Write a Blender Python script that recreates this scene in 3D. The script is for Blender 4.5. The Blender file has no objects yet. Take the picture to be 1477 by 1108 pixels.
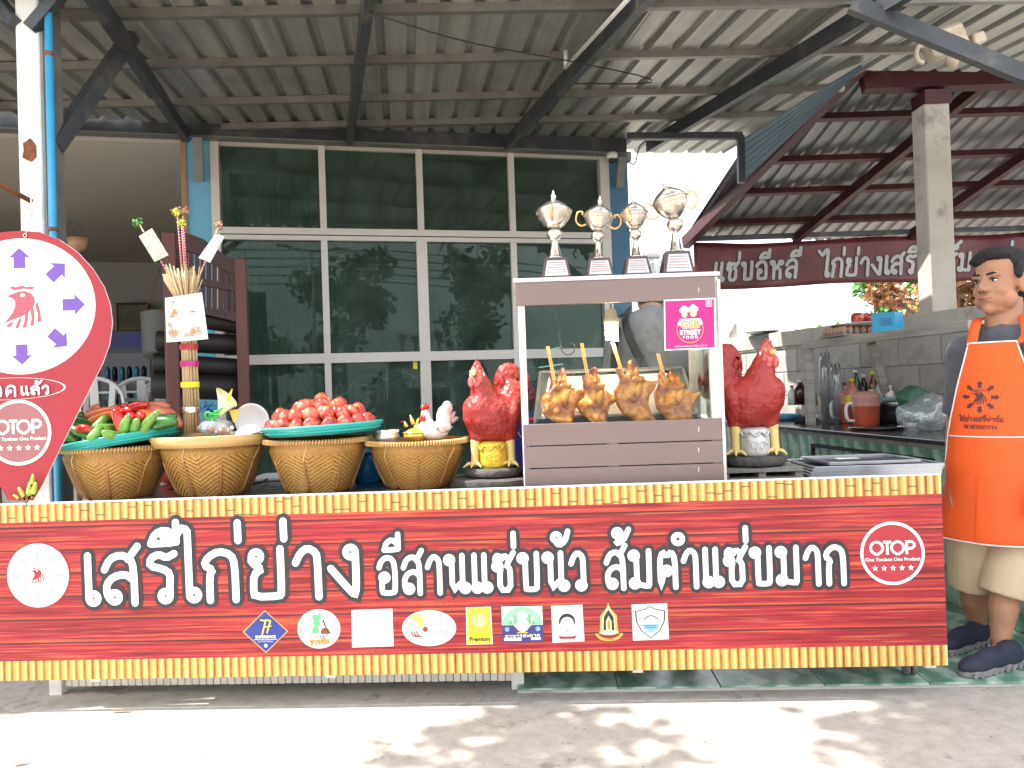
import bpy, bmesh, math, random
from mathutils import Vector, Matrix, noise, geometry
V = Vector
C = bpy.context.scene
COL = C.collection
random.seed(7)
R = math.radians

# ---------------------------------------------------------------- camera
F_PX, CX, CY = 1130.0, 738.5, 554.0
ROLL, PITCH, CAM_H = 0.033, 0.0097, 1.2
fwd = V((0, math.cos(PITCH), math.sin(PITCH)))
up0 = V((0, -math.sin(PITCH), math.cos(PITCH)))
rt0 = V((1, 0, 0))
rc = math.cos(ROLL) * rt0 - math.sin(ROLL) * up0
uc = math.sin(ROLL) * rt0 + math.cos(ROLL) * up0
CAM = V((0, 0, CAM_H))
cd = bpy.data.cameras.new('camera')
cam = bpy.data.objects.new('camera', cd)
COL.objects.link(cam)
cd.sensor_width = 36.0
cd.lens = 36.0 * F_PX / 1477.0
cd.clip_start = 0.05
cd.clip_end = 2000
cam.matrix_world = Matrix(((rc.x, uc.x, -fwd.x, CAM.x), (rc.y, uc.y, -fwd.y, CAM.y), (rc.z, uc.z, -fwd.z, CAM.z), (0, 0, 0, 1)))
C.camera = cam

# ---------------------------------------------------------------- light
SUN_EL, SUN_FROM = 58.0, V((-1.0, 0.0))       # horizontal direction the sun stands in
w = bpy.data.worlds.new('World'); C.world = w; w.use_nodes = True
wt = w.node_tree
sky = wt.nodes.new('ShaderNodeTexSky'); sky.sky_type = 'NISHITA'; sky.sun_disc = False
sky.sun_elevation = R(SUN_EL); sky.sun_rotation = math.atan2(SUN_FROM.x, SUN_FROM.y)
sky.dust_density = 5.0; sky.air_density = 1.0; sky.ozone_density = 1.0
bg = wt.nodes['Background']; bg.inputs[1].default_value = 0.15
hz = wt.nodes.new('ShaderNodeMix'); hz.data_type = 'RGBA'; hz.inputs[0].default_value = .65; hz.inputs[7].default_value = (7.6, 7.7, 7.9, 1)   # thin white cloud veil over the whole sky
wt.links.new(sky.outputs[0], hz.inputs[6]); wt.links.new(hz.outputs[2], bg.inputs[0])
sd = bpy.data.lights.new('sun', 'SUN'); sd.energy = 4.3; sd.angle = R(0.53); sd.color = (1, .95, .87)
sun = bpy.data.objects.new('sun', sd); COL.objects.link(sun)
sdir = V((SUN_FROM.x, SUN_FROM.y, math.tan(R(SUN_EL)))).normalized()
sun.rotation_euler = sdir.to_track_quat('Z', 'Y').to_euler(); sun.location = (-9, 1, 14)
C.view_settings.view_transform = 'Standard'; C.view_settings.look = 'None'
C.view_settings.gamma = 1.0; C.view_settings.use_curve_mapping = False
C.view_settings.exposure = 1.55
C.cycles.max_bounces = 8; C.cycles.transparent_max_bounces = 16
C.cycles.sample_clamp_indirect = 6.0
C.cycles.caustics_reflective = False; C.cycles.caustics_refractive = False

# ---------------------------------------------------------------- projection helpers (used to read sizes and places off the photograph)
def ray(px, py):
    return (fwd + rc * ((px - CX) / F_PX) - uc * ((py - CY) / F_PX)).normalized()
def P(px, py, Y):
    d = ray(px, py); return CAM + d * (Y / d.y)
def PZ(px, py, z):
    d = ray(px, py); return CAM + d * ((z - CAM_H) / d.z)
def PP(px, py, o, n):
    d = ray(px, py); return CAM + d * ((o - CAM).dot(n) / d.dot(n))

# ---------------------------------------------------------------- materials
MATS = {}
class NT:
    def __init__(s, t): s.t = t
    def n(s, ty, **k):
        x = s.t.nodes.new(ty)
        for a, b in k.items(): setattr(x, a, b)
        return x
    def l(s, a, b): s.t.links.new(a, b)
    def val(s, inp, v):
        if hasattr(v, 'is_output') or isinstance(v, bpy.types.NodeSocket): s.l(v, inp)
        else: inp.default_value = v
    def m(s, op, a, b=0.0, c=0.0, clamp=False):
        x = s.n('ShaderNodeMath', operation=op, use_clamp=clamp)
        s.val(x.inputs[0], a); s.val(x.inputs[1], b); s.val(x.inputs[2], c)
        return x.outputs[0]
    def mix(s, f, a, b, bt='MIX'):
        x = s.n('ShaderNodeMix', data_type='RGBA', blend_type=bt)
        s.val(x.inputs[0], f)
        for i, v in ((6, a), (7, b)):
            if isinstance(v, (tuple, list)): x.inputs[i].default_value = (*v[:3], 1)
            else: s.l(v, x.inputs[i])
        return x.outputs[2]
    def ramp(s, f, stops, interp='LINEAR'):
        x = s.n('ShaderNodeValToRGB'); x.color_ramp.interpolation = interp
        e = x.color_ramp.elements
        while len(e) < len(stops): e.new(.5)
        for i, (p, c) in enumerate(stops):
            e[i].position = p; e[i].color = (*c[:3], 1) if isinstance(c, (tuple, list)) else (c, c, c, 1)
        s.l(f, x.inputs[0]); return x.outputs[0]
    def noise(s, vec, scale, detail=4, rough=.55):
        x = s.n('ShaderNodeTexNoise'); x.inputs['Scale'].default_value = scale
        x.inputs['Detail'].default_value = detail; x.inputs['Roughness'].default_value = rough
        s.l(vec, x.inputs['Vector']); return x.outputs[0]
    def vmul(s, vec, sc):
        x = s.n('ShaderNodeMapping'); x.inputs['Scale'].default_value = sc; s.l(vec, x.inputs[0]); return x.outputs[0]
def newmat(name):
    m = bpy.data.materials.new(name); m.use_nodes = True
    t = NT(m.node_tree); b = m.node_tree.nodes['Principled BSDF']
    co = t.n('ShaderNodeTexCoord').outputs['Object']
    MATS[name] = m
    return m, t, b, co
def pm(name, col, rough=.5, metal=0, var=.12, scale=6, col2=None, bump=0, bscale=60, orand=0, coat=0, sp=None, trans=0, stretch=None, dirt=None, dirts=3, alpha=1, sheen=0, sss=0, emit=0):
    if name in MATS: return MATS[name]
    m, t, b, co = newmat(name)
    if stretch: co = t.vmul(co, stretch)
    f = t.noise(co, scale, 5)
    a = tuple(c * (1 - var) for c in col); c2 = col2 or tuple(min(1, c * (1 + var)) for c in col)
    o = t.ramp(f, [(.32, a), (.68, c2)])
    if dirt:
        g = t.noise(co, dirts, 6, .65)
        g = t.ramp(g, [(.52, 0.0), (.72, 1.0)])
        o = t.mix(g, o, dirt)
    if orand:
        oi = t.n('ShaderNodeObjectInfo').outputs['Random']
        v = t.m('MULTIPLY_ADD', oi, 2 * orand, 1 - orand)
        o2 = t.n('ShaderNodeHueSaturation'); t.l(v, o2.inputs['Value']); t.l(o, o2.inputs['Color']); o = o2.outputs[0]
    t.l(o, b.inputs['Base Color'])
    rv = t.m('MULTIPLY_ADD', f, .25, rough - .12, clamp=True); t.l(rv, b.inputs['Roughness'])
    b.inputs['Metallic'].default_value = metal
    if coat: b.inputs['Coat Weight'].default_value = coat; b.inputs['Coat Roughness'].default_value = .1
    if sp is not None: b.inputs['Specular IOR Level'].default_value = sp
    if trans: b.inputs['Transmission Weight'].default_value = trans
    if alpha < 1: b.inputs['Alpha'].default_value = alpha
    if sheen: b.inputs['Sheen Weight'].default_value = sheen
    if sss: b.inputs['Subsurface Weight'].default_value = sss; b.inputs['Subsurface Radius'].default_value = (.02, .008, .004)
    if emit: t.l(o, b.inputs['Emission Color']); b.inputs['Emission Strength'].default_value = emit
    if bump:
        g = t.noise(co, bscale, 4)
        x = t.n('ShaderNodeBump'); x.inputs['Strength'].default_value = min(1, bump); x.inputs['Distance'].default_value = .01
        t.l(g, x.inputs['Height']); t.l(x.outputs[0], b.inputs['Normal'])
    return m
def glassmat(name, tint, refl=.12, haze=0, rough=.0, hcol=(.8, .8, .8), fk=.75):
    m, t, b, co = newmat(name)
    t.t.nodes.remove(b)
    tr = t.n('ShaderNodeBsdfTransparent'); tr.inputs[0].default_value = (*tint, 1)
    gl = t.n('ShaderNodeBsdfGlossy'); gl.inputs[0].default_value = (.82, .93, .88, 1); gl.inputs['Roughness'].default_value = rough
    fr = t.n('ShaderNodeLayerWeight'); fr.inputs[0].default_value = .35
    f = t.m('MULTIPLY_ADD', fr.outputs['Facing'], fk, refl, clamp=True)
    mx = t.n('ShaderNodeMixShader'); t.l(f, mx.inputs[0]); t.l(tr.outputs[0], mx.inputs[1]); t.l(gl.outputs[0], mx.inputs[2])
    out = t.t.nodes['Material Output']
    last = mx.outputs[0]
    if haze:
        df = t.n('ShaderNodeBsdfDiffuse'); df.inputs[0].default_value = (*hcol, 1)
        m2 = t.n('ShaderNodeMixShader'); g = t.ramp(t.noise(co, 5, 5, .7), [(.35, haze * .4), (.8, haze * 1.6)])
        t.l(g, m2.inputs[0]); t.l(last, m2.inputs[1]); t.l(df.outputs[0], m2.inputs[2]); last = m2.outputs[0]
    t.l(last, out.inputs[0]); return m

# ---------------------------------------------------------------- mesh builder
class MB:
    def __init__(s): s.v = []; s.f = []; s.mi = []; s.m = 0; s.sm = []; s.smooth = False
    def add(s, vs, fs):
        o = len(s.v); s.v += [V(x) for x in vs]
        for f in fs: s.f.append([i + o for i in f]); s.mi.append(s.m); s.sm.append(s.smooth)
        return s
    def box(s, c, sz, M=None):
        c = V(c); h = V(sz) / 2
        vs = [V((x * h.x, y * h.y, z * h.z)) for x in (-1, 1) for y in (-1, 1) for z in (-1, 1)]
        vs = [(M @ p if M else p) + c for p in vs]
        return s.add(vs, [(0, 1, 3, 2), (4, 6, 7, 5), (0, 4, 5, 1), (2, 3, 7, 6), (0, 2, 6, 4), (1, 5, 7, 3)])
    def bar(s, a, b, wd, h, up=(0, 0, 1)):
        a = V(a); b = V(b); d = (b - a).normalized(); up = V(up)
        sd = d.cross(up).normalized() * wd / 2; u = sd.cross(d).normalized() * h / 2
        vs = [p + i * sd + j * u for p in (a, b) for i in (-1, 1) for j in (-1, 1)]
        return s.add(vs, [(0, 1, 3, 2), (4, 6, 7, 5), (0, 4, 5, 1), (2, 3, 7, 6), (0, 2, 6, 4), (1, 5, 7, 3)])
    def tube(s, pts, r, n=8, cap=True, flat=1.0):
        pts = [V(p) for p in pts]; rs = r if isinstance(r, (list, tuple)) else [r] * len(pts)
        sm = s.smooth; s.smooth = True
        vs = []; fs = []; pu = None
        for i, p in enumerate(pts):
            d = (pts[min(i + 1, len(pts) - 1)] - pts[max(i - 1, 0)])
            d = d.normalized() if d.length > 1e-9 else V((0, 0, 1))
            if pu is None: pu = d.orthogonal().normalized()
            pu = (pu - d * pu.dot(d)); pu = pu.normalized() if pu.length > 1e-6 else d.orthogonal().normalized()
            q = d.cross(pu)
            for k in range(n):
                a = 2 * math.pi * k / n
                vs.append(p + (pu * math.cos(a) * flat + q * math.sin(a)) * rs[i])
        for i in range(len(pts) - 1):
            for k in range(n):
                fs.append((i * n + k, i * n + (k + 1) % n, (i + 1) * n + (k + 1) % n, (i + 1) * n + k))
        if cap: fs.append(tuple(range(n))[::-1]); fs.append(tuple(range((len(pts) - 1) * n, len(pts) * n)))
        s.add(vs, fs); s.smooth = sm; return s
    def lathe(s, prof, n=24, c=(0, 0, 0), M=None, fn=None, caps=(True, True)):
        c = V(c); vs = []; fs = []; sm = s.smooth; s.smooth = True
        for (r, z) in prof:
            for k in range(n):
                a = 2 * math.pi * k / n
                rr = r * (fn(a, z) if fn else 1)
                p = V((rr * math.cos(a), rr * math.sin(a), z)); vs.append((M @ p if M else p) + c)
        L = len(prof)
        for i in range(L - 1):
            for k in range(n):
                fs.append((i * n + k, i * n + (k + 1) % n, (i + 1) * n + (k + 1) % n, (i + 1) * n + k))
        if caps[0] and prof[0][0] > 1e-5: fs.append(tuple(range(n))[::-1])
        if caps[1] and prof[-1][0] > 1e-5: fs.append(tuple(range((L - 1) * n, L * n)))
        s.add(vs, fs); s.smooth = sm; return s
    def ell(s, c, r, n=16, M=None):
        r = V(r) if not isinstance(r, (int, float)) else V((r, r, r)); m = max(5, n // 2)
        vs = []; fs = []; sm = s.smooth; s.smooth = True; c = V(c)
        for i in range(1, m):
            t = math.pi * i / m
            for k in range(n):
                a = 2 * math.pi * k / n
                p = V((r.x * math.sin(t) * math.cos(a), r.y * math.sin(t) * math.sin(a), r.z * math.cos(t)))
                vs.append((M @ p if M else p) + c)
        for i in range(m - 2):
            for k in range(n): fs.append((i * n + k, (i + 1) * n + k, (i + 1) * n + (k + 1) % n, i * n + (k + 1) % n))
        p = V((0, 0, r.z)); vs.append((M @ p if M else p) + c); vs.append((M @ -p if M else -p) + c)
        t0 = len(vs) - 2
        for k in range(n):
            fs.append((t0, k, (k + 1) % n)); fs.append((t0 + 1, (m - 2) * n + (k + 1) % n, (m - 2) * n + k))
        s.add(vs, fs); s.smooth = sm; return s
    def poly(s, pts): return s.add(pts, [tuple(range(len(pts)))])
    def prism(s, pts, off):
        n = len(pts); off = V(off); pts = [V(p) for p in pts]
        vs = pts + [p + off for p in pts]
        return s.add(vs, [tuple(range(n))[::-1], tuple(range(n, 2 * n))] + [(i, (i + 1) % n, n + (i + 1) % n, n + i) for i in range(n)])
    def mesh(s, name, mats, inv=None, bevel=0):
        me = bpy.data.meshes.new(name)
        vs = [inv @ p for p in s.v] if inv else s.v
        me.from_pydata([tuple(p) for p in vs], [], s.f)
        for m in (mats if isinstance(mats, (list, tuple)) else [mats]): me.materials.append(m)
        me.polygons.foreach_set('material_index', s.mi); me.polygons.foreach_set('use_smooth', s.sm)
        me.update()
        bm = bmesh.new(); bm.from_mesh(me)
        bmesh.ops.recalc_face_normals(bm, faces=bm.faces) if not getattr(s, 'norecalc', False) else None
        if bevel:
            es = [e for e in bm.edges if len(e.link_faces) == 2 and e.calc_face_angle(0) > .6]
            bmesh.ops.bevel(bm, geom=es, offset=bevel, segments=1, affect='EDGES', clamp_overlap=True)
        bm.to_mesh(me); bm.free()
        return me
    def build(s, name, mats, parent=None, world=True, bevel=0, label=None, kind=None):
        inv = None
        if parent is not None and world:
            root = parent
            while root.parent: root = root.parent
            inv = root.matrix_basis.inverted()
        o = bpy.data.objects.new(name, s.mesh(name, mats, inv, bevel)); COL.objects.link(o)
        if parent is not None: o.parent = parent
        if label: o['label'] = label
        if kind: o['kind'] = kind
        return o
def tag(o, label=None, cat=None, group=None, kind=None):
    if label: o['label'] = label
    if cat: o['category'] = cat
    if group: o['group'] = group
    if kind: o['kind'] = kind
    return o
def thing(name, loc, label, cat, rz=0, group=None):
    o = bpy.data.objects.new(name, None); COL.objects.link(o); o.empty_display_size = .1
    o.matrix_basis = Matrix.Translation(V(loc)) @ Matrix.Rotation(rz, 4, 'Z')
    return tag(o, label, cat, group)
def solo(mb, name, mat, loc, label, cat, group=None, world=True, bevel=0, smoothall=False):
    """a thing that is one mesh, its origin at loc; world=True: verts given in world coordinates"""
    M = Matrix.Translation(V(loc))
    o = bpy.data.objects.new(name, mb.mesh(name, mat, M.inverted() if world else None, bevel)); COL.objects.link(o)
    o.matrix_basis = M
    return tag(o, label, cat, group)
def copy_tree(o, parent=None):
    c = o.copy(); COL.objects.link(c)
    if parent is not None: c.parent = parent
    for ch in list(o.children): copy_tree(ch, c)
    return c
def place(o, loc, rz=0, sc=1, label=None, rot=None):
    M = rot.to_4x4() if rot is not None else Matrix.Rotation(rz, 4, 'Z')
    o.matrix_basis = Matrix.Translation(V(loc)) @ M @ Matrix.Diagonal((sc, sc, sc, 1) if isinstance(sc, (int, float)) else (*sc, 1))
    if label: o['label'] = label
    return o
def clone_mesh(o, loc, rot=None, sc=1, name=None, mat=None):
    c = o.copy(); COL.objects.link(c)
    if name: c.name = name
    return place(c, loc, 0, sc, rot=rot)
def remesh(mb, name, mats, parent=None, voxel=.006, smooth=4, disp=None, matfn=None, world=True, loc=None):
    """fuse the closed shapes in mb into one continuous skin"""
    M = None
    if loc is not None: M = Matrix.Translation(V(loc))
    o = bpy.data.objects.new('tmp', mb.mesh('tmp', mats[:1] if isinstance(mats, list) else [mats])); COL.objects.link(o)
    md = o.modifiers.new('r', 'REMESH'); md.mode = 'VOXEL'; md.voxel_size = voxel; md.use_smooth_shade = True
    if smooth: sm = o.modifiers.new('s', 'SMOOTH'); sm.factor = .5; sm.iterations = smooth
    dg = bpy.context.evaluated_depsgraph_get()
    me = bpy.data.meshes.new_from_object(o.evaluated_get(dg), depsgraph=dg)
    me.name = name
    tmp = o.data; bpy.data.objects.remove(o); bpy.data.meshes.remove(tmp)
    if disp:
        ns = [v.normal.copy() for v in me.vertices]
        for v, nn in zip(me.vertices, ns): v.co += nn * disp(v.co)
    me.materials.clear()
    for m in (mats if isinstance(mats, list) else [mats]): me.materials.append(m)
    for p in me.polygons:
        p.use_smooth = True
        if matfn: p.material_index = matfn(p.center, p.normal)
        else: p.material_index = 0
    inv = None
    if parent is not None and world:
        root = parent
        while root.parent: root = root.parent
        inv = root.matrix_basis.inverted()
    if M is not None: inv = M.inverted()
    if inv is not None: me.transform(inv)
    me.update()
    ob = bpy.data.objects.new(name, me); COL.objects.link(ob)
    if parent is not None: ob.parent = parent
    if M is not None: ob.matrix_basis = M
    return ob
def pillow(poly, th, step, back=.5, nz=0, nsc=30, edge=None, seed=0):
    """closed cushion-like body with the given 2-D outline (x,z) ; front towards -y"""
    pts = [V((p[0], p[1])) for p in poly]
    dense = []
    for i, p in enumerate(pts):
        q = pts[(i + 1) % len(pts)]; k = max(1, int((q - p).length / step))
        dense += [p.lerp(q, j / k) for j in range(k)]
    n = len(dense)
    xs = [p.x for p in dense]; ys = [p.y for p in dense]
    inner = []
    def inside(p):
        c = False
        for i in range(n):
            a = dense[i]; b = dense[i - 1]
            if (a.y > p.y) != (b.y > p.y) and p.x < (b.x - a.x) * (p.y - a.y) / (b.y - a.y) + a.x: c = not c
        return c
    def dist(p):
        m = 1e9
        for i in range(n):
            a = dense[i - 1]; b = dense[i]; ab = b - a
            t = max(0, min(1, (p - a).dot(ab) / max(ab.length_squared, 1e-12)))
            m = min(m, (p - a - ab * t).length)
        return m
    x = min(xs)
    while x < max(xs):
        y = min(ys)
        while y < max(ys):
            p = V((x + random.uniform(-.2, .2) * step, y + random.uniform(-.2, .2) * step))
            if inside(p) and dist(p) > step * .55: inner.append(p)
            y += step
        x += step
    allp = dense + inner
    res = geometry.delaunay_2d_cdt(allp, [], [list(range(n))], 1, 1e-6)
    vs2, fs = res[0], res[2]
    ed = edge or th * 1.2
    front = []; bk = []; sidx = {}
    mb = MB(); mb.smooth = True
    V3 = []; idxF = []; idxB = []
    for p in vs2:
        d = dist(p); t = min(1, d / ed); h = math.sqrt(max(0, 1 - (1 - t) ** 2)) * th
        q = 0
        if nz and d > 1e-5: q = nz * noise.noise(V((p.x * nsc, p.y * nsc, seed))) * min(1, d / ed * 2)
        if d < 1e-5:
            idxF.append(len(V3)); idxB.append(len(V3)); V3.append(V((p.x, 0, p.y)))
        else:
            idxF.append(len(V3)); V3.append(V((p.x, -h - q, p.y)))
            idxB.append(len(V3)); V3.append(V((p.x, h * back, p.y)))
    F = [tuple(idxF[i] for i in f) for f in fs] + [tuple(idxB[i] for i in f)[::-1] for f in fs]
    mb.add(V3, F)
    return mb
def frame_fn(mb, M):
    mb.v = [M @ p for p in mb.v]; return mb
def chaikin(pts, it=2, closed=False):
    for _ in range(it):
        o = [] if closed else [pts[0]]
        n = len(pts)
        for i in range(n if closed else n - 1):
            a = V(pts[i]); b = V(pts[(i + 1) % n]); o += [a.lerp(b, .25), a.lerp(b, .75)]
        if not closed: o.append(pts[-1])
        pts = [V(p) for p in o]
    return pts

# ---------------------------------------------------------------- flat print on a plane
class Plane:
    def __init__(s, O, U, Vv):
        s.O = V(O); s.U = V(U).normalized(); s.V = V(Vv); s.V = (s.V - s.U * s.V.dot(s.U)).normalized(); s.N = s.U.cross(s.V)  # N towards the viewer
    def px(s, x, y):
        p = PP(x, y, s.O, s.N) - s.O; return V((p.dot(s.U), p.dot(s.V)))
    def w(s, a, b, h=0): return s.O + s.U * a + s.V * b + s.N * h
class Print:
    def __init__(s, pl): s.pl = pl; s.mb = MB(); s.mb.norecalc = True; s.mats = []; s.k = 0
    def mat(s, m):
        if m not in s.mats: s.mats.append(m)
        s.mb.m = s.mats.index(m)
    def poly(s, pts, m, h):
        s.mat(m); pts = [V(p) for p in pts]
        area = sum(pts[i - 1].x * pts[i].y - pts[i].x * pts[i - 1].y for i in range(len(pts)))
        if area < 0: pts = pts[::-1]
        s.mb.poly([s.pl.w(p.x, p.y, h * .001) for p in pts]); return s
    def pxpoly(s, pts, m, h): return s.poly([s.pl.px(*p) for p in pts], m, h)
    def disc(s, c, r, m, h, n=40, ry=None):
        ry = ry or r
        return s.poly([V((c[0] + r * math.cos(2 * math.pi * i / n), c[1] + ry * math.sin(2 * math.pi * i / n))) for i in range(n)], m, h)
    def ring(s, c, r0, r1, m, h, n=40, a0=0, a1=360, ry=1):
        s.mat(m); full = abs(a1 - a0) >= 360; vs = []; fs = []
        for i in range(n + 1):
            a = R(a0 + (a1 - a0) * i / n)
            for r in (r0, r1): vs.append(s.pl.w(c[0] + r * math.cos(a), c[1] + r * math.sin(a) * ry, h * .001))
        for i in range(n): fs.append((2 * i, 2 * i + 1, 2 * i + 3, 2 * i + 2))
        s.mb.add(vs, fs); return s
    def stroke(s, pts, wd, m, h, cap=True, rnd=1):
        pts = [V(p) for p in pts]
        if rnd and len(pts) > 2: pts = chaikin(pts, rnd)
        q = [pts[0]]
        for p in pts[1:]:
            if (p - q[-1]).length > wd * .05: q.append(p)
        pts = q
        if len(pts) < 2: return s
        s.mat(m); vs = []; fs = []; n = len(pts); hw = wd / 2
        for i, p in enumerate(pts):
            a = (p - pts[i - 1]).normalized() if i else (pts[1] - p).normalized()
            b = (pts[i + 1] - p).normalized() if i < n - 1 else a
            t = (a + b); t = t.normalized() if t.length > .2 else b
            nn = V((-t.y, t.x)); k = 1 / max(.55, nn.dot(V((-a.y, a.x))))
            hh = (h + .12 * i / n) * .001
            vs.append(s.pl.w(*(p + nn * hw * k), hh)); vs.append(s.pl.w(*(p - nn * hw * k), hh))
        for i in range(n - 1): fs.append((2 * i, 2 * i + 1, 2 * i + 3, 2 * i + 2))
        s.mb.add(vs, fs)
        if cap:
            for (p, d, hh) in ((pts[0], pts[0] - pts[1], h), (pts[-1], pts[-1] - pts[-2], h + .12)):
                d = d.normalized(); a0 = math.atan2(d.y, d.x)
                cs = [p + V((math.cos(a0 + t), math.sin(a0 + t))) * hw for t in [R(x) for x in range(-90, 91, 30)]]
                s.mb.poly([s.pl.w(c.x, c.y, hh * .001) for c in cs])
        return s
    def build(s, name, parent, label=None): return s.mb.build(name, s.mats, parent, label=label)

# Thai letters as pen strokes, height 1; 'o' = loop (cx, cy)
TH = {
 'เ': (.3, [[(.1, 1), (.1, .14)]], [(.18, .12)]),
 'แ': (.62, [[(.1, 1), (.1, .14)], [(.42, 1), (.42, .14)]], [(.18, .12), (.5, .12)]),
 'ไ': (.3, [[(-.4, 1.42), (-.3, 1.3), (-.18, 1.18), (-.02, 1.5), (.1, 1.46), (.1, 1.3), (.1, .14)]], [(.18, .12)]),
 'ก': (.7, [[(.12, 0), (.12, .5), (.18, .62), (.03, .72), (.1, .88), (.3, 1.0), (.52, .92), (.58, .72), (.58, 0)]], []),
 'ถ': (.7, [[(.12, 0), (.12, .5), (.18, .62), (.03, .72), (.1, .88), (.3, 1.0), (.52, .92), (.58, .72), (.58, 0)]], [(.2, .1)]),
 'ล': (.7, [[(.05, .7), (.15, .92), (.34, 1.0), (.52, .92), (.58, .72), (.58, 0)], [(.56, .48), (.42, .6), (.2, .55), (.08, .4), (.08, .2), (.13, .1)]], [(.22, .13)]),
 'ส': (.7, [[(.05, .7), (.15, .92), (.34, 1.0), (.52, .92), (.58, .72), (.58, 0)], [(.56, .48), (.42, .6), (.2, .55), (.08, .4), (.08, .2), (.13, .1)], [(.48, .9), (.66, 1.16)]], [(.22, .13)]),
 'ร': (.56, [[(.5, .98), (.36, .9), (.22, .98), (.07, .9), (.06, .74), (.28, .68), (.42, .58), (.4, .3), (.4, .14)]], [(.32, .12)]),
 'ย': (.7, [[(.07, .88), (.06, .74), (.24, .6), (.1, .5), (.08, .2), (.1, .04), (.54, .04), (.58, .1), (.58, 1)]], [(.15, .86)]),
 'า': (.54, [[(.03, .7), (.12, .9), (.25, 1.0), (.4, .9), (.42, .72), (.42, 0)]], []),
 'ง': (.58, [[(.46, .87), (.46, .3), (.44, .03), (.38, .05), (.02, .56)]], [(.38, .88)]),
 'อ': (.68, [[(.13, .45), (.12, .1), (.16, .03), (.5, .03), (.56, .1), (.56, .74), (.48, .95), (.28, 1.0), (.1, .88), (.04, .72)]], [(.21, .45)]),
 'น': (.72, [[(.2, .88), (.2, .03), (.54, .3)], [(.54, 1), (.54, .14)]], [(.12, .88), (.62, .12)]),
 'ซ': (.72, [[(.2, .72), (.24, .6), (.2, .5), (.2, .04), (.54, .04), (.54, .5), (.52, .62), (.42, .7), (.66, 1.04)], [(.08, .76), (.05, .9), (.15, .99), (.26, .86), (.36, .97), (.5, .88)]], [(.13, .68)]),
 'ช': (.7, [[(.2, .72), (.24, .6), (.2, .5), (.2, .04), (.54, .04), (.54, .5), (.52, .62), (.42, .7), (.6, 1.0)], [(.08, .76), (.06, .92), (.2, 1.0), (.3, .88)]], [(.13, .68)]),
 'บ': (.7, [[(.2, .88), (.2, .06), (.26, .04), (.52, .04), (.57, .1), (.57, 1)]], [(.12, .88)]),
 'ป': (.7, [[(.2, .88), (.2, .06), (.26, .04), (.52, .04), (.57, .1), (.57, 1.35)]], [(.12, .88)]),
 'ว': (.54, [[(.03, .7), (.12, .9), (.25, 1.0), (.4, .9), (.42, .72), (.42, .14)]], [(.34, .12)]),
 'ม': (.74, [[(.2, .88), (.2, .14)], [(.22, .1), (.56, .04), (.6, .1), (.6, 1)]], [(.12, .88), (.13, .13)]),
 'ต': (.7, [[(.22, .42), (.14, .2), (.1, 0), (.08, .72), (.18, .97), (.32, .84), (.46, .97), (.57, .78), (.57, 0)]], [(.3, .45)]),
 'ด': (.7, [[(.22, .42), (.14, .2), (.1, 0), (.08, .7), (.2, .95), (.38, 1.0), (.54, .88), (.57, .7), (.57, 0)]], [(.3, .45)]),
 'ห': (.72, [[(.2, .88), (.2, 0)], [(.2, .42), (.34, .62), (.5, .82)], [(.34, .62), (.52, .52), (.56, .35), (.56, 0)]], [(.12, .88), (.57, .87)]),
 'ฟ': (.8, [[(.2, .88), (.2, .06), (.42, .6), (.64, .06), (.66, 1.36)]], [(.12, .88)]),
 'ท': (.72, [[(.2, .88), (.2, 0)], [(.2, .55), (.34, .92), (.5, .97), (.58, .8), (.58, 0)]], [(.12, .88)]),
 'ข': (.66, [[(.2, .82), (.24, .6), (.2, .5), (.2, .04), (.52, .04), (.54, .1), (.54, 1)]], [(.13, .8)]),
 'ะ': (.4, [[(.08, .62), (.2, .56), (.34, .72)], [(.08, .2), (.2, .14), (.34, .3)]], [(.12, .66), (.12, .24)]),
 'ี': (0, [[(-.56, 1.2), (-.48, 1.4), (-.3, 1.48), (-.12, 1.36), (-.1, 1.22), (-.3, 1.2), (-.56, 1.2)], [(-.1, 1.22), (-.1, 1.62)]], []),
 'ิ': (0, [[(-.56, 1.2), (-.48, 1.4), (-.3, 1.48), (-.12, 1.36), (-.1, 1.22), (-.3, 1.2), (-.56, 1.2)]], []),
 'ั': (0, [[(-.46, 1.32), (-.34, 1.2), (-.14, 1.3), (-.04, 1.58)]], [(-.42, 1.42)]),
 '่': (0, [[(-.16, 1.2), (-.16, 1.56)]], []),
 '้': (0, [[(-.3, 1.5), (-.28, 1.36), (-.44, 1.22), (-.2, 1.28), (-.02, 1.6)]], [(-.38, 1.5)]),
 '์': (0, [[(-.16, 1.38), (-.18, 1.5), (.0, 1.64)]], [(-.24, 1.34)]),
 ' ': (.35, [], []),
}
TH['ำ'] = (.54, TH['า'][1], [(-.12, 1.3)])
def th_width(txt): return sum(TH[c][0] for c in txt)
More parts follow.
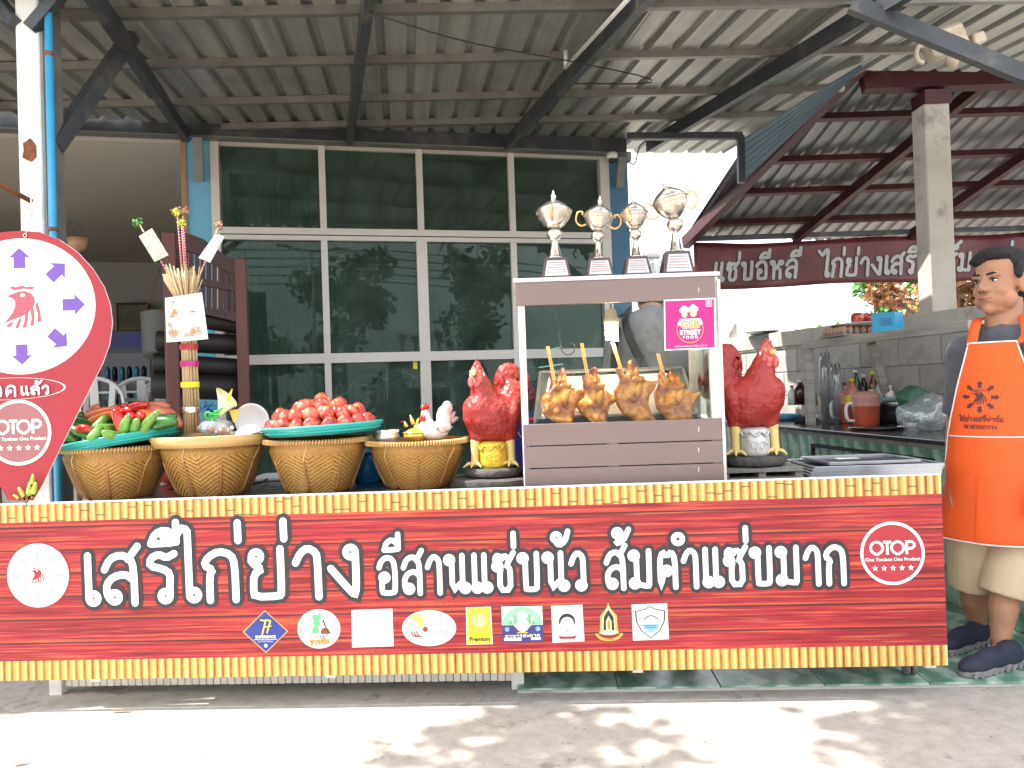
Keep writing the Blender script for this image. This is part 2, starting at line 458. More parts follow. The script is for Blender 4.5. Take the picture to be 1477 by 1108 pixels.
def thai(pr, txt, x0, y0, x1, y1, hgt, m, wd, h=1.0, out=None, owd=0, slant=0, loop=.085, path=None, rnd=1, lw=.86):
    """write txt from (x0,y0) to (x1,y1) (plane units), letters hgt high"""
    W = th_width(txt); sx = (V((x1, y1)) - V((x0, y0))).length / W
    d = (V((x1, y1)) - V((x0, y0))).normalized(); nv = V((-d.y, d.x))
    def T(p, cx):
        if path:
            o, a = path((cx + p[0]) / W); dd = V((math.cos(a), math.sin(a))); return o + V((-dd.y, dd.x)) * p[1] * hgt
        return V((x0, y0)) + d * (cx + p[0] * lw + .03) * sx + nv * p[1] * hgt + d * slant * p[1] * hgt
    layers = ([(out, owd, 0)] if out else []) + [(m, wd, 1)]
    for (mm, ww, li) in layers:
        cx = 0; k = 0
        for gi, ch in enumerate(txt):
            adv, st, lo = TH[ch]
            base = h + li * 2.6 + (gi % 2) * .8
            if ch in 'ีัิ่้์': base += .4
            for i, s_ in enumerate(st):
                pr.stroke([T(p, cx) for p in s_], ww, mm, base + i * .14, rnd=rnd)
            for i, c in enumerate(lo):
                cc = T(c, cx); r = loop * hgt; big = 1.25 if (ch == 'ำ') else 1
                r *= big
                if li == 0 and out: pr.disc(cc, r + ww / 2, mm, base + .5 + i * .05, 16)
                else: pr.ring(cc, max(r - ww / 2, r * .25), r + ww / 2, mm, base + .5 + i * .05, 16)
            cx += adv
def latin(pr, txt, a, b, size, m, h=1.0, bold=0, align='CENTER', rot=0, sx=1):
    """print Latin writing with the built-in font"""
    cu = bpy.data.curves.new('t', 'FONT'); cu.body = txt; cu.size = size; cu.align_x = align; cu.align_y = 'CENTER'; cu.offset = bold; cu.fill_mode = 'FRONT'
    cu.resolution_u = 3
    o = bpy.data.objects.new('t', cu); COL.objects.link(o)
    dg = bpy.context.evaluated_depsgraph_get()
    me = bpy.data.meshes.new_from_object(o.evaluated_get(dg), depsgraph=dg)
    bpy.data.objects.remove(o)
    cr, sr = math.cos(rot), math.sin(rot); pl = pr.pl
    pr.mat(m)
    pr.mb.add([pl.w(a + (v.co.x * sx) * cr - v.co.y * sr, b + (v.co.x * sx) * sr + v.co.y * cr, h * .001) for v in me.vertices], [tuple(p.vertices) for p in me.polygons])
    bpy.data.meshes.remove(me); bpy.data.curves.remove(cu)
# ================================================================ materials
M = {}
def mm(k, *a, **b): M[k] = pm(k, *a, **b); return M[k]
mm('white_paint', (.78, .77, .74), .45, var=.05, dirt=(.55, .5, .43), dirts=4)
mm('white_plastic', (.8, .8, .8), .35, var=.03)
mm('print_white', (.82, .82, .8), .5, var=.02)
mm('print_dark', (.03, .026, .034), .5, var=.1)
mm('print_red', (.42, .03, .045), .45, var=.08)
mm('print_gold', (.55, .38, .08), .45); mm('print_blue', (.03, .05, .28), .45); mm('print_violet', (.16, .08, .38), .5, var=.06)
mm('print_green', (.12, .5, .2), .5); mm('print_yellow', (.8, .68, .03), .5); mm('print_pink', (.46, .014, .2), .4, var=.03)
mm('print_teal', (.25, .6, .52), .5); mm('print_grey', (.5, .5, .5), .5); mm('print_palegrey', (.5, .5, .5), .5); mm('print_brown', (.25, .06, .03), .5)
mm('print_lime', (.5, .75, .15), .5); mm('print_black', (.02, .02, .02), .5); mm('print_orange', (.75, .25, .03), .5); mm('print_navy', (.06, .05, .22), .5)
mm('print_skyblue', (.2, .45, .6), .5); mm('print_rose', (.35, .022, .035), .5, var=.05)
mm('steel_dark', (.055, .062, .07), .5, .3, dirt=(.14, .12, .1), dirts=6, bump=.1)
mm('steel_grey', (.16, .165, .16), .5, .3, dirt=(.26, .23, .2), dirts=5)
mm('purlin', (.2, .19, .175), .45, .5, dirt=(.14, .12, .1), dirts=7)
mm('maroon_steel', (.05, .009, .011), .5, .1, dirt=(.06, .03, .03), dirts=6)
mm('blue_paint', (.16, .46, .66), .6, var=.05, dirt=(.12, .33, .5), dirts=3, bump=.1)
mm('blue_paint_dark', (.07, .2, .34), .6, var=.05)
mm('tan_wood', (.36, .2, .11), .55, var=.2, stretch=(1, 1, .1), scale=20)
mm('tan_fascia', (.2, .12, .08), .55, var=.15)
mm('plaster', (.44, .40, .35), .9, var=.04, scale=2)
mm('plaster_white', (.38, .37, .355), .9, var=.04, scale=2)
mm('aluminium', (.68, .64, .61), .35, .15, var=.04)
mm('concrete_block', (.43, .41, .385), .9, var=.15, scale=5, orand=.1, bump=.4, bscale=60, dirt=(.17, .15, .14), dirts=3)
mm('concrete_col', (.46, .43, .385), .85, var=.08, dirt=(.25, .22, .2), dirts=5, bump=.2)
mm('rust', (.3, .1, .04), .8, .2, col2=(.12, .04, .02), scale=30, bump=.4)
mm('blue_pipe', (.05, .36, .62), .35, var=.06)
mm('black_rubber', (.02, .02, .02), .6); mm('chrome', (.75, .75, .73), .2, 1, var=.05)
mm('stainless', (.42, .43, .45), .3, 1, var=.08, bump=.03)
mm('dark_wood', (.05, .016, .015), .5, var=.3, stretch=(1, 1, .12), scale=14, bump=.15)
mm('red_wood', (.13, .045, .035), .5, var=.25, stretch=(1, 1, .1), scale=16, bump=.15)
mm('dark_log', (.012, .009, .010), .6, var=.3, scale=5)
mm('granite_dark', (.035, .035, .038), .15, var=.35, scale=40)
mm('leaf_green', (.07, .2, .035), .55, var=.35, scale=12, orand=.25)
mm('leaf_dark', (.03, .1, .03), .5, var=.35, scale=12, orand=.25)
mm('leaf_street', (.05, .12, .03), .55, var=.4, scale=3)
mm('leaf_red', (.5, .1, .05), .55, var=.4, scale=8, col2=(.2, .16, .05))
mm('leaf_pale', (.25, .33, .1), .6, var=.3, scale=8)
mm('bark', (.12, .09, .07), .9, var=.3, bump=.5)
mm('skin', (.38, .19, .11), .6, var=.1, scale=14, sss=.08, bump=.08, bscale=200)
mm('hair', (.006, .005, .005), .75, var=.2, bump=.5, bscale=120)

# concrete ground: worn slabs of pale concrete
m, t, b, co = newmat('concrete_ground')
n1 = t.noise(co, .9, 6, .6); n2 = t.noise(co, 14, 6, .7); n3 = t.noise(co, 70, 3)
c1 = t.ramp(n1, [(.3, (.36, .33, .29)), (.7, (.47, .44, .40))])
c2 = t.mix(t.ramp(n2, [(.38, 0.0), (.66, .6)]), c1, (.25, .23, .2))
c3 = t.mix(t.ramp(t.noise(co, 3.1, 5, .75), [(.60, 0.0), (.66, .65)]), c2, (.17, .15, .13))
c3 = t.mix(t.ramp(t.noise(co, 160, 2), [(.62, 0.0), (.72, .5)]), c3, (.15, .14, .12))
ck = t.n('ShaderNodeTexVoronoi', feature='DISTANCE_TO_EDGE'); ck.inputs['Scale'].default_value = .55; wv_ = t.n('ShaderNodeVectorMath', operation='ADD'); t.l(co, wv_.inputs[0]); nz_ = t.n('ShaderNodeTexNoise'); nz_.inputs['Scale'].default_value = 2.5; nz_.inputs['Detail'].default_value = 6; t.l(co, nz_.inputs['Vector']); t.l(nz_.outputs['Color'], wv_.inputs[1]); t.l(wv_.outputs[0], ck.inputs['Vector'])
c3 = t.mix(t.ramp(ck.outputs['Distance'], [(0, .4), (.004, .25), (.009, 0.0)]), c3, (.12, .11, .1))
t.l(c3, b.inputs['Base Color']); b.inputs['Roughness'].default_value = .85
bp = t.n('ShaderNodeBump'); bp.inputs['Strength'].default_value = .35; bp.inputs['Distance'].default_value = .004
t.l(t.m('ADD', n3, n2), bp.inputs['Height']); t.l(bp.outputs[0], b.inputs['Normal']); M['ground'] = m
# green marbled tile
m, t, b, co = newmat('green_marble')
d = t.noise(co, 2.2, 5, .65); v = t.n('ShaderNodeVectorMath', operation='SCALE')
wv = t.n('ShaderNodeTexWave'); wv.inputs['Scale'].default_value = 2.1; wv.inputs['Distortion'].default_value = 14; wv.inputs['Detail'].default_value = 4; wv.inputs['Detail Scale'].default_value = 1.4
t.l(co, wv.inputs['Vector'])
c1 = t.ramp(wv.outputs['Fac'], [(.15, (.13, .27, .19)), (.5, (.27, .42, .33)), (.85, (.42, .54, .46))])
c2 = t.mix(t.ramp(d, [(.45, 0.0), (.75, .7)]), c1, (.11, .22, .16))
oi = t.n('ShaderNodeObjectInfo').outputs['Random']; hs = t.n('ShaderNodeHueSaturation'); t.l(t.m('MULTIPLY_ADD', oi, .25, .87), hs.inputs['Value']); t.l(c2, hs.inputs['Color'])
t.l(hs.outputs[0], b.inputs['Base Color']); b.inputs['Roughness'].default_value = .28; M['tile'] = m
# asphalt
mm('asphalt', (.05, .05, .052), .9, var=.25, scale=30, bump=.3, bscale=200)
# corrugated sheet, bare zinc seen from below, streaked along the ribs (local y runs along them)
def sheetmat(k, a, b_, streak):
    m, t, b, co = newmat(k)
    s1 = t.noise(t.vmul(co, (14, .5, 14)), 1.0, 5, .6)
    s2 = t.noise(co, 2.5, 5, .6)
    c1 = t.ramp(s1, [(.3, a), (.7, b_)])
    c2 = t.mix(t.ramp(s2, [(.5, 0.0), (.8, .6)]), c1, streak)
    oi = t.n('ShaderNodeObjectInfo').outputs['Random']; hs = t.n('ShaderNodeHueSaturation'); t.l(t.m('MULTIPLY_ADD', oi, .3, .85), hs.inputs['Value']); t.l(c2, hs.inputs['Color'])
    t.l(hs.outputs[0], b.inputs['Base Color']); b.inputs['Metallic'].default_value = .35; b.inputs['Roughness'].default_value = .42; M[k] = m
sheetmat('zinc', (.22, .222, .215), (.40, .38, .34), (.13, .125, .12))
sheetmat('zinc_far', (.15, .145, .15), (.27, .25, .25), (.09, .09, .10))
# translucent strip
m, t, b, co = newmat('clear_sheet'); b.inputs['Base Color'].default_value = (.3, .42, .52, 1); b.inputs['Transmission Weight'].default_value = .35; b.inputs['Roughness'].default_value = .5; M['clear_sheet'] = m
M['pane'] = glassmat('window_glass', (.44, .58, .52), .015, haze=.10, hcol=(.34, .46, .41), fk=.5)
M['case_glass'] = glassmat('case_glass', (.94, .96, .95), .006)
m, t, b, co = newmat('clear_plastic'); t.t.nodes.remove(b)
tr = t.n('ShaderNodeBsdfTransparent'); tr.inputs[0].default_value = (.93, .95, .96, 1); gl = t.n('ShaderNodeBsdfGlossy'); gl.inputs['Roughness'].default_value = .12
df = t.n('ShaderNodeBsdfDiffuse'); df.inputs[0].default_value = (.85, .87, .9, 1)
a1 = t.n('ShaderNodeMixShader'); a1.inputs[0].default_value = .2; t.l(tr.outputs[0], a1.inputs[1]); t.l(gl.outputs[0], a1.inputs[2])
a2 = t.n('ShaderNodeMixShader'); a2.inputs[0].default_value = .14; t.l(a1.outputs[0], a2.inputs[1]); t.l(df.outputs[0], a2.inputs[2])
t.l(a2.outputs[0], t.t.nodes['Material Output'].inputs[0]); M['clear_plastic'] = m

# ================================================================ ground
g = MB(); g.norecalc = True
g.poly([(-300, -300, 0), (300, -300, 0), (300, 400, 0), (-300, 400, 0)])
tag(g.build('ground', M['ground']), kind='structure')
g = MB(); g.box((0, -16, .006), (300, 9, .012)); tag(g.build('road', M['asphalt']), kind='structure')
g = MB()
for i in range(-20, 20): g.box((i * 4, -16, .0145), (1.8, .12, .005))
tag(g.build('road_marking', M['white_paint']), kind='structure')
# tiled floor of the stall: slabs 0.4 m, 12 mm thick, on a bed; the front edge sits near the cart's front
eA = PZ(90, 1003, .02); eB = PZ(1477, 984, .02)
fx = (eB - eA); fx.z = 0; fx.normalize(); fy = V((-fx.y, fx.x, 0))
FO = V((eB.x, eB.y, 0)) - fx * 0.35
bed = MB(); bed.prism([V((FO.x, FO.y, 0.001)) + fx * a + fy * b_ for a, b_ in ((-1.6, .004), (3.0, .004), (3.0, 12), (-4.4, 12), (-4.4, .8), (-1.6, .8))], (0, 0, .012))
tile_floor = bed.build('tiled_floor', M['concrete_col']); tag(tile_floor, kind='structure')
tm = MB(); tm.box((.198, .198, 0), (.396, .396, .008)); tme = tm.mesh('tile', M['tile'], bevel=.0015)
ang = math.atan2(fx.y, fx.x)
nt = 0
for j in range(14):
    for i in range(-11, 8):
        if j < 2 and i < -4: continue
        if nt > 280: break
        p = FO + fx * (i * .4) + fy * (j * .4)
        o = bpy.data.objects.new('tile', tme); COL.objects.link(o); o.parent = tile_floor
        o.matrix_basis = Matrix.Translation((p.x, p.y, .0175 + random.uniform(-.0006, .0006))) @ Matrix.Rotation(ang, 4, 'Z'); nt += 1

# ================================================================ the stall canopy (lean-to of zinc sheets)
dr = ray(465, 497); dp = V((1, .03, 0)).normalized()
RO = P(290, 181, 5.9)
RN = dr.cross(dp).normalized()
if RN.z < 0: RN = -RN
def roof_pt(px, py):  # -> s along purlins, t along rafters
    q = PP(px, py, RO, RN) - RO
    a = dp.dot(dr); A = q.dot(dp); B = q.dot(dr)
    return (A - a * B) / (1 - a * a), (B - a * A) / (1 - a * a)
canopy = thing('stall_canopy', RO, 'lean-to canopy of ribbed grey zinc sheets on steel purlins and rafters above the cart', 'canopy roof')
S0 = roof_pt(1070, 195)[0]
t_front = -(RO.y - 3.40) / dr.y
def sheet(parent, O, ds, dt, n, s0, s1, t0, t1, mat, pitch=.17, hh=.027, name='roof_sheet', holes=None):
    mb = MB(); mb.norecalc = True; pr = []
    k0 = int(math.floor(s0 / pitch)); s = s0
    xs = set([s0, s1])
    for k in range(k0 - 1, int(s1 / pitch) + 2):
        for u in (0, .018, .045, .063): xs.add(k * pitch + u)
    def hgt(x):
        u = x - math.floor(x / pitch + 1e-9) * pitch
        return hh * (u / .018 if u < .018 else 1 if u < .045 else (.063 - u) / .018 if u < .063 else 0)
    xs = sorted(x for x in xs if s0 - 1e-9 <= x <= s1 + 1e-9)
    vs = []
    nt_ = 6
    for x in xs:
        for j in range(nt_ + 1):
            tt = t0 + (t1 - t0) * j / nt_
            vs.append(O + ds * x + dt * tt + n * (hgt(x) + .002 * math.sin(x * 3 + tt * 2)))
    L = nt_ + 1
    fs = [(i * L + j, i * L + j + 1, (i + 1) * L + j + 1, (i + 1) * L + j) for i in range(len(xs) - 1) for j in range(nt_)]
    # own local frame so streaks run along the ribs
    mb.add(vs, fs)
    Mx = Matrix((( *ds, 0), (*dt, 0), (*n, 0), (0, 0, 0, 1))).transposed()
    Mw = Matrix.Translation(O) @ Mx
    me = mb.mesh(name, mat, Mw.inverted())
    o = bpy.data.objects.new(name, me); COL.objects.link(o)
    o.parent = parent; o.matrix_basis = parent.matrix_basis.inverted() @ Mw
    return o
WDc = V((.973, .23, 0)).normalized(); WNc = V((WDc.y, -WDc.x, 0)); Wc = P(322, 430, 6.0)
def wall_t(s_, off):
    p = RO + dp * s_; return ((Wc + WNc * off) - p).dot(WNc) / dr.dot(WNc)
def wall_s(t_, off):
    p = RO + dr * t_; return ((Wc + WNc * off) - p).dot(WNc) / dp.dot(WNc)
s = -5.2
k = 0
while s < S0 - .01:
    e = min(s + .8, S0)
    # the bays left of the first rafter end at the beam; overlap of 20 mm between sheets, alternately raised
    sheet(canopy, RO + RN * (.003 * (k % 2)), dp, dr, RN, s, e + (.02 if e < S0 else 0), t_front, wall_t(e, .13), M['zinc']); s += .8; k += 1
for q_ in range(3):
    sheet(canopy, RO + RN * (.003 * (q_ % 2)), dp, dr, RN, S0 + q_ * .8, S0 + q_ * .8 + .82, t_front, roof_pt(1330, 60)[1], M['zinc'])
pts_t = [roof_pt(500, 7)[1], roof_pt(500, 81)[1], roof_pt(500, 137)[1], roof_pt(500, 174)[1]]
sp = pts_t[1] - pts_t[0]
allp = pts_t + [-.02] + [pts_t[0] - sp * k for k in range(1, 6) if pts_t[0] - sp * k > t_front]
for t_ in allp:
    s0_ = max(-5.2, wall_s(t_, .15))
    mb = MB(); a = RO + dr * t_ - RN * .024; mb.bar(a + dp * s0_, a + dp * (S0 + (2.4 if t_ < roof_pt(1330, 60)[1] else 0)), .028, .046, RN)
    mb.bar(a + dp * s0_ + RN * -.021 + dr * .02, a + dp * S0 + RN * -.021 + dr * .02, .02, .003, RN)
    mb.build('purlin', M['purlin'], canopy)
mb = MB(); a = RO + dr * t_front - RN * .03; mb.bar(a + dp * -5.2, a + dp * S0, .03, .06, RN); mb.build('purlin', M['purlin'], canopy)
RS = [roof_pt(220, 102)[0], roof_pt(514, 98)[0], roof_pt(812, 98)[0], roof_pt(1075, 105)[0]]
for i, s_ in enumerate(RS + [RS[0] - 1.5, RS[0] - 3.0]):
    mb = MB(); o = RO + dp * s_ - RN * .096
    mb.bar(o + dr * t_front, o + dr * min(.6, wall_t(s_, .14)), .05, .096, RN); mb.build('rafter', M['steel_dark'], canopy)
# white conduit beside the third rafter
mb = MB(); a = PP(815, 98, RO - RN * .13, RN); b_ = PP(905, 0, RO - RN * .13, RN)
mb.tube([a, a + (b_ - a) * 1.6], .011, 8); mb.tube([a - dr * .02, a - dr * .02 + RN * .09], .013, 8); mb.build('conduit', M['white_paint'], canopy)
mb = MB(); mb.tube(chaikin([RO + dp * RS[1] + dr * -2.4 - RN * .15, RO + dp * (RS[1] + .5) + dr * -2.1 - RN * .19, RO + dp * (RS[1] + 1.1) + dr * -1.7 - RN * .14, RO + dp * (RS[1] + 1.9) + dr * -1.4 - RN * .2, RO + dp * RS[2] + dr * -1.2 - RN * .12], 2), .004, 5); mb.build('loose_wire', M['black_rubber'], canopy)
# right edge: small eave strut and pipe brace
mb = MB(); a = P(905, 197, 6.05); b_ = P(1070, 196, 6.1); mb.bar(a, b_, .05, .05); mb.build('eave_bar', M['steel_dark'], canopy)
mb = MB(); mb.bar(P(1068, 196, 6.1), P(1069, 264, 6.1), .05, .05); mb.build('strut', M['steel_dark'], canopy)
mb = MB(); mb.bar(P(1228, 6, 3.85), P(1500, 118, 3.7), .055, .075); mb.build('brace', M['steel_dark'], canopy)
mb = MB(); mb.bar(P(190, 52, 4.15), P(78, 212, 3.62), .06, .07); mb.build('brace', M['steel_dark'], canopy)
mb = MB(); mb.bar(P(-6, -4, 3.55), P(22, 34, 3.5), .05, .05); mb.build('brace', M['steel_dark'], canopy)
mb = MB(); mb.bar(P(90, -12, 3.5), P(44, 42, 3.5), .05, .05); mb.build('brace', M['steel_dark'], canopy)

# canopy post, left
pb = P(68, 900, 3.5); pt = P(41, 0, 3.5)
post = thing('canopy_post', (pb.x, 3.5, 0), 'white painted square steel post with a rust patch at the left edge', 'post')
px_ = P(46, 400, 3.5).x
mb = MB(); mb.box((px_, 3.56, 1.56), (.105, .1, 3.1)); mb.build('shaft', M['white_paint'], post, bevel=.006)
mb = MB(); mb.box((px_ + .062, 3.6, 1.56), (.016, .12, 3.09)); mb.build('flange', M['steel_grey'], post)
mb = MB(); a = P(42, 217, 3.505)
pts = [(a.x + .03 * math.cos(i * .628) * (1 + .25 * math.sin(i * 2.3)), 3.508, a.z + .05 * math.sin(i * .628) * (1 + .15 * math.cos(i * 3))) for i in range(10)]
mb.prism(pts, (0, -.006, 0)); mb.build('rust_patch', M['rust'], post)
pipe = thing('water_pipe', P(68, 900, 3.66), 'bright blue plastic water pipe running up beside the white post', 'pipe')
a = P(69, -10, 3.5); b_ = P(84, 700, 3.5)
mb = MB(); mb.tube([a, b_, (b_.x, b_.y, .02)], .017, 12); mb.build('tube', M['blue_pipe'], pipe)
for py in (78, 331):
    mb = MB(); c = P(69 + (py + 10) / 710 * 15, py, 3.5); mb.tube([c - V((0, 0, .008)), c + V((0, 0, .008))], .021, 12); mb.build('clip', M['rust'], pipe)
rod = MB(); a = P(-8, 262, 3.35); b_ = P(46, 291, 3.46); rod.tube([a + (a - b_) * 1.2, b_], .011, 10)
solo(rod, 'hanger_rod', M['rust'], a, 'rusty brown steel rod sticking out in front of the white post', 'rod')

# ================================================================ building behind
WD = V((.973, .23, 0)).normalized(); W0 = P(322, 430, 6.0); WO = V((W0.x, W0.y, 0)); WN = V((WD.y, -WD.x, 0))  # WN to the viewer
wp = Plane(WO, WD, V((0, 0, 1)))
def wpx(px, py, off=0):
    q = PP(px, py, WO + WN * off, WN) - WO; return q.dot(WD), q.z
def W(a, z, off=0): return WO + WD * a + V((0, 0, z)) + WN * off
def wbox(mb, a0, a1, z0, z1, d0, d1):  # d towards the viewer
    vs = [W(a, z, d) for a in (a0, a1) for z in (z0, z1) for d in (d0, d1)]
    return mb.add(vs, [(0, 1, 3, 2), (4, 6, 7, 5), (0, 4, 5, 1), (2, 3, 7, 6), (0, 2, 6, 4), (1, 5, 7, 3)])
ZT = wpx(600, 218)[1]; aR = wpx(868, 400)[0]; zTr = wpx(600, 341)[1]; zMid = wpx(620, 514)[1]
win = thing('window_wall', WO, 'aluminium window wall with green tinted panes in three rows behind the cart', 'window')
fr = M['aluminium']
av = [0, wpx(470, 430)[0], wpx(610, 430)[0], wpx(742, 430)[0], aR]
mb = MB(); wbox(mb, -.06, 0, 0.02, ZT + .06, -.05, .05); mb.build('jamb', fr, win)
mb = MB(); wbox(mb, aR, aR + .08, 0.02, ZT + .06, -.05, .05); mb.build('jamb', fr, win)
for z, h_ in ((ZT + .03, .05), (zTr + .02, .05), (zTr - .03, .035), (zMid, .075), (.08, .1)):
    mb = MB(); wbox(mb, 0, aR, z - h_ / 2, z + h_ / 2, -.04, .043 if h_ > .04 else .035); mb.build('rail', fr, win)
for i, a in enumerate(av[1:-1]):
    for (z0, z1) in ((zTr + .045, ZT + .005), (zMid + .0375, zTr - .0475), (.13, zMid - .0375)):
        wd = .05 if i != 1 or z0 > 2 else .085
        mb = MB(); wbox(mb, a - wd / 2, a + wd / 2, z0, z1, -.038, .038)
        mb.build('mullion', fr, win)
for i in range(4):
    for (z0, z1) in ((zTr + .04, ZT + .01), (zMid + .03, zTr - .04), (.12, zMid - .03)):
        mb = MB(); wbox(mb, av[i] + .012, av[i + 1] - .012, z0, z1, -.012 + .0007 * i, -.006 + .0007 * i); mb.build('pane', M['pane'], win)
# pillars
def pillar(px0, px1, t0, t1, label, mat, side):
    a0 = wpx(px0, 300, .03)[0]; a1 = wpx(px1, 300, .03)[0]
    p = thing('building_pillar', W((a0 + a1) / 2, 0), label, 'pillar')
    mb = MB(); wbox(mb, a0, a1, 0, ZT + .34, -.35, .03); mb.build('shaft', mat, p)
    for q in side:
        q0 = wpx(q[0], 300, .05)[0]; q1 = wpx(q[1], 300, .05)[0]
        mb = MB(); wbox(mb, q0, q1, 0, ZT + .3, -.02, .045); mb.build('trim', M['tan_wood'], p)
    return p
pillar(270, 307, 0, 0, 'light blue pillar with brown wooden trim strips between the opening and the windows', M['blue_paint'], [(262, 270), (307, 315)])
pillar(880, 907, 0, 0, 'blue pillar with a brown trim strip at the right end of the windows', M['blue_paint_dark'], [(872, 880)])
aL = wpx(-60, 200)[0]
beam = thing('roof_beam', W(0, ZT), 'dark grey steel beam running along the top of the windows', 'beam')
zb0 = ZT + .012; zb1 = zb0 + .14
mb = MB(); wbox(mb, aL - 3, aR + .22, zb0, zb1, .06, .12); mb.build('web', M['steel_dark'], beam)
mb = MB(); wbox(mb, aL - 3, aR + .22, zb0 - .012, zb0, .05, .15); mb.build('lip', M['steel_grey'], beam)
mb = MB(); wbox(mb, aL - 3, aR + .05, zb1, zb1 + .1, .03, .06); mb.build('fascia', M['tan_fascia'], beam)
mb = MB(); wbox(mb, aL - 3, aR + .05, zb1 + .1, zb1 + .5, -.1, .03); mb.build('upper_wall', M['plaster'], beam)
for (p1, p2, nm) in (((285, 198), (287, 262), 0), ((897, 226), (893, 270), 0)):
    mb = MB(); mb.bar(PP(*p1, WO + WN * .16, WN), PP(*p2, WO + WN * .08, WN), .07, .05, WN); mb.build('bracket', M['steel_dark'] if nm else M['steel_grey'], beam)
cc = thing('security_camera', PP(883, 226, WO + WN * .14, WN), 'small white and black dome security camera under the beam at the blue pillar', 'camera')
cp = V(cc.location)
mb = MB(); mb.lathe([(.045, .03), (.05, .0), (.04, -.02)], 16, cp); mb.build('housing', M['white_plastic'], cc)
mb = MB(); mb.ell(cp - V((0, 0, .025)), .034, 14); mb.build('lens_dome', M['print_black'], cc)

# interior room
inr = thing('dining_room', W(0, 0, -2), 'plain dining room with pale ceiling and grey walls seen through the left opening', 'room')
aRo = aR + .3; dB = -5.4; aLo = aL - 3.5
def wquad(mb, pts): mb.add([W(*p) for p in pts], [tuple(range(len(pts)))])
IFZ = .58
mb = MB(); wbox(mb, aLo, aRo, .03, IFZ, dB, -.32); mb.build('raised_floor', M['concrete_col'], inr)
mb = MB(); wbox(mb, aLo, aRo, 3.16, 3.24, dB, .02); mb.build('ceiling', M['plaster'], inr)
mb = MB(); wbox(mb, aLo - .1, aLo, 0, 3.16, dB, .02); mb.build('side_wall', M['plaster_white'], inr)
mb = MB(); wbox(mb, aLo, aRo, 0, 3.16, dB - .1, dB); mb.build('back_wall', M['plaster_white'], inr)
mb = MB(); wbox(mb, aRo, aRo + .1, 0, .9, dB, -.4); wbox(mb, aRo, aRo + .1, 1.9, 3.16, dB, -.4); wbox(mb, aRo, aRo + .1, .9, 1.9, -2.2, -.4); wbox(mb, aRo, aRo + .1, .9, 1.9, dB, -3.6); mb.build('side_wall', M['plaster_white'], inr)
for i in range(7):
    mb = MB()
    for j in range(5): wbox(mb, aRo + .02, aRo + .08, .91 + j * .2, 1.09 + j * .2, -2.22 - i * .2, -2.38 - i * .2)
    mb.build('glass_block', M['clear_sheet'], inr)
for a in (.9, 2.3):
    mb = MB(); wbox(mb, a, a + .12, 0, 3.16, -3.3, -3.18); mb.build('column', M['plaster_white'], inr)
# curtains behind the left panes
mb = MB(); mb.smooth = True
vs = []; n = 60
for i in range(n + 1):
    a = .05 + .62 * i / n; d_ = -.18 + .035 * math.sin(i * 1.25)
    vs += [W(a, .1, d_), W(a, 3.0, d_)]
mb.add(vs, [(2 * i, 2 * i + 1, 2 * i + 3, 2 * i + 2) for i in range(n)])
mm('curtain', (.36, .42, .38), .9, var=.1)
solo(mb, 'curtain', M['curtain'], W(.35, .1, -.18), 'pale green pleated curtain hanging behind the leftmost window panes', 'curtain')
# monobloc chairs
def chair():
    r = thing('plastic_chair', (0, 0, 0), 'x', 'chair', group='white plastic chairs in the dining room')
    m_ = M['white_plastic']
    mb = MB(); mb.box((0, 0, .43), (.44, .42, .025)); mb.build('seat', m_, r, bevel=.008)
    for x in (-1, 1):
        for y in (-1, 1):
            mb = MB(); mb.bar((x * .2, y * .18, .42), (x * .25, y * .24, 0), .04, .04); mb.build('leg', m_, r)
    mb = MB(); arc = [(-.24, .2, .42)] + [(.235 * math.cos(R(a)) * -1, .24 + .02 * math.sin(R(a)), .66 + .2 * math.sin(R(a))) for a in range(0, 181, 15)] + [(.24, .2, .42)]
    mb.tube(arc, .024, 8, flat=.6)
    mb.build('back_frame', m_, r)
    for x in (-.12, 0, .12):
        mb = MB(); mb.bar((x, .225, .43), (x * 1.3, .255, .66 + .2 * math.sqrt(max(0, 1 - (x * 1.3 / .235) ** 2))), .05 if x else .07, .012, (0, 1, 0)); mb.build('back_slat', m_, r)
    for x in (-1, 1):
        mb = MB(); mb.tube([(x * .24, .22, .66), (x * .27, 0, .66), (x * .25, -.19, .62), (x * .24, -.19, .43)], .02, 8, flat=.6); mb.build('armrest', m_, r)
    return r
ch0 = chair()
spots = [(148, 7.2, 0), (205, 7.6, .2), (262, 7.9, -.15), (238, 8.9, .1), (300, 8.6, 0), (360, 7.4, .1), (395, 7.35, -.1), (440, 7.5, .05), (520, 9.0, .4), (570, 8.2, .1), (670, 9.2, .2), (110, 8.4, .1)]
lab = ['white plastic chair nearest the pin sign, seen through the opening', 'white plastic chair with its back to the opening behind the vegetables', 'white plastic chair beside the dark wooden stand in the dining room', 'white plastic chair far back in the open dining room', 'white plastic chair partly behind the wooden stand post', 'white plastic chair close behind the lowest left pane',
       'white plastic chair pressed beside another behind the left pane', 'white plastic chair behind the pane above the red tomatoes', 'white plastic chair deep in the room behind the second pane', 'white plastic chair behind the thin metal table frame', 'white plastic chair deep in the room behind the third pane', 'white plastic chair mostly hidden behind the red pin sign']
for i, (px, Y, rz) in enumerate(spots):
    o = ch0 if i == 0 else copy_tree(ch0)
    q = P(px, 600, Y); place(o, (q.x, q.y, IFZ), rz + .23 + math.pi, 1.0, lab[i])
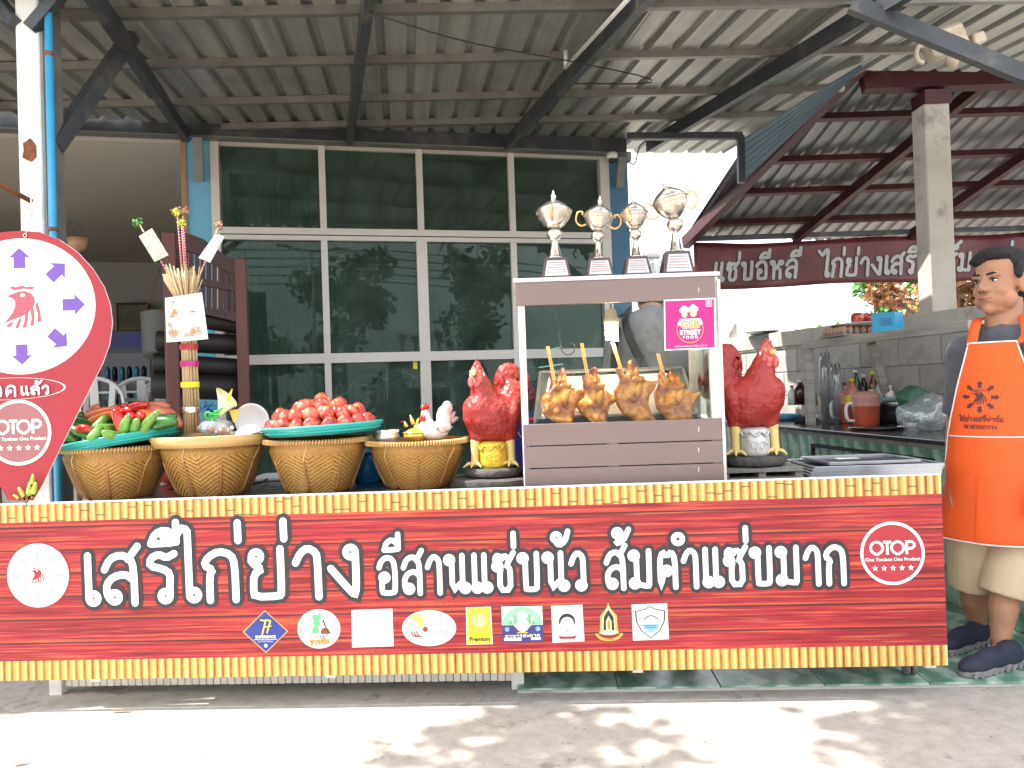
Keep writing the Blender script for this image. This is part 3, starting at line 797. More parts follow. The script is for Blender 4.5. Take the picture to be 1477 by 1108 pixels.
def table(px, Y, wd, label, rz=.23, mt='stainless'):
    q = P(px, 600, Y); t_ = thing('metal_table', (q.x, q.y, IFZ), label, 'table', rz)
    Mx = t_.matrix_basis
    mb = MB(); mb.box((0, 0, .74), (wd, .6, .02)); mb.build('table_top', M['white_plastic'], t_, world=False)
    for x in (-1, 1):
        for y in (-1, 1):
            mb = MB(); mb.tube([(x * (wd / 2 - .03), y * .27, .73), (x * (wd / 2 - .03), y * .27, 0)], .013, 8); mb.build('leg', M[mt], t_, world=False)
    mb = MB(); mb.tube([(-wd / 2 + .03, -.27, .25), (wd / 2 - .03, -.27, .25)], .01, 6); mb.build('stretcher', M[mt], t_, world=False)
table(230, 7.9, 1.0, 'thin legged metal table among the white chairs at the left opening')
table(600, 8.6, 1.2, 'glass topped metal table behind the middle window panes')
table(730, 8.8, 1.0, 'metal table behind the rightmost lower window pane')
# rack with bottles behind the window
q = P(560, 600, 7.4); rk = thing('metal_rack', (q.x, q.y, IFZ), 'chrome wire rack with shelves standing behind the lower panes', 'rack', .23)
for x in (0, .42, .9):
    for y in (0, .35):
        mb = MB(); mb.tube([(x, y, 0), (x, y, 1.42)], .01, 8); mb.build('upright', M['chrome'], rk, world=False)
for z in (.3, .8, 1.3):
    mb = MB()
    mb.box((.45, .17, z), (.92, .36, .012)); mb.build('shelf', M['clear_plastic'] if z > 1 else M['stainless'], rk, world=False)
mm('bottle_blue', (.03, .3, .5), .2, coat=.5)
b0 = MB(); b0.lathe([(.04, 0), (.042, .1), (.03, .15), (.012, .18), (.012, .21), (.0, .21)], 14)
a = rk.matrix_basis @ V((-.06, .1, 1.02)); solo(b0, 'spray_bottle', M['bottle_blue'], a, 'blue bottle hanging at the end of the chrome rack behind the glass', 'bottle', world=False)
# hanging yellow tag on the pane
mb = MB(); a, z = wpx(599, 527, .0)
mb.box((0, 0, 0), (.035, .004, .06)); o = solo(mb, 'price_tag', M['print_yellow'], W(a, z, .004), 'small yellow sticker on the lower middle window pane', 'sticker', world=False)
# drinks fridge, picture frame
q = P(192, 600, 9.6); fg = thing('drinks_fridge', (q.x, q.y, IFZ), 'dark blue glass door drinks fridge against the back wall', 'fridge', .23)
mm('fridge_blue', (.01, .02, .07), .3)
mb = MB(); mb.box((0, 0, .75), (.62, .55, 1.5)); mb.build('cabinet', M['fridge_blue'], fg, world=False, bevel=.01)
mb = MB(); mb.box((0, -.285, .68), (.54, .02, 1.1)); mb.build('door', M['granite_dark'], fg, world=False)
for z in (.3, .6, .9):
    for x in range(6): mb = MB(); mb.lathe([(.025, 0), (.025, .13), (.01, .17), (0, .17)], 8, (-.2 + x * .08, -.32, z)); mb.build('bottle', M['fridge_blue'] if x % 2 else M['bottle_blue'], fg, world=False)
mb = MB(); mb.box((0, -.283, 1.38), (.5, .012, .16)); mb.build('header', M['print_blue'], fg, world=False)
q = P(193, 470, 10.6); pf = thing('picture_frame', (q.x, q.y, q.z), 'dark framed picture leaning above the blue fridge in the room', 'picture', .23)
mb = MB(); mb.box((0, 0, .0), (.42, .03, .62)); mb.build('frame', M['dark_log'], pf, world=False, bevel=.008)
mm('picture_art', (.12, .11, .07), .6, var=.6, scale=4); mb = MB(); mb.box((0, -.018, 0), (.36, .006, .56)); mb.build('picture', M['picture_art'], pf, world=False)
# wall fan, seen through the upper right pane
q = P(790, 320, 8.2); wf = thing('wall_fan', q, 'round wall fan high up behind the upper right window pane', 'fan', .23)
mb = MB()
for r_ in (.06, .11, .16, .2): mb.tube([(r_ * math.cos(R(a)), 0, r_ * math.sin(R(a))) for a in range(0, 361, 20)], .004, 4, cap=False)
for k in range(12): mb.tube([(0, 0, 0), (.2 * math.cos(R(k * 30)), 0, .2 * math.sin(R(k * 30)))], .003, 4)
mb.build('guard', M['steel_grey'], wf, world=False)
mb = MB()
for k in range(3):
    a0 = R(k * 120); mb.poly([(.02 * math.cos(a0), .03, .02 * math.sin(a0)), (.17 * math.cos(a0 - .3), .02, .17 * math.sin(a0 - .3)), (.18 * math.cos(a0 + .5), .05, .18 * math.sin(a0 + .5))])
mb.build('blade', M['steel_grey'], wf, world=False)
mb = MB(); mb.ell((0, .1, 0), (.06, .1, .06), 12); mb.box((0, .3, -.05), (.04, .3, .05)); mb.build('motor', M['steel_dark'], wf, world=False)

# ================================================================ right-hand kitchen stall
def e_pt(px, Y): return Y
EY, EZ, SL = 8.0, P(1150, 340, 8.0).z, .395
def rz_(Y): return EZ + SL * (EY - Y)
kr = thing('kitchen_roof', P(1150, 340, EY), 'second ribbed zinc roof on maroon steel rafters over the kitchen at the right', 'roof')
rk0 = V((P(990, 342, EY).x, EY, EZ)); kd = V((.38, -1, SL)); kd.normalize()   # runs up towards the camera
kx = V((1, 0, 0)); kn = kx.cross(V((0, 1, -SL))).normalized()
Lk = 5.2
s = 0.0; k = 0
while s < 5.6:
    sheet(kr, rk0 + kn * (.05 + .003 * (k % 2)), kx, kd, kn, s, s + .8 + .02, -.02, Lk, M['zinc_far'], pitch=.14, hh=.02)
    s += .8; k += 1
# clear lower strip past the eave
mb = MB()
for py_Y in (7.77, 7.31, 6.88, 6.38, 5.4, 4.9, 4.4, 3.9):
    p = rk0 + kd * ((EY - py_Y) / -kd.y)
    mb = MB(); mb.bar(p + kn * .02, p + kx * 5.6 + kn * .02, .045, .06, kn); mb.build('purlin', M['maroon_steel'], kr)
mb = MB(); mb.bar(rk0, rk0 + kx * 5.6, .05, .05); mb.build('eave_bar', M['steel_dark'], kr)
p = rk0 + kd * ((EY - 5.93) / -kd.y)
mb = MB(); mb.bar(p - kn * .08 + kx * .1, p + kx * 5.6 - kn * .08, .07, .16, kn); mb.build('main_beam', M['maroon_steel'], kr)
for x in (0, 1.12, 2.3, 3.5, 4.7):
    o = rk0 + kx * x - kn * .03
    mb = MB(); mb.bar(o + kd * -.03, o + kd * Lk, .06 if x else .075, .09 if x else .12, kn); mb.build('rafter', M['maroon_steel'], kr)
# blue translucent gusset sheet between the two roofs
ga = [P(1072, 150, 6.0), P(1100, 190, 6.3), P(1118, 228, 6.3), P(1072, 262, 6.1)]
q0 = P(1070, 198, 6.05); q1 = P(1068, 258, 6.05); q2 = P(1082, 240, 5.9); q3 = P(1235, 90, 4.9); q4 = P(1200, 130, 5.1)
mb = MB(); nn = 13
A0, A1 = P(1071, 200, 6.12), P(1240, 96, 4.95); B0, B1 = P(1072, 262, 6.12), P(1244, 99, 4.9)
vs = []
for i in range(nn + 1):
    f = i / nn; jog = .045 * (i % 2)
    vs += [A0.lerp(B0, f) + V((0, -jog, 0)), A1.lerp(B1, f) + V((0, -jog, 0))]
mb.add(vs, [(2 * i, 2 * i + 1, 2 * i + 3, 2 * i + 2) for i in range(nn)])
mb.build('gusset_sheet', M['clear_sheet'], kr)
# column
q = P(1347, 300, 5.93); col = thing('concrete_column', (q.x, q.y, 0), 'square grey concrete column carrying the maroon roof beam', 'column')
mb = MB(); mb.box((q.x, q.y, rz_(5.93) / 2 - .12), (.19, .19, rz_(5.93) - .24)); mb.build('shaft', M['concrete_col'], col, bevel=.008)
mb = MB(); mb.box((q.x, q.y - .02, rz_(5.93) - .22), (.2, .2, .1)); mb.build('cap_plate', M['maroon_steel'], col)
# electric winch / floodlight box on the beam
q = P(1362, 62, 4.1); fl = thing('floodlight', q, 'old off-white metal floodlight housing with a hook under the roof near the column', 'lamp')
mm('old_white', (.55, .48, .36), .6, var=.1, dirt=(.3, .2, .12), dirts=12)
mb = MB(); mb.box(q + V((0, 0, .0)), (.2, .12, .14), Matrix.Rotation(-.35, 3, 'Y')); mb.build('housing', M['old_white'], fl, bevel=.02)
mb = MB(); c = P(1330, 78, 4.05); mb.tube([c + V((.03 * math.cos(R(a)), 0, .045 * math.sin(R(a)))) for a in range(60, 300, 20)], .012, 8); mb.build('hook', M['old_white'], fl)
mb = MB(); mb.box(P(1409, 57, 4.1), (.07, .06, .06), Matrix.Rotation(-.3, 3, 'Y')); mb.build('lamp_socket', M['old_white'], fl, bevel=.008)
mb = MB(); mb.lathe([(.02, -.05), (.035, 0), (.02, .04)], 12, P(1374, 84, 4.05)); mb.build('glass_cup', M['old_white'], fl)

# block wall
WA = V((2.39, 7.63, 0)); WB = V((3.10, 5.25, 0))
wz = 1.67
wa = V((WA.x, WA.y, 0)); wb = V((WB.x, WB.y, 0)); wdv = (wb - wa).normalized(); wnn = V((-wdv.y, wdv.x, 0))
if wnn.dot(CAM - wa) < 0: wnn = -wnn
blockwall = thing('block_wall', wa, 'low grey concrete block wall with a cap beam behind the kitchen counter', 'wall')
wl = (wb - wa).length + 2.6
bl = MB(); bl.box((0, 0, 0), (.392, .09, .208)); bme = bl.mesh('block', M['concrete_block'], bevel=.003)
angw = math.atan2(wdv.y, wdv.x)
mb = MB(); c = wa + wdv * (wl / 2 - .5) - wnn * .06; mb.box((c.x, c.y, .76), (wl + 1, .07, 1.52), Matrix.Rotation(angw, 3, 'Z')); mb.build('mortar', M['concrete_col'], blockwall)
for j in range(7):
    for i in range(-2, int(wl / .4) + 1):
        p = wa + wdv * (i * .4 + (.2 if j % 2 else 0)) - wnn * .058
        o = bpy.data.objects.new('block', bme); COL.objects.link(o); o.parent = blockwall
        o.matrix_basis = blockwall.matrix_basis.inverted() @ Matrix.Translation((p.x, p.y, .11 + .2155 * j)) @ Matrix.Rotation(angw, 4, 'Z')
mb = MB(); c = wa + wdv * (wl / 2 - .5) - wnn * .06; mb.box((c.x, c.y, wz - .07), (wl + 1, .14, .14), Matrix.Rotation(angw, 3, 'Z')); mb.build('cap_beam', M['concrete_col'], blockwall, bevel=.006)
# counter with granite top, green tiled front
cz = .876
cA = V((1.95, 6.3, cz)); cB = V((2.2, 4.0, cz))
cdv = (cB - cA); cdv.z = 0; cl = cdv.length; cdv.normalize(); cnn = V((-cdv.y, cdv.x, 0))
if cnn.dot(CAM - cA) < 0: cnn = -cnn
ctr = thing('kitchen_counter', (cA.x, cA.y, 0), 'kitchen counter with a dark granite top and green marbled tile front', 'counter')
angc = math.atan2(cdv.y, cdv.x)
def cbox(mb, l0, l1, d0, d1, z0, z1):
    c = V((cA.x, cA.y, 0)) + cdv * ((l0 + l1) / 2) - cnn * ((d0 + d1) / 2); return mb.box((c.x, c.y, (z0 + z1) / 2), (l1 - l0, d1 - d0, z1 - z0), Matrix.Rotation(angc, 3, 'Z'))
mb = MB(); cbox(mb, -1.2, cl + 1.2, 0, .75, cz - .025, cz); mb.build('countertop', M['granite_dark'], ctr, bevel=.004)
mb = MB(); cbox(mb, -1.2, cl + 1.1, .05, .7, 0.02, cz - .026); mb.build('body', M['concrete_col'], ctr)
tl = MB(); tl.box((0, 0, 0), (.296, .01, .396)); tlm = tl.mesh('tile', M['tile'], bevel=.001)
for j in range(2):
    for i in range(int((cl + 2.2) / .3)):
        p = V((cA.x, cA.y, 0)) + cdv * (-1.2 + i * .3 + .15) - cnn * .044
        o = bpy.data.objects.new('tile', tlm); COL.objects.link(o); o.parent = ctr
        o.matrix_basis = ctr.matrix_basis.inverted() @ Matrix.Translation((p.x, p.y, .225 + .4 * j)) @ Matrix.Rotation(angc, 4, 'Z')
# niche frame in the counter's front
n0 = PP(1172, 642, cA - cnn * .02 + V((0, 0, 0)), cnn); n1 = PP(1345, 668, cA - cnn * .02, cnn)
mb = MB(); mb.bar(n0, V((n1.x, n1.y, n0.z - .0)), .03, .02); mb.bar(n0, n0 - V((0, 0, .3)), .02, .02, cnn); mb.build('niche_frame', M['dark_log'], ctr)
# wooden shelf over the counter
sz = P(1170, 484, 5.55).z
sA = PZ(1168, 486, sz) ; sB = P(1395, 472, 3.9)
mm('grey_wood', (.42, .39, .35), .75, var=.25, stretch=(.3, .3, 3), scale=6, dirt=(.18, .15, .12), dirts=5, bump=.2)
shz = 1.2 + .27
sA = P(1160, 489, 5.95); sB = P(1400, 467, 4.25); sA.z = sB.z = (sA.z + sB.z) / 2
shelf = thing('wooden_shelf', (sA.x, sA.y, 0), 'weathered grey wooden shelf on posts over the kitchen counter', 'shelf')
sdv = (sB - sA).normalized(); snn = V((-sdv.y, sdv.x, 0))
if snn.dot(CAM - sA) < 0: snn = -snn
mb = MB(); mb.bar(sA - V((0, 0, .03)), sB - V((0, 0, .03)), .03, .06); mb.build('front_rail', M['grey_wood'], shelf, bevel=.003)
for k in range(3):
    mb = MB(); o = -snn * (.09 + k * .12) ; mb.bar(sA + o - V((0, 0, .012)), sB + o - V((0, 0, .012)), .11, .02); mb.build('board', M['grey_wood'], shelf)
mb = MB(); mb.bar(V((sA.x, sA.y, sA.z - .06)) + sdv * .05, V((sA.x, sA.y, cz + .001)) + sdv * .05, .06, .06, (0, 1, 0)); mb.build('post', M['grey_wood'], shelf, bevel=.003)
e1 = PP(1257, 495, sA - snn * .1, snn); e2 = PP(1277, 565, sA - snn * .3, snn); e1.z = min(e1.z, sA.z - .062)
mb = MB(); mb.bar(e1, e2, .05, .04, (0, 1, 0)); mb.build('brace', M['grey_wood'], shelf)
# ================================================================ the food cart and its printed banner
BR = P(1357, 683, 2.93); BLp = P(-12, 726, 3.10)
bx = V((BR.x - BLp.x, BR.y - BLp.y, 0)).normalized(); BW = (V((BR.x - BLp.x, BR.y - BLp.y, 0))).length
BZ0, BZ1 = .127, .823
bpl = Plane(V((BLp.x, BLp.y, BZ0)), bx, V((0, 0, 1)))
bn = bpl.N; BH = BZ1 - BZ0
cart = thing('food_cart', (BLp.x + bx.x * BW / 2, BLp.y + bx.y * BW / 2, 0), 'long food cart with a red plank print banner edged in bamboo print', 'food cart')
SH = .076
# printed red planks
m, t, b, co = newmat('print_planks')
sep = t.n('ShaderNodeSeparateXYZ'); t.l(co, sep.inputs[0]); X, Z = sep.outputs[0], sep.outputs[2]
pi_ = t.m('DIVIDE', t.m('ADD', Z, .004), .0910); row = t.m('FLOOR', pi_); fz = t.m('FRACT', pi_)
wn = t.n('ShaderNodeTexWhiteNoise'); wn.noise_dimensions = '1D'; t.l(row, wn.inputs['W'])
cv = t.n('ShaderNodeCombineXYZ'); t.l(t.m('MULTIPLY_ADD', wn.outputs[0], 9.0, X), cv.inputs[0]); t.l(Z, cv.inputs[2])
grain = t.noise(t.vmul(cv.outputs[0], (1.0, 1, 36)), 1.0, 6, .68)
fine = t.noise(t.vmul(cv.outputs[0], (2.5, 1, 110)), 1.0, 4, .6)
patch = t.noise(t.vmul(cv.outputs[0], (1.3, 1, 9)), 1.0, 4, .6)
c1 = t.ramp(grain, [(.34, (.07, .006, .009)), (.45, (.26, .012, .02)), (.55, (.40, .018, .028)), (.64, (.62, .08, .03)), (.72, (.78, .2, .06))])
c1 = t.mix(t.ramp(patch, [(.35, 0.0), (.7, .55)]), c1, (.36, .012, .03))
c1 = t.mix(t.ramp(fine, [(.52, 0.0), (.66, .55)]), c1, (.75, .2, .06))
c1 = t.mix(t.ramp(fine, [(.36, .7), (.46, 0.0)]), c1, (.07, .005, .01))
edge = t.ramp(fz, [(0.0, 1.0), (.045, 1.0), (.075, 0.0), (.93, 0.0), (1.0, .4)])
c2 = t.mix(edge, c1, (.05, .01, .02))
hl = t.ramp(fz, [(.05, 0.0), (.08, .45), (.2, 0.0)])
c2 = t.mix(hl, c2, (.7, .12, .04))
t.l(c2, b.inputs['Base Color']); b.inputs['Roughness'].default_value = .42; M['planks'] = m
# printed bamboo
def bamboo(nm, nodes, amber):
    m, t, b, co = newmat(nm)
    sep = t.n('ShaderNodeSeparateXYZ'); t.l(co, sep.inputs[0]); X, Z = sep.outputs[0], sep.outputs[2]
    pitch = .0325
    u = t.m('DIVIDE', X, pitch); cell = t.m('FLOOR', u); f = t.m('FRACT', u)
    wn = t.n('ShaderNodeTexWhiteNoise'); wn.noise_dimensions = '1D'; t.l(cell, wn.inputs['W']); rnd = wn.outputs[0]
    c = t.ramp(f, [(0, (.05, .012, .002)), (.10, (.20, .07, .012)), (.2, (.50, .25, .05)), (.36, amber), (.53, (.76, .54, .19)), (.66, (.80, .66, .34)), (.80, amber), (.92, (.36, .13, .025)), (1, (.05, .012, .002))])
    tone = t.mix(t.m('MULTIPLY', rnd, .35), c, (.62, .36, .08))
    cv = t.n('ShaderNodeCombineXYZ'); t.l(cell, cv.inputs[0]); t.l(t.m('MULTIPLY', Z, 14), cv.inputs[2]); t.l(t.m('MULTIPLY', f, .5), cv.inputs[1])
    tone = t.mix(t.ramp(t.noise(cv.outputs[0], 2.2, 3), [(.4, 0.0), (.75, .35)]), tone, (.7, .42, .1))
    if nodes:
        wn2 = t.n('ShaderNodeTexWhiteNoise'); wn2.noise_dimensions = '1D'; t.l(t.m('ADD', cell, 33.3), wn2.inputs['W'])
        zc = t.m('MULTIPLY', wn2.outputs[0], SH); d = t.m('ABSOLUTE', t.m('SUBTRACT', Z, t.m('ADD', zc, nodes)))
        on = t.m('GREATER_THAN', rnd, .35)
        tone = t.mix(t.m('MULTIPLY', on, t.ramp(d, [(0, 1.0), (.0015, .95), (.004, 0.0)])), tone, (.09, .05, .02))
    t.l(tone, b.inputs['Base Color']); b.inputs['Roughness'].default_value = .45; M[nm] = m
bamboo('bamboo_upper', BZ1 - SH, (.53, .30, .085)); bamboo('bamboo_lower', 0, (.62, .35, .07))
bang = math.atan2(bx.y, bx.x)
def panel(name, z0, z1, mat, d0=-.008, parent=None, x0=0, x1=None):
    x1 = BW if x1 is None else x1
    mb = MB()
    mb.box(((x0 + x1) / 2, 0, (z0 + z1) / 2), (x1 - x0, .008, z1 - z0))
    for v_ in mb.v:
        if v_.z > .5: v_.z += .0052 * v_.x      # the top edge rises slightly to the right
    me = mb.mesh(name, mat); o = bpy.data.objects.new(name, me); COL.objects.link(o); o.parent = parent or cart
    base = Matrix.Translation(V((BLp.x, BLp.y, 0)) - bn * .004) @ Matrix.Rotation(bang, 4, 'Z')
    o.matrix_basis = (parent or cart).matrix_basis.inverted() @ base if not parent else Matrix()
    return o
banner = panel('banner', BZ0 + SH, BZ1 - SH, M['planks'])
panel('bamboo_border', BZ1 - SH, BZ1 - .006, M['bamboo_upper']); panel('bamboo_border', BZ0, BZ0 + SH, M['bamboo_lower'])
panel('white_edge', BZ1 - .006, BZ1, M['white_paint'])
o_ = bpl
def BP(px, py): return o_.px(px, py)
def pw(pl_, x0, y0, x1, y1): return pl_.px(x0, y0), pl_.px(x1, y1)
# big Thai writing
def bprint(): 
    p = Print(bpl); return p
ppm = 1 / (BW / 1369)
for (txt, p0, p1, hg, wd, ow) in (('เสรีไก่ย่าง', (119, 872), (530, 858), 70, .036, .076), ('อีสานแซ่บนัว', (545, 857), (850, 850), 53, .026, .062), ('ส้มตำแซ่บมาก', (872, 849), (1226, 841), 53, .026, .062)):
    pr = bprint(); a = BP(*p0); b_ = BP(*p1); H = (BP(p0[0], p0[1] - hg) - a).length
    thai(pr, txt, a.x, a.y, b_.x, b_.y, H, M['print_white'], wd * .8, h=1.0, out=M['print_dark'], owd=ow * .8, loop=.095, rnd=1); pr.build('thai_lettering', cart)
def logo_ring(pr, c, r, red, wh, t_, h):
    pr.disc(c, r, red, h, 48); pr.ring(c, r * .93, r * 1.03, wh, h + .4, 56)
def star(pr, c, r, m, h, n=5, rot=90, inner=.42):
    pr.poly([V((c[0] + (r if i % 2 == 0 else r * inner) * math.cos(R(rot + 180 / n * i)), c[1] + (r if i % 2 == 0 else r * inner) * math.sin(R(rot + 180 / n * i)))) for i in range(2 * n)], m, h)
def otop(pr, c, r, disc_mat, wh, h=1.0):
    logo_ring(pr, c, r, disc_mat, wh, 0, h)
    k = r / 1.0; x0 = -.56 * r; cy = c[1] + .18 * r; lw = .085 * r
    def pt(x, y): return V((c[0] + x * r, cy + y * r))
    for ox in (-.50, .17):
        pr.ring((c[0] + ox * r, cy), .15 * r, .15 * r + lw, wh, h + .8, 28, -75, 255)
        pr.stroke([pt(ox - .02, -.24), pt(ox - .06, -.16)], lw * .8, wh, h + 1.0, False); pr.stroke([pt(ox + .06, -.16), pt(ox + .02, -.24)], lw * .8, wh, h + 1.1, False)
    pr.stroke([pt(-.29, .19), pt(-.03, .19)], lw, wh, h + .8, False, 0); pr.stroke([pt(-.16, .19), pt(-.16, -.22)], lw, wh, h + 1.0, False, 0)
    pr.stroke([pt(.46, -.22), pt(.46, .19), pt(.62, .19), pt(.70, .12), pt(.70, .04), pt(.62, -.03), pt(.46, -.03)], lw, wh, h + .8, False, 0)
    latin(pr, 'One Tambon One Product', c[0], cy - .38 * r, .155 * r, wh, h + .8, bold=.004 * r, sx=1.02)
    for i in range(5): star(pr, (c[0] + (-.6 + .3 * i) * r * .95, cy - .66 * r), .11 * r, wh, h + .8)
pr = bprint(); c = BP(1287, 798); r_ = (BP(1331, 797) - c).length * 1.03
otop(pr, c, r_, M['print_red'], M['print_white'], 1.0); pr.build('round_emblem', cart)
# rooster head emblem ( traced in a 785 px wide drawing )
RH = [(48, 497), (75, 484), (100, 474), (130, 464), (165, 462), (205, 474), (228, 500), (234, 535), (222, 572), (190, 606), (140, 634), (80, 655), (24, 681), (55, 645), (85, 605), (102, 565), (102, 530), (85, 510)]
RC = [(66, 440), (88, 428), (104, 438), (122, 430), (150, 426), (176, 436), (200, 430), (233, 436), (218, 452), (150, 446), (92, 458)]
RSs = [[(40, 693), (72, 672), (95, 662), (80, 692), (62, 704)], [(103, 709), (118, 665), (132, 645), (146, 640), (136, 675), (124, 710)], [(150, 708), (165, 660), (166, 622), (188, 606), (188, 650), (176, 704)], [(203, 695), (212, 640), (204, 596), (222, 570), (232, 625), (228, 690)], [(250, 672), (252, 610), (236, 560), (250, 528), (268, 590), (277, 660)]]
def rooster_logo(pr, T, m, wh, h):
    pr.poly([T(p) for p in RH], m, h); pr.poly([T(p) for p in RC], m, h)
    for s_ in RSs: pr.poly([T(p) for p in s_], m, h)
    e = T((152, 489)); q = T((168, 489)); pr.disc(e, (q - e).length, wh, h + .5, 16, (q - e).length * .8)
def arrow(pr, c, r0, r1, wd, a, m, h):
    d = V((math.cos(a), math.sin(a))); n = V((-d.y, d.x)); c = V(c); L = r1 - r0
    P_ = [c + d * r0 + n * wd * .3, c + d * r0 - n * wd * .3, c + d * (r0 + L * .55) - n * wd * .3, c + d * (r0 + L * .52) - n * wd * .55, c + d * r1, c + d * (r0 + L * .52) + n * wd * .55, c + d * (r0 + L * .55) + n * wd * .3]
    pr.poly(P_, m, h)
pr = bprint(); c = BP(55, 830); r_ = (BP(102, 829) - c).length
pr.disc(c, r_, M['print_rose'], 1, 48); pr.disc(c, r_ * .95, M['print_white'], 1.4, 48)
mm('print_mint', (.33, .6, .5), .5, var=.04)
for i in range(8): arrow(pr, c, r_ * .5, r_ * .78, r_ * .2, R(90 + i * 45), M['print_mint'], 1.8)
rooster_logo(pr, lambda p: V((c.x + (p[0] - 165) / 250 * r_ * .42, c.y - (p[1] - 570) / 250 * r_ * .42)), M['print_rose'], M['print_white'], 1.8)
pr.build('round_emblem', cart)
# row of award stickers
def sticker(): return bprint()
W_, D_ = M['print_white'], M['print_dark']
# 1 blue diamond
pr = sticker(); c = BP(383, 911); rr = (BP(416, 911) - c).length
def dia(c, a, b_): return [V((c.x + a, c.y)), V((c.x, c.y + b_)), V((c.x - a, c.y)), V((c.x, c.y - b_))]
pr.poly(dia(c, rr, rr * .93), M['print_gold'], 1); pr.poly(dia(c, rr * .93, rr * .87), M['print_blue'], 1.4)
for x0 in (-.2, .02):
    pr.stroke([V((c.x + x0 * rr, c.y + .5 * rr)), V((c.x + (x0 + .22) * rr, c.y + .46 * rr)), V((c.x + (x0 + .05) * rr, c.y - .05 * rr + x0 * rr * .5))], rr * .06, M['print_yellow'], 1.9 + x0, rnd=0)
pr.stroke([V((c.x - .02 * rr, c.y + .2 * rr)), V((c.x + .25 * rr, c.y + .24 * rr))], rr * .05, M['print_yellow'], 2.2, rnd=0)
latin(pr, 'EXPERIENCE', c.x, c.y - .23 * rr, rr * .16, W_, 1.9, bold=.0006); pr.stroke([V((c.x - .5 * rr, c.y - .34 * rr)), V((c.x + .5 * rr, c.y - .34 * rr))], rr * .02, W_, 1.9, rnd=0)
latin(pr, 'by OTOP Market', c.x, c.y - .42 * rr, rr * .09, W_, 1.9); pr.disc(c + V((0, -.6 * rr)), rr * .08, W_, 1.9, 10); pr.build('logo_sticker', cart, 'small blue diamond sticker')
# 2 khon kaen oval
pr = sticker(); c = BP(460, 907); rr = (BP(491, 907) - c).length; ry = rr * .9
pr.disc(c, rr, W_, 1, 40, ry)
q = lambda x, y: V((c.x + x * rr, c.y + y * rr))
pr.poly([q(-.3, .55), q(-.2, .7), q(0, .62), q(.05, .8), q(.15, .6), q(.02, .42), q(.1, .2), q(-.05, .1), q(.05, -.1), q(-.3, -.25), q(-.32, -.05), q(-.2, .15), q(-.25, .38)], M['print_teal'] if False else M['print_green'], 1.5)
pr.poly([q(.08, -.1), q(.2, .05), q(.45, .0), q(.52, -.22), q(.1, -.25)], M['print_brown'], 1.5); pr.stroke([q(.3, 0), q(.2, .4), q(.33, .1), q(.45, -.2)], rr * .04, D_, 1.7, rnd=0)
pr.ring(q(-.47, .12), rr * .06, rr * .09, D_, 1.5, 14)
txt = 'OTOP KHONKAEN'
for i, ch in enumerate(txt):
    f = i / (len(txt) - 1); x = -.78 + 1.58 * f; latin(pr, ch, c.x + x * rr, c.y + (-.42 + .3 * (f * 2 - 1) ** 2 + .08 * f) * rr, rr * (.3 if i == 0 else .2), D_, 1.6, rot=(f - .5) * .6)
thai(pr, 'ชวนชิม', c.x - .42 * rr, c.y - .72 * rr, c.x + .5 * rr, c.y - .66 * rr, rr * .2, M['print_orange'], rr * .055, h=1.6)
pr.build('logo_sticker', cart, 'white oval sticker with a green figure')
# 3 faint white square
pr = sticker(); c = BP(537, 906); 
pr.pxpoly([(507, 880), (566, 878), (568, 932), (508, 934)], W_, 1); rr = (BP(566, 906) - c).length
for k_ in (.62, .42, .2):
    d4 = dia(c, rr * k_, rr * k_)
    for i in range(4): pr.stroke([d4[i], d4[(i + 1) % 4]], rr * .012, M['print_palegrey'], 1.5 + i * .1, False, 0)
pr.disc(c, rr * .06, M['print_palegrey'], 1.5, 10); pr.build('logo_sticker', cart, 'white square sticker with a faint diamond line drawing')
# 4 oval zab nua
pr = sticker(); c = BP(619, 906); rr = (BP(658, 906) - c).length
pr.disc(c, rr, W_, 1, 44, rr * .66); q = lambda x, y: V((c.x + x * rr, c.y + y * rr))
pr.disc(q(-.45, .27), rr * .27, M['print_lime'], 1.5, 26); pr.disc(q(-.6, .12), rr * .18, W_, 1.9, 20); pr.disc(q(-.14, -.04), rr * .1, M['print_brown'], 1.6, 16)
for x in (-.62, -.52, -.42): pr.stroke([q(x - .05, -.12), q(x + .02, -.28), q(x + .14, -.3)], rr * .05, M['print_brown'], 1.6 + x * .2)
thai(pr, 'แซ่บนัว', c.x + .08 * rr, c.y - .3 * rr, c.x + .86 * rr, c.y - .26 * rr, rr * .2, M['print_grey'], rr * .045, h=1.5)
thai(pr, 'อีสาน', c.x + .12 * rr, c.y + .08 * rr, c.x + .8 * rr, c.y + .1 * rr, rr * .2, M['print_palegrey'], rr * .04, h=1.5)
pr.build('logo_sticker', cart, 'white oval sticker with a lime green ring')
# 5 yellow premium
pr = sticker(); pr.pxpoly([(672, 876), (708, 875), (711, 929), (673, 930)], W_, 1); pr.pxpoly([(673.5, 877), (706.5, 876), (709.5, 928), (674.5, 929)], M['print_yellow'], 1.4)
c = BP(691, 895); rr = (BP(708, 895) - c).length; pr.ring(c, rr * .78, rr * .9, M['print_gold'], 1.8, 30); pr.ring(c, rr * .6, rr * .66, M['print_gold'], 1.8, 30)
mm('print_lemon', (.8, .75, .3), .5); pr.disc(c, rr * .58, M['print_lemon'], 1.8, 24); pr.stroke([c + V((-.4 * rr, -.1 * rr)), c + V((-.1 * rr, .2 * rr)), c + V((.1 * rr, -.15 * rr)), c + V((.4 * rr, .15 * rr))], rr * .05, M['print_gold'], 2.2)
q_ = BP(692, 922); latin(pr, 'Premium', q_.x, q_.y, rr * .48, D_, 1.8, bold=.0008); pr.build('logo_sticker', cart, 'yellow sticker reading Premium')
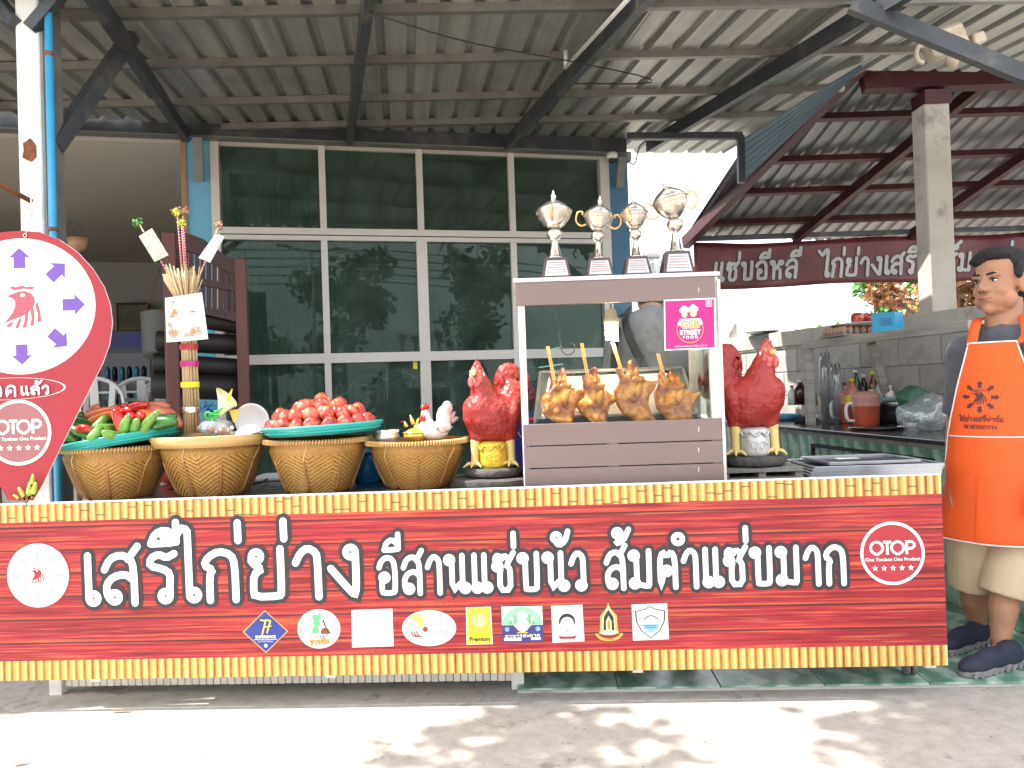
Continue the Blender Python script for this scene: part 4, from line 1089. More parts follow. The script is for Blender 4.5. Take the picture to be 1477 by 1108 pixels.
# 6 clean food
pr = sticker(); pr.pxpoly([(723, 875), (782, 874), (784, 926), (725, 927)], W_, 1)
c = BP(753.5, 901); rr = (BP(782, 901) - c).length
pr.poly([V((c.x + rr * math.cos(R(a)), c.y + rr * .9 * math.sin(R(a)))) for a in range(0, 181, 10)], M['print_green'], 1.4)
mm('print_softgreen', (.3, .68, .38), .5); pr.ring(c, rr * .66, rr * .97, M['print_softgreen'], 1.8, 24, 0, 180, .9)
pr.poly([BP(724, 902), BP(783, 901), BP(784, 926), BP(725, 927)][::1], M['print_navy'], 1.4)
for (x, y, r_) in ((0, -.02, .34), (-.16, .42, .15), (.14, .44, .16), (0, .5, .16), (-.5, .3, .1), (.5, .3, .1)): pr.disc(c + V((x * rr, y * rr)), r_ * rr, W_, 2.2 + x * .4, 20)
for x in (-1, 1): pr.stroke([c + V((x * .28 * rr, -.15 * rr)), c + V((x * .45 * rr, 0)), c + V((x * .5 * rr, .3 * rr))], rr * .05, W_, 2.6); pr.disc(c + V((x * .78 * rr, -.22 * rr)), rr * .12, M['print_skyblue'], 1.9, 16)
pr.stroke([c + V((-.25 * rr, -.4 * rr)), c + V((.25 * rr, -.4 * rr))], rr * .05, M['print_yellow'], 2.0, rnd=0)
thai(pr, 'อาหารสะอาด', c.x - .9 * rr, c.y - .64 * rr, c.x + .9 * rr, c.y - .6 * rr, rr * .13, W_, rr * .035, h=1.8)
pr.pxpoly([(727, 920), (752, 919.5), (752.3, 924), (727.5, 924.5)], W_, 1.8); pr.pxpoly([(766, 919.5), (780, 919), (780.3, 922.5), (766, 923)], W_, 1.8)
pr.build('logo_sticker', cart, 'green and navy sticker with a white round figure')
# 7 girl face
pr = sticker(); pr.pxpoly([(795, 874), (840, 872), (843, 925), (797, 927)], W_, 1)
c = BP(818, 899); rr = (BP(841, 899) - c).length
pr.disc(c + V((0, .1 * rr)), rr * .52, D_, 1.4, 28); pr.disc(c + V((0, -.02 * rr)), rr * .42, W_, 1.8, 26)
pr.disc(c + V((-.42 * rr, -.1 * rr)), rr * .07, W_, 1.9, 10); pr.disc(c + V((.42 * rr, -.1 * rr)), rr * .07, W_, 1.9, 10)
for x in (-.15, .15): pr.disc(c + V((x * rr, -.02 * rr)), rr * .035, D_, 2.2, 8)
pr.stroke([c + V((-.1 * rr, -.5 * rr)), c + V((0, -.44 * rr)), c + V((.1 * rr, -.5 * rr))], rr * .05, M['print_brown'], 1.9)
pr.poly([c + V((-.6 * rr, -.75 * rr)), c + V((-.45 * rr, -.98 * rr)), c + V((.45 * rr, -.98 * rr)), c + V((.62 * rr, -.75 * rr)), c + V((.35 * rr, -.82 * rr)), c + V((-.35 * rr, -.82 * rr))], M['print_rose'], 1.4)
latin(pr, 'M', c.x - .1 * rr, c.y + .86 * rr, rr * .2, D_, 1.6); pr.build('logo_sticker', cart, 'white sticker with a girl face and pink ribbon')
# 8 temple emblem
pr = sticker(); c = BP(878, 897); u_ = (BP(888, 897) - c).length / 10; q = lambda x, y: V((c.x + x * u_, c.y - (y - 897) * u_))
pr.poly([q(0, 869), q(-3, 877), q(-12, 888), q(-13, 909), q(-15, 914), q(15, 914), q(13, 909), q(12, 888), q(3, 877)], M['print_gold'], 1)
mm('print_cream', (.78, .68, .35), .5)
pr.poly([q(0, 874), q(-9, 889), q(-10, 910), q(10, 910), q(9, 889)], M['print_cream'], 1.4); pr.poly([q(0, 879), q(-7, 890), q(-8, 909), q(-4, 909), q(-4, 896), q(0, 888), q(4, 896), q(4, 909), q(8, 909), q(7, 890)], D_, 1.8)
pr.poly([q(0, 893), q(-2, 898), q(-2, 907), q(2, 907), q(2, 898)], M['print_orange'], 1.8)
pr.disc(q(0, 912), 13 * u_, M['print_cream'], 1.6, 24, 4 * u_); pr.stroke([q(-10, 911), q(0, 914), q(10, 911)], u_ * 2.2, W_, 2.2)
pr.stroke([q(-18, 915), q(-12, 921), q(0, 923), q(12, 921), q(18, 915)], u_ * 4, M['print_gold'], 2.0); latin(pr, 'OTOP', c.x, q(0, 922).y, u_ * 4, M['print_brown'], 2.6)
pr.build('logo_sticker', cart, 'gold and black temple shaped emblem')
# 9 shield
pr = sticker(); pr.pxpoly([(911, 872), (962, 870), (965, 922), (913, 924)], W_, 1)
c = BP(938, 897); u_ = (BP(948, 897) - c).length / 10; q = lambda x, y: V((c.x + x * u_, c.y - (y - 897) * u_))
sh = [(0, 874), (-8, 878), (-22, 881), (-21, 896), (-14, 910), (0, 921), (14, 910), (21, 896), (22, 881), (8, 878)]
pr.poly([q(*p) for p in sh], D_, 1.4); pr.poly([q(p[0] * .9, 897 + (p[1] - 897) * .93) for p in sh], W_, 1.8)
sh2 = [(0, 880), (-8, 883), (-16, 885), (-15, 896), (-10, 907), (0, 915), (10, 907), (15, 896), (16, 885), (8, 883)]
pr.poly([q(*p) for p in sh2], M['print_skyblue'], 2.2); pr.poly([q(p[0] * .94, 897 + (p[1] - 897) * .95) for p in sh2], W_, 2.6)
pr.poly([q(-12, 900), q(12, 900), q(8, 907), q(0, 913), q(-8, 907)], M['print_skyblue'], 3.0); pr.stroke([q(-9, 893), q(-3, 888), q(5, 888), q(11, 893)], u_ * 1.6, D_, 3.2); pr.stroke([q(-7, 885), q(0, 883), q(8, 886)], u_ * 1.2, M['print_teal'], 3.2)
for yy in (902, 905): pr.stroke([q(-9, yy), q(9, yy)], u_ * .8, M['print_blue'], 3.4, rnd=0)
for (sx, t0) in ((-1, 0), (1, 1)):
    for k_ in range(6): latin(pr, 'CAREKK'[k_], q(sx * (20 - k_ * 2.6), 0).x, q(0, 886 + k_ * 5.2).y, u_ * 3, D_, 2.9, rot=sx * R(-35))
pr.build('logo_sticker', cart, 'white square sticker with a blue shield')

# cart body
CD = .82
def cbx(mb, x0, x1, d0, d1, z0, z1):  # d = distance behind the banner
    c = V((BLp.x, BLp.y, 0)) + bx * ((x0 + x1) / 2) - bn * ((d0 + d1) / 2); return mb.box((c.x, c.y, (z0 + z1) / 2), (x1 - x0, d1 - d0, z1 - z0), Matrix.Rotation(bang, 3, 'Z'))
TX0 = .33
mb = MB(); cbx(mb, TX0, BW - .01, .012, CD, .783, .805); mb.build('table_top', M['stainless'], cart, bevel=.003)
for x in (TX0 + .02, 1.3, 2.5, BW - .06):
    for d in (.05, CD - .06):
        mb = MB(); cbx(mb, x, x + .04, d, d + .04, .1, .782); mb.build('leg', M['white_paint'], cart)
mb = MB(); cbx(mb, TX0, BW - .02, .03, .055, .12, .2); mb.build('frame_bar', M['white_paint'], cart)
mb = MB(); cbx(mb, BW - .02, BW - .008, .012, CD, .2, .782); mb.build('end_panel', M['white_paint'], cart)
def caster(px, py):
    q = PZ(px, py, 0.0175); q = V((q.x, q.y, .02))
    c_ = MB(); Mx = Matrix.Rotation(R(90), 3, 'Y')
    for s_ in (-.014, .014): c_.lathe([(.0, -.009), (.022, -.009), (.027, -.004), (.027, .004), (.022, .009), (0, .009)], 16, q + V((s_, 0, .029)), Mx)
    w_ = c_.build('caster_wheel', M['old_rubber'], cart)
    f_ = MB(); f_.box(q + V((0, 0, .06)), (.044, .035, .03)); f_.build('fork', M['steel_grey'], w_)
mm('old_rubber', (.16, .15, .14), .8, var=.3, scale=40, dirt=(.3, .28, .25), dirts=20)
for (px, py) in ((1312, 974), (779, 979)): caster(px, py)
# low pale slatted skirt standing under the left half, on a frame
sk = thing('slatted_skirt', PZ(400, 990, .02), 'low off-white slatted panel on short feet under the left half of the cart', 'panel')
a = PZ(94, 1000, .0); b_ = PZ(740, 992, .0); dv = (b_ - a); dv.z = 0; L = dv.length; dv.normalize(); nb = V((-dv.y, dv.x, 0))
a = a + nb * .005
n = 62
sm_ = MB(); sm_.box((0, 0, 0), (L / n - .003, .012, .3)); sme = sm_.mesh('slat', pm('cream_paint', (.72, .69, .6), .5, var=.06, orand=.08, dirt=(.5, .45, .36), dirts=10), bevel=.002)
for i in range(n):
    p = a + dv * (L * (i + .5) / n)
    o = bpy.data.objects.new('slat', sme); COL.objects.link(o); o.parent = sk
    o.matrix_basis = sk.matrix_basis.inverted() @ Matrix.Translation((p.x, p.y, .178 + random.uniform(-.001, .001))) @ Matrix.Rotation(math.atan2(dv.y, dv.x), 4, 'Z')
for x in (-.03, L + .02):
    mb = MB(); p = a + dv * x + nb * .0; mb.box((p.x, p.y, .17), (.05, .05, .34)); mb.build('foot', M['white_paint'], sk)
mb = MB(); p = a + dv * .12 + nb * .04; mb.box((p.x, p.y, .045), (.07, .05, .05)); mb.build('foot', M['concrete_col'], sk)

def cart_z(): return .797
TZ = .805

# ================================================================ pin-shaped sign
SP = Plane(P(30, 440, 3.08), (1, .0, 0), (0, 0, 1))
sign = thing('pin_sign', P(42, 338, 3.08), 'red map pin shaped sign with a white disc, purple arrows and a rooster head', 'sign')
out = [(30, 333), (58, 335), (86, 346), (112, 364), (134, 388), (150, 414), (159, 440), (162, 466), (158, 496), (148, 524), (134, 552), (112, 596), (86, 648), (62, 698), (48, 722)]
xm = 30
left = [(2 * xm - x + (y - 333) * -.0, y) for x, y in out[::-1]]
left = [(xm - (x - xm) - (0 if y < 600 else (722 - y) * .0), y) for x, y in out[::-1]]
pts = [SP.px(*p) for p in out + left[:-1]]
mb = MB(); mb.prism([SP.w(p.x, p.y, 0) for p in pts], -SP.N * .006); mb.build('board', M['print_white'], sign)
pr = Print(SP); pr.poly([p for p in pts], M['print_rose'], .5)
sc = SP.px(30, 442)
rx = (SP.px(138, 442) - sc).length; ry = (SP.px(30, 344) - sc).length
pr.disc(sc, rx, M['print_white'], 1, 72, ry); 
pr.mat(M['print_dark'])
pr.ring(sc, rx * .925, rx * .93, M['print_dark'], 1.4, 72, 0, 360, ry / rx)
for a_ in range(8):
    an = R(90 - a_ * 45); k_ = 1.0
    d = V((math.cos(an) * rx, math.sin(an) * ry)); 
    arrow(pr, sc, d.length * .56, d.length * .86, rx * .26, math.atan2(d.y, d.x), M['print_violet'], 1.5)
mm('print_coral', (.55, .09, .12), .5, var=.05)
rooster_logo(pr, lambda p: SP.px(p[0] / 4.617, 320 + p[1] / 4.617), M['print_coral'], M['print_white'], 1.6)
thai(pr, 'กินบอระกัน', 0, 0, 1, 0, .02, M['print_palegrey'], .0022, h=1.5, path=lambda f: (sc + V((math.cos(R(112 - 84 * f)) * rx * .40, math.sin(R(112 - 84 * f)) * rx * .40)), R(22 - 84 * f)))
thai(pr, 'เขาสวนกวาง', 0, 0, 1, 0, .017, M['print_palegrey'], .002, h=1.5, path=lambda f: (sc + V((math.cos(R(235 + 100 * f)) * rx * .47, math.sin(R(235 + 100 * f)) * rx * .47)), R(-35 + 100 * f)))
# word ellipse
ec = SP.px(14, 561); erx = (SP.px(95, 561) - ec).length; ery = (SP.px(14, 545) - ec).length
pr.ring(ec, erx * .97, erx * 1.0, M['print_white'], 1.2, 60, 0, 360, ery / erx)
a0 = SP.px(-32, 573); a1 = SP.px(28, 571); thai(pr, 'จอด'.replace('จ', 'อ'), a0.x, a0.y, a1.x, a1.y, (SP.px(0, 557) - SP.px(0, 572)).length, M['print_white'], .0085, h=1.3, out=M['print_rose'], owd=.013)
a0 = SP.px(30, 570); a1 = SP.px(74, 568); thai(pr, 'แล้ว', a0.x, a0.y, a1.x, a1.y, (SP.px(0, 557) - SP.px(0, 569)).length, M['print_white'], .0085, h=1.3, out=M['print_rose'], owd=.013)
mm('print_mauve', (.33, .12, .13), .5, var=.05)
oc = SP.px(27, 624); orr = (SP.px(73, 623) - oc).length; otop(pr, oc, orr, M['print_mauve'], M['print_white'], 1.3)
pr.build('print', sign)
mb = MB(); h0 = SP.px(37, 340); c = SP.w(h0.x, h0.y, .003)
mb.tube([c + V((.007 * math.cos(R(a)), -.001, .007 * math.sin(R(a)))) for a in range(0, 361, 30)], .0018, 6, cap=False)
tp = P(44, 287, 3.15); mb.tube([c + V((.004, 0, .006)), c + V((.012, 0, .05)), tp + V((.003, .01, -.05)), tp + V((0, 0, .012)), tp + V((-.012, .02, -.004)), tp + V((-.01, .01, -.06))], .0016, 6)
mb.build('wire_hook', M['chrome'], sign)
# ================================================================ wicker baskets
def wickermat():
    m, t, b, co = newmat('wicker')
    at = t.n('ShaderNodeAttribute'); at.attribute_name = 'shade'
    n = t.noise(co, 12, 4); n2 = t.noise(co, 90, 3)
    c = t.ramp(at.outputs['Fac'], [(0, (.20, .065, .01)), (.45, (.56, .28, .055)), (1, (.80, .50, .15))])
    c = t.mix(t.ramp(n, [(.4, 0.0), (.75, .5)]), c, (.33, .13, .03)); c = t.mix(t.ramp(n2, [(.5, 0.0), (.8, .35)]), c, (.68, .45, .2))
    t.l(c, b.inputs['Base Color']); b.inputs['Roughness'].default_value = .42; M['wicker'] = m
wickermat()
mm('rattan', (.36, .15, .04), .4, var=.2, stretch=(1, 1, .2), scale=30, coat=.2)
mm('teal_plastic', (.02, .36, .32), .35, var=.08)
def basket(cx_px, half_px, rim_px, Y, rb, label, seed, rim_out=0, rimkind=0):
    c = P(cx_px, rim_px, Y); rt = half_px * Y / F_PX; zt = c.z; H = zt - TZ - .002; rb = rt * rb
    bk = thing('wicker_basket', (c.x, c.y, TZ + .002), label, 'basket', group='woven baskets along the cart')
    NA, NZ = 168, 54
    vs = []; sh = []
    def rad(a, f):
        a2 = a + seed
        sq = 1 / (abs(math.cos(a2)) ** 5 + abs(math.sin(a2)) ** 5) ** .2
        k = (1 - f) ** 1.3
        base = rb + (rt - rb) * (f ** .86)
        if f > .8: base = base - .012 * math.sin((f - .8) / .2 * math.pi) 
        return base * (1 + (sq - 1) * k * .45)
    me_v = []; faces = []; shades = []; top = .72
    for layer in (1, 0):
        for j in range(NZ):
            for i in range(NA):
                f0, f1 = j / NZ, (j + 1) / NZ
                up = f0 > top
                if layer == 0:
                    pass
                # twill: strands swap over/under in a stepped pattern; plain weave near the rim
                if up: o = ((i + j) % 2) * .8 + .1; gap = .12
                else:
                    fold = abs(((i // 14) % 2) * 14 - (i % 14)) if True else i
                    o = (((fold + j) // 2) % 2); gap = .06
                if layer == 1:
                    a0, a1 = 2 * math.pi * (i + gap / 2) / NA, 2 * math.pi * (i + 1 - gap / 2) / NA
                    off = .0005 + .0028 * o
                    g0, g1 = f0 + gap / 2 / NZ, f1 - gap / 2 / NZ
                    k = len(me_v)
                    for (a, f) in ((a0, g0), (a1, g0), (a1, g1), (a0, g1)):
                        r = rad(a, f) + off; me_v.append(V((r * math.cos(a), r * math.sin(a), f * H)))
                    faces.append((k, k + 1, k + 2, k + 3)); shades.append(min(1, max(0, .25 + .5 * o + random.uniform(-.15, .15) + (.1 if up else 0))))
    # dark core behind the strands
    for j in range(13):
        for i in range(48):
            k = len(me_v)
            for (a, f) in ((2 * math.pi * i / 48, j / 13), (2 * math.pi * (i + 1) / 48, j / 13), (2 * math.pi * (i + 1) / 48, (j + 1) / 13), (2 * math.pi * i / 48, (j + 1) / 13)):
                r = rad(a, f) - .0015; me_v.append(V((r * math.cos(a), r * math.sin(a), f * H)))
            faces.append((k, k + 1, k + 2, k + 3)); shades.append(.02)
    # bottom
    k = len(me_v); me_v += [V((rad(2 * math.pi * i / 24, 0) * math.cos(2 * math.pi * i / 24), rad(2 * math.pi * i / 24, 0) * math.sin(2 * math.pi * i / 24), .001)) for i in range(24)]
    faces.append(tuple(range(k, k + 24))); shades.append(.1)
    me = bpy.data.meshes.new('weave'); me.from_pydata([tuple(p) for p in me_v], [], faces)
    at = me.attributes.new('shade', 'FLOAT', 'FACE'); at.data.foreach_set('value', shades); me.materials.append(M['wicker'])
    o = bpy.data.objects.new('weave', me); COL.objects.link(o); o.parent = bk
    # rim: coiled lashing
    mb = MB(); n = 120
    ring = [(rt + .002) * V((math.cos(2 * math.pi * i / 60), math.sin(2 * math.pi * i / 60), 0)) + V((0, 0, H - .006)) for i in range(61)]
    mb.tube(ring, .008, 8, cap=False); mb.build('rim', M['rattan'], bk, world=False)
    if rimkind == 0:
        ls = MB(); ls.box((0, 0, 0), (.0052, .021, .022)); lme = ls.mesh('lashing', pm('lash', (.58, .36, .13), .45, var=.15, orand=.15), bevel=.003)
        n = 110
        for i in range(n):
            a = 2 * math.pi * i / n
            if math.sin(a) > .35: continue
            o = bpy.data.objects.new('lashing', lme); COL.objects.link(o); o.parent = bk
            o.matrix_basis = Matrix.Translation(((rt + .002) * math.cos(a), (rt + .002) * math.sin(a), H - .006)) @ Matrix.Rotation(a + math.pi / 2, 4, 'Z') @ Matrix.Rotation(.18, 4, 'Y')
    else:
        mb = MB(); mb.lathe([(rt + .004, H - .03), (rt + .012, H - .03), (rt + .03, H + .012), (rt + .022, H + .016), (rt + .0, H - .022)], 64, caps=(False, False))
        mb.build('outer_hoop', pm('hoop', (.62, .40, .16), .42, var=.15, stretch=(1, 1, 20), scale=6), bk, world=False)
    # upright ribs and a wire at the shoulder
    for q in range(8):
        a = -seed + math.pi / 4 * q + .02
        mb = MB(); pts = [V((1, 0, 0)) * 0 + V(((rad(a, f) + .005) * math.cos(a), (rad(a, f) + .005) * math.sin(a), f * H)) for f in [x / 8 for x in range(0, 6)]]
        mb.tube(pts, [.0075, .007, .0065, .006, .005, .0035], 6, flat=1); mb.build('rib', M['rattan'], bk, world=False)
        if q % 2 == 0:
            mb = MB(); a3 = a; pts = [V(((rad(a3 + d, f) + .006) * math.cos(a3 + d), (rad(a3 + d, f) + .006) * math.sin(a3 + d), f * H)) for d, f in ((0, .6), (.02, .7), (.07, .8), (.09, .88), (.08, .94))]
            mb.tube(chaikin(pts, 1), .0016, 5); mb.build('wire_tie', pm('wire', (.75, .6, .35), .4), bk, world=False)
    return bk, V((c.x, c.y, zt)), rt
bk1, c1, r1 = basket(169, 74, 643, 3.367, .54, 'leftmost wicker basket, under the tilted teal tray of peppers', .55)
bk2, c2, r2 = basket(308, 76, 631, 3.367, .53, 'wicker basket with a wide outer hoop holding sticks, flowers and white bowls', .3, rimkind=1)
bk3, c3, r3 = basket(459, 73, 632, 3.367, .57, 'wicker basket under the teal tray heaped with red tomatoes', .1)
bk4, c4, r4 = basket(602, 71, 634, 3.367, .53, 'rightmost wicker basket, holding white and gold ceramic hens', .7)

def tray(c, r, tilt, rz, label):
    t_ = thing('teal_tray', c, label, 'tray'); t_.matrix_basis = Matrix.Translation(V(c)) @ Matrix.Rotation(tilt, 4, 'Y') @ Matrix.Rotation(rz, 4, 'Z')
    mb = MB(); mb.lathe([(0.001, .0), (r * .86, .0), (r * .95, .012), (r * .97, .026), (r, .03), (r, .02), (r * .97, .012), (r * .9, -.008), (0.001, -.008)], 56, caps=(False, False)); mb.build('dish', M['teal_plastic'], t_, world=False)
    mb = MB(); mb.tube([(r * .985 * math.cos(R(a)), r * .985 * math.sin(R(a)), .027) for a in range(0, 361, 6)], .006, 8, cap=False); mb.build('rolled_rim', M['teal_plastic'], t_, world=False)
    mb = MB(); mb.tube([(r * .95 * math.cos(R(a)), r * .95 * math.sin(R(a)), .006) for a in range(0, 361, 6)], .005, 8, cap=False); mb.build('lower_rim', M['teal_plastic'], t_, world=False)
    return t_
tA = P(180, 639, 3.367); trA = tray((tA.x, tA.y, tA.z), .258, -.15, 0, 'teal round tray of peppers and cucumbers, tilted up to the right')
tB = P(467, 622, 3.348); trB = tray((tB.x, tB.y, tB.z), .252, -.035, 0, 'teal round tray heaped with red tomatoes on the third basket')

# ---- tomatoes
m, t, b, co = newmat('tomato')
oi = t.n('ShaderNodeObjectInfo').outputs['Random']
base = t.ramp(oi, [(0, (.42, .03, .03)), (.5, (.56, .06, .045)), (1, (.62, .14, .08))])
base = t.mix(t.ramp(t.noise(co, 22, 3), [(.48, 0.0), (.68, .7)]), base, (.74, .36, .18))
t.l(base, b.inputs['Base Color']); b.inputs['Roughness'].default_value = .22; b.inputs['Coat Weight'].default_value = .3; M['tomato'] = m
mm('stem_green', (.1, .2, .03), .6, var=.3)
tm = MB(); tm.lathe([(0.0, -.03), (.014, -.032), (.026, -.024), (.034, -.006), (.035, .008), (.03, .022), (.019, .030), (.008, .0285), (0, .026)], 20, fn=lambda a, z: 1 + .03 * math.cos(5 * a))
tme = tm.mesh('tomato', M['tomato'])
st_ = MB()
for k in range(5): a = k * 1.257; st_.poly([(0, 0, .027), (.004 * math.cos(a + .6), .004 * math.sin(a + .6), .0285), (.014 * math.cos(a), .014 * math.sin(a), .031), (.004 * math.cos(a - .6), .004 * math.sin(a - .6), .0285)])
sme_ = st_.mesh('calyx', M['stem_green'])
MBt = trB.matrix_basis.copy()
random.seed(12)
def tomato(p, sc):
    t_ = bpy.data.objects.new('tomato', tme); COL.objects.link(t_)
    rot = Matrix.Rotation(random.uniform(-1.3, 1.3), 3, 'X') @ Matrix.Rotation(random.uniform(-1.3, 1.3), 3, 'Y') @ Matrix.Rotation(random.uniform(0, 6), 3, 'Z')
    place(t_, p, sc=sc, rot=rot)
    tag(t_, 'red tomato buried at the back or inside the heap on the teal tray', 'tomato', 'tomatoes heaped on the teal tray')
    if random.random() < .25:
        c_ = bpy.data.objects.new('calyx', sme_); COL.objects.link(c_); c_.parent = t_
    return t_
ORD = ['leftmost', 'second from the left', 'third from the left', 'fourth from the left', 'fifth from the left', 'sixth from the left', 'seventh from the left', 'eighth from the left', 'ninth from the left', 'tenth from the left', 'eleventh from the left', 'twelfth from the left']
layers = [(.032, [(.205, 19), (.142, 13), (.078, 7), (0, 1)]), (.073, [(.16, 15), (.1, 9), (.038, 4)]), (.108, [(.085, 7), (.025, 2)]), (.133, [(.02, 1)])]
for li, (z, rg) in enumerate(layers):
    for ri, (r_, n) in enumerate(rg):
        off = random.uniform(0, 1); row = []
        for i in range(n):
            a = 2 * math.pi * (i + off) / n
            o = tomato(MBt @ V((r_ * math.cos(a) + random.uniform(-.005, .005) - .01, r_ * math.sin(a) + random.uniform(-.005, .005), z + random.uniform(-.004, .006))), random.uniform(.8, .98))
            if math.sin(a) < .12 and ri == 0: row.append((math.cos(a), o))
        for q_, (_, o) in enumerate(sorted(row, key=lambda e: e[0])):
            if q_ < len(ORD): o['label'] = 'red tomato, %s in the %s row of the heap' % (ORD[q_], ['bottom', 'second', 'third', 'top'][li])
        if li == 3: o['label'] = 'single red tomato crowning the top of the tomato heap'
# ---- peppers, cucumbers, chillies on the first tray
random.seed(5)
mm('cucumber', (.06, .24, .03), .25, var=.35, scale=16, col2=(.2, .42, .08), coat=.3, orand=.15, bump=.05)
mm('green_dark', (.025, .13, .02), .25, var=.4, scale=9, coat=.4); mm('pepper_red', (.55, .02, .015), .18, var=.2, coat=.6, orand=.1)
mm('pepper_orange', (.75, .17, .03), .25, var=.25, coat=.4, scale=9); mm('pepper_salmon', (.55, .05, .03), .3, var=.3, col2=(.72, .28, .16), scale=12)
def tz(px, py, Y): return P(px, py, Y)
def zt(x, y): return 90 + x / 7.384, 580 + y / 7.384
def veg(name, mat, x, y, Y, L, r, ang, tilt, label, cat, taper=.8, bend=.0, cap=None):
    L *= .93; r *= .93
    px, py = zt(x, y); c = P(px, py, Y)
    o = thing(name, c, label, cat)
    d = V((math.cos(ang) * math.cos(tilt), -math.sin(tilt) , math.sin(ang) * math.cos(tilt))).normalized()
    side = d.cross(V((0, 1, .2))).normalized()
    n = 9; pts = []; rs = []
    for i in range(n):
        f = i / (n - 1); s = (f - .5) * L
        pts.append(c + d * s + side * bend * (1 - (2 * f - 1) ** 2)); 
        e = math.sin(math.pi * min(1, max(0, f)) ) 
        rs.append(max(.0015, r * (math.sin(math.pi * (f * .97 + .015)) ** .3) * (1 + (taper - 1) * f)))
    mb = MB(); mb.tube(pts, rs, 14); mb.build('flesh', mat, o)
    mb = MB(); tip = pts[0] if cap is None else pts[-1]; dd = -d if cap is None else d
    mb.tube([tip - dd * .004, tip + dd * .005], [.005, .003], 8); mb.build('stalk', M['stem_green'], o)
    return o
mmv = [
 ('cucumber', 'cucumber', 70, 340, 3.181, .13, .021, 2.1, .3, 'green cucumber at the far left front of the tilted tray'),
 ('cucumber', 'cucumber', 165, 335, 3.181, .15, .022, -.35, .3, 'green cucumber lying beside the small red pepper on the tray'),
 ('cucumber', 'cucumber', 342, 325, 3.134, .09, .026, -1.9, 1.0, 'green cucumber pointing its blunt end forward at the tray front'),
 ('cucumber', 'cucumber', 392, 215, 3.209, .1, .024, -2.0, .9, 'green cucumber end on, uppermost of the forward facing ones'),
 ('cucumber', 'cucumber', 470, 265, 3.181, .1, .024, 2.9, 1.1, 'green cucumber end on, left of the tall red pepper'),
 ('cucumber', 'cucumber', 526, 338, 3.125, .09, .023, 2.5, 1.1, 'pale tipped cucumber end on at the very front of the tray'),
 ('cucumber', 'cucumber', 680, 275, 3.162, .13, .024, 1.1, .5, 'green cucumber leaning right, directly right of the tall red pepper'),
 ('cucumber', 'cucumber', 785, 275, 3.171, .11, .023, 1.0, .6, 'shorter cucumber between two longer leaning cucumbers'),
 ('cucumber', 'cucumber', 925, 238, 3.181, .16, .024, .8, .3, 'longest leaning cucumber on the right of the tray'),
 ('dark_gourd', 'green_dark', 1060, 240, 3.218, .15, .034, .1, .2, 'dark green gourd at the right end of the tray'),
 ('dark_gourd', 'green_dark', 190, 225, 3.274, .16, .026, -.2, .1, 'dark green gourd behind the cucumbers on the left of the tray'),
 ('dark_gourd', 'green_dark', 110, 225, 3.301, .13, .03, .7, .1, 'darkest green gourd next to the red sign on the tray'),
 ('dark_gourd', 'green_dark', 650, 190, 3.5, .1, .03, .7, .3, 'dark green gourd between two shiny small tomatoes'),
 ('red_pepper', 'pepper_red', 232, 300, 3.153, .085, .022, -.05, .3, 'oval red pepper among cucumbers on the left of the tray'),
 ('red_pepper', 'pepper_red', 590, 225, 3.181, .14, .028, -1.25, .2, 'tall shiny red pepper standing in the middle of the tray'),
 ('red_pepper', 'pepper_red', 640, 132, 3.227, .11, .02, .45, .3, 'curved red pepper at the top middle of the tray'),
 ('red_pepper', 'pepper_red', 760, 85, 3.311, .15, .032, .35, .1, 'big red pepper at the very top of the heap'),
 ('red_tomato', 'pepper_red', 732, 178, 3.209, .06, .027, .2, .9, 'small shiny red tomato right of the curved pepper'),
 ('red_tomato', 'pepper_red', 842, 172, 3.209, .06, .026, .2, .9, 'small shiny red tomato under the orange pepper'),
 ('red_tomato', 'pepper_red', 592, 95, 3.274, .06, .026, .2, .9, 'small shiny red tomato at the top left of the heap'),
 ('red_tomato', 'pepper_red', 672, 75, 3.301, .055, .022, .2, .9, 'highest small red tomato with a pale shine'),
 ('orange_pepper', 'pepper_orange', 390, 150, 3.311, .22, .03, .25, .1, 'long orange red pepper at the back left of the tray'),
 ('orange_pepper', 'pepper_orange', 430, 185, 3.274, .2, .028, .3, .1, 'long orange pepper lying in front of another long one'),
 ('orange_pepper', 'pepper_orange', 840, 125, 3.329, .14, .034, -.5, .2, 'yellow orange pepper on the right side of the heap'),
 ('orange_pepper', 'pepper_orange', 905, 165, 3.283, .11, .03, -.3, .2, 'squat orange pepper above the longest cucumber'),
 ('red_pepper', 'pepper_salmon', 1000, 75, 3.385, .14, .036, .1, .1, 'pale salmon pepper highest at the right of the heap'),
 ('red_pepper', 'pepper_salmon', 1020, 130, 3.329, .14, .038, -.3, .1, 'salmon red pepper below the palest one'),
 ('red_pepper', 'pepper_salmon', 1165, 185, 3.329, .12, .036, -.7, .1, 'dull red pepper at the right rim of the tray'),
 ('red_pepper', 'pepper_salmon', 310, 170, 3.329, .14, .034, 1.0, .1, 'dull red pepper at the back left edge of the heap'),
]
for (nm, mt, x, y, Y, L, r, an, tl, lb) in mmv:
    veg(nm, M[mt], x, y, Y, L, r, an, tl, lb, nm.split('_')[-1], taper=.8 if nm != 'red_pepper' else .7, bend=.008)
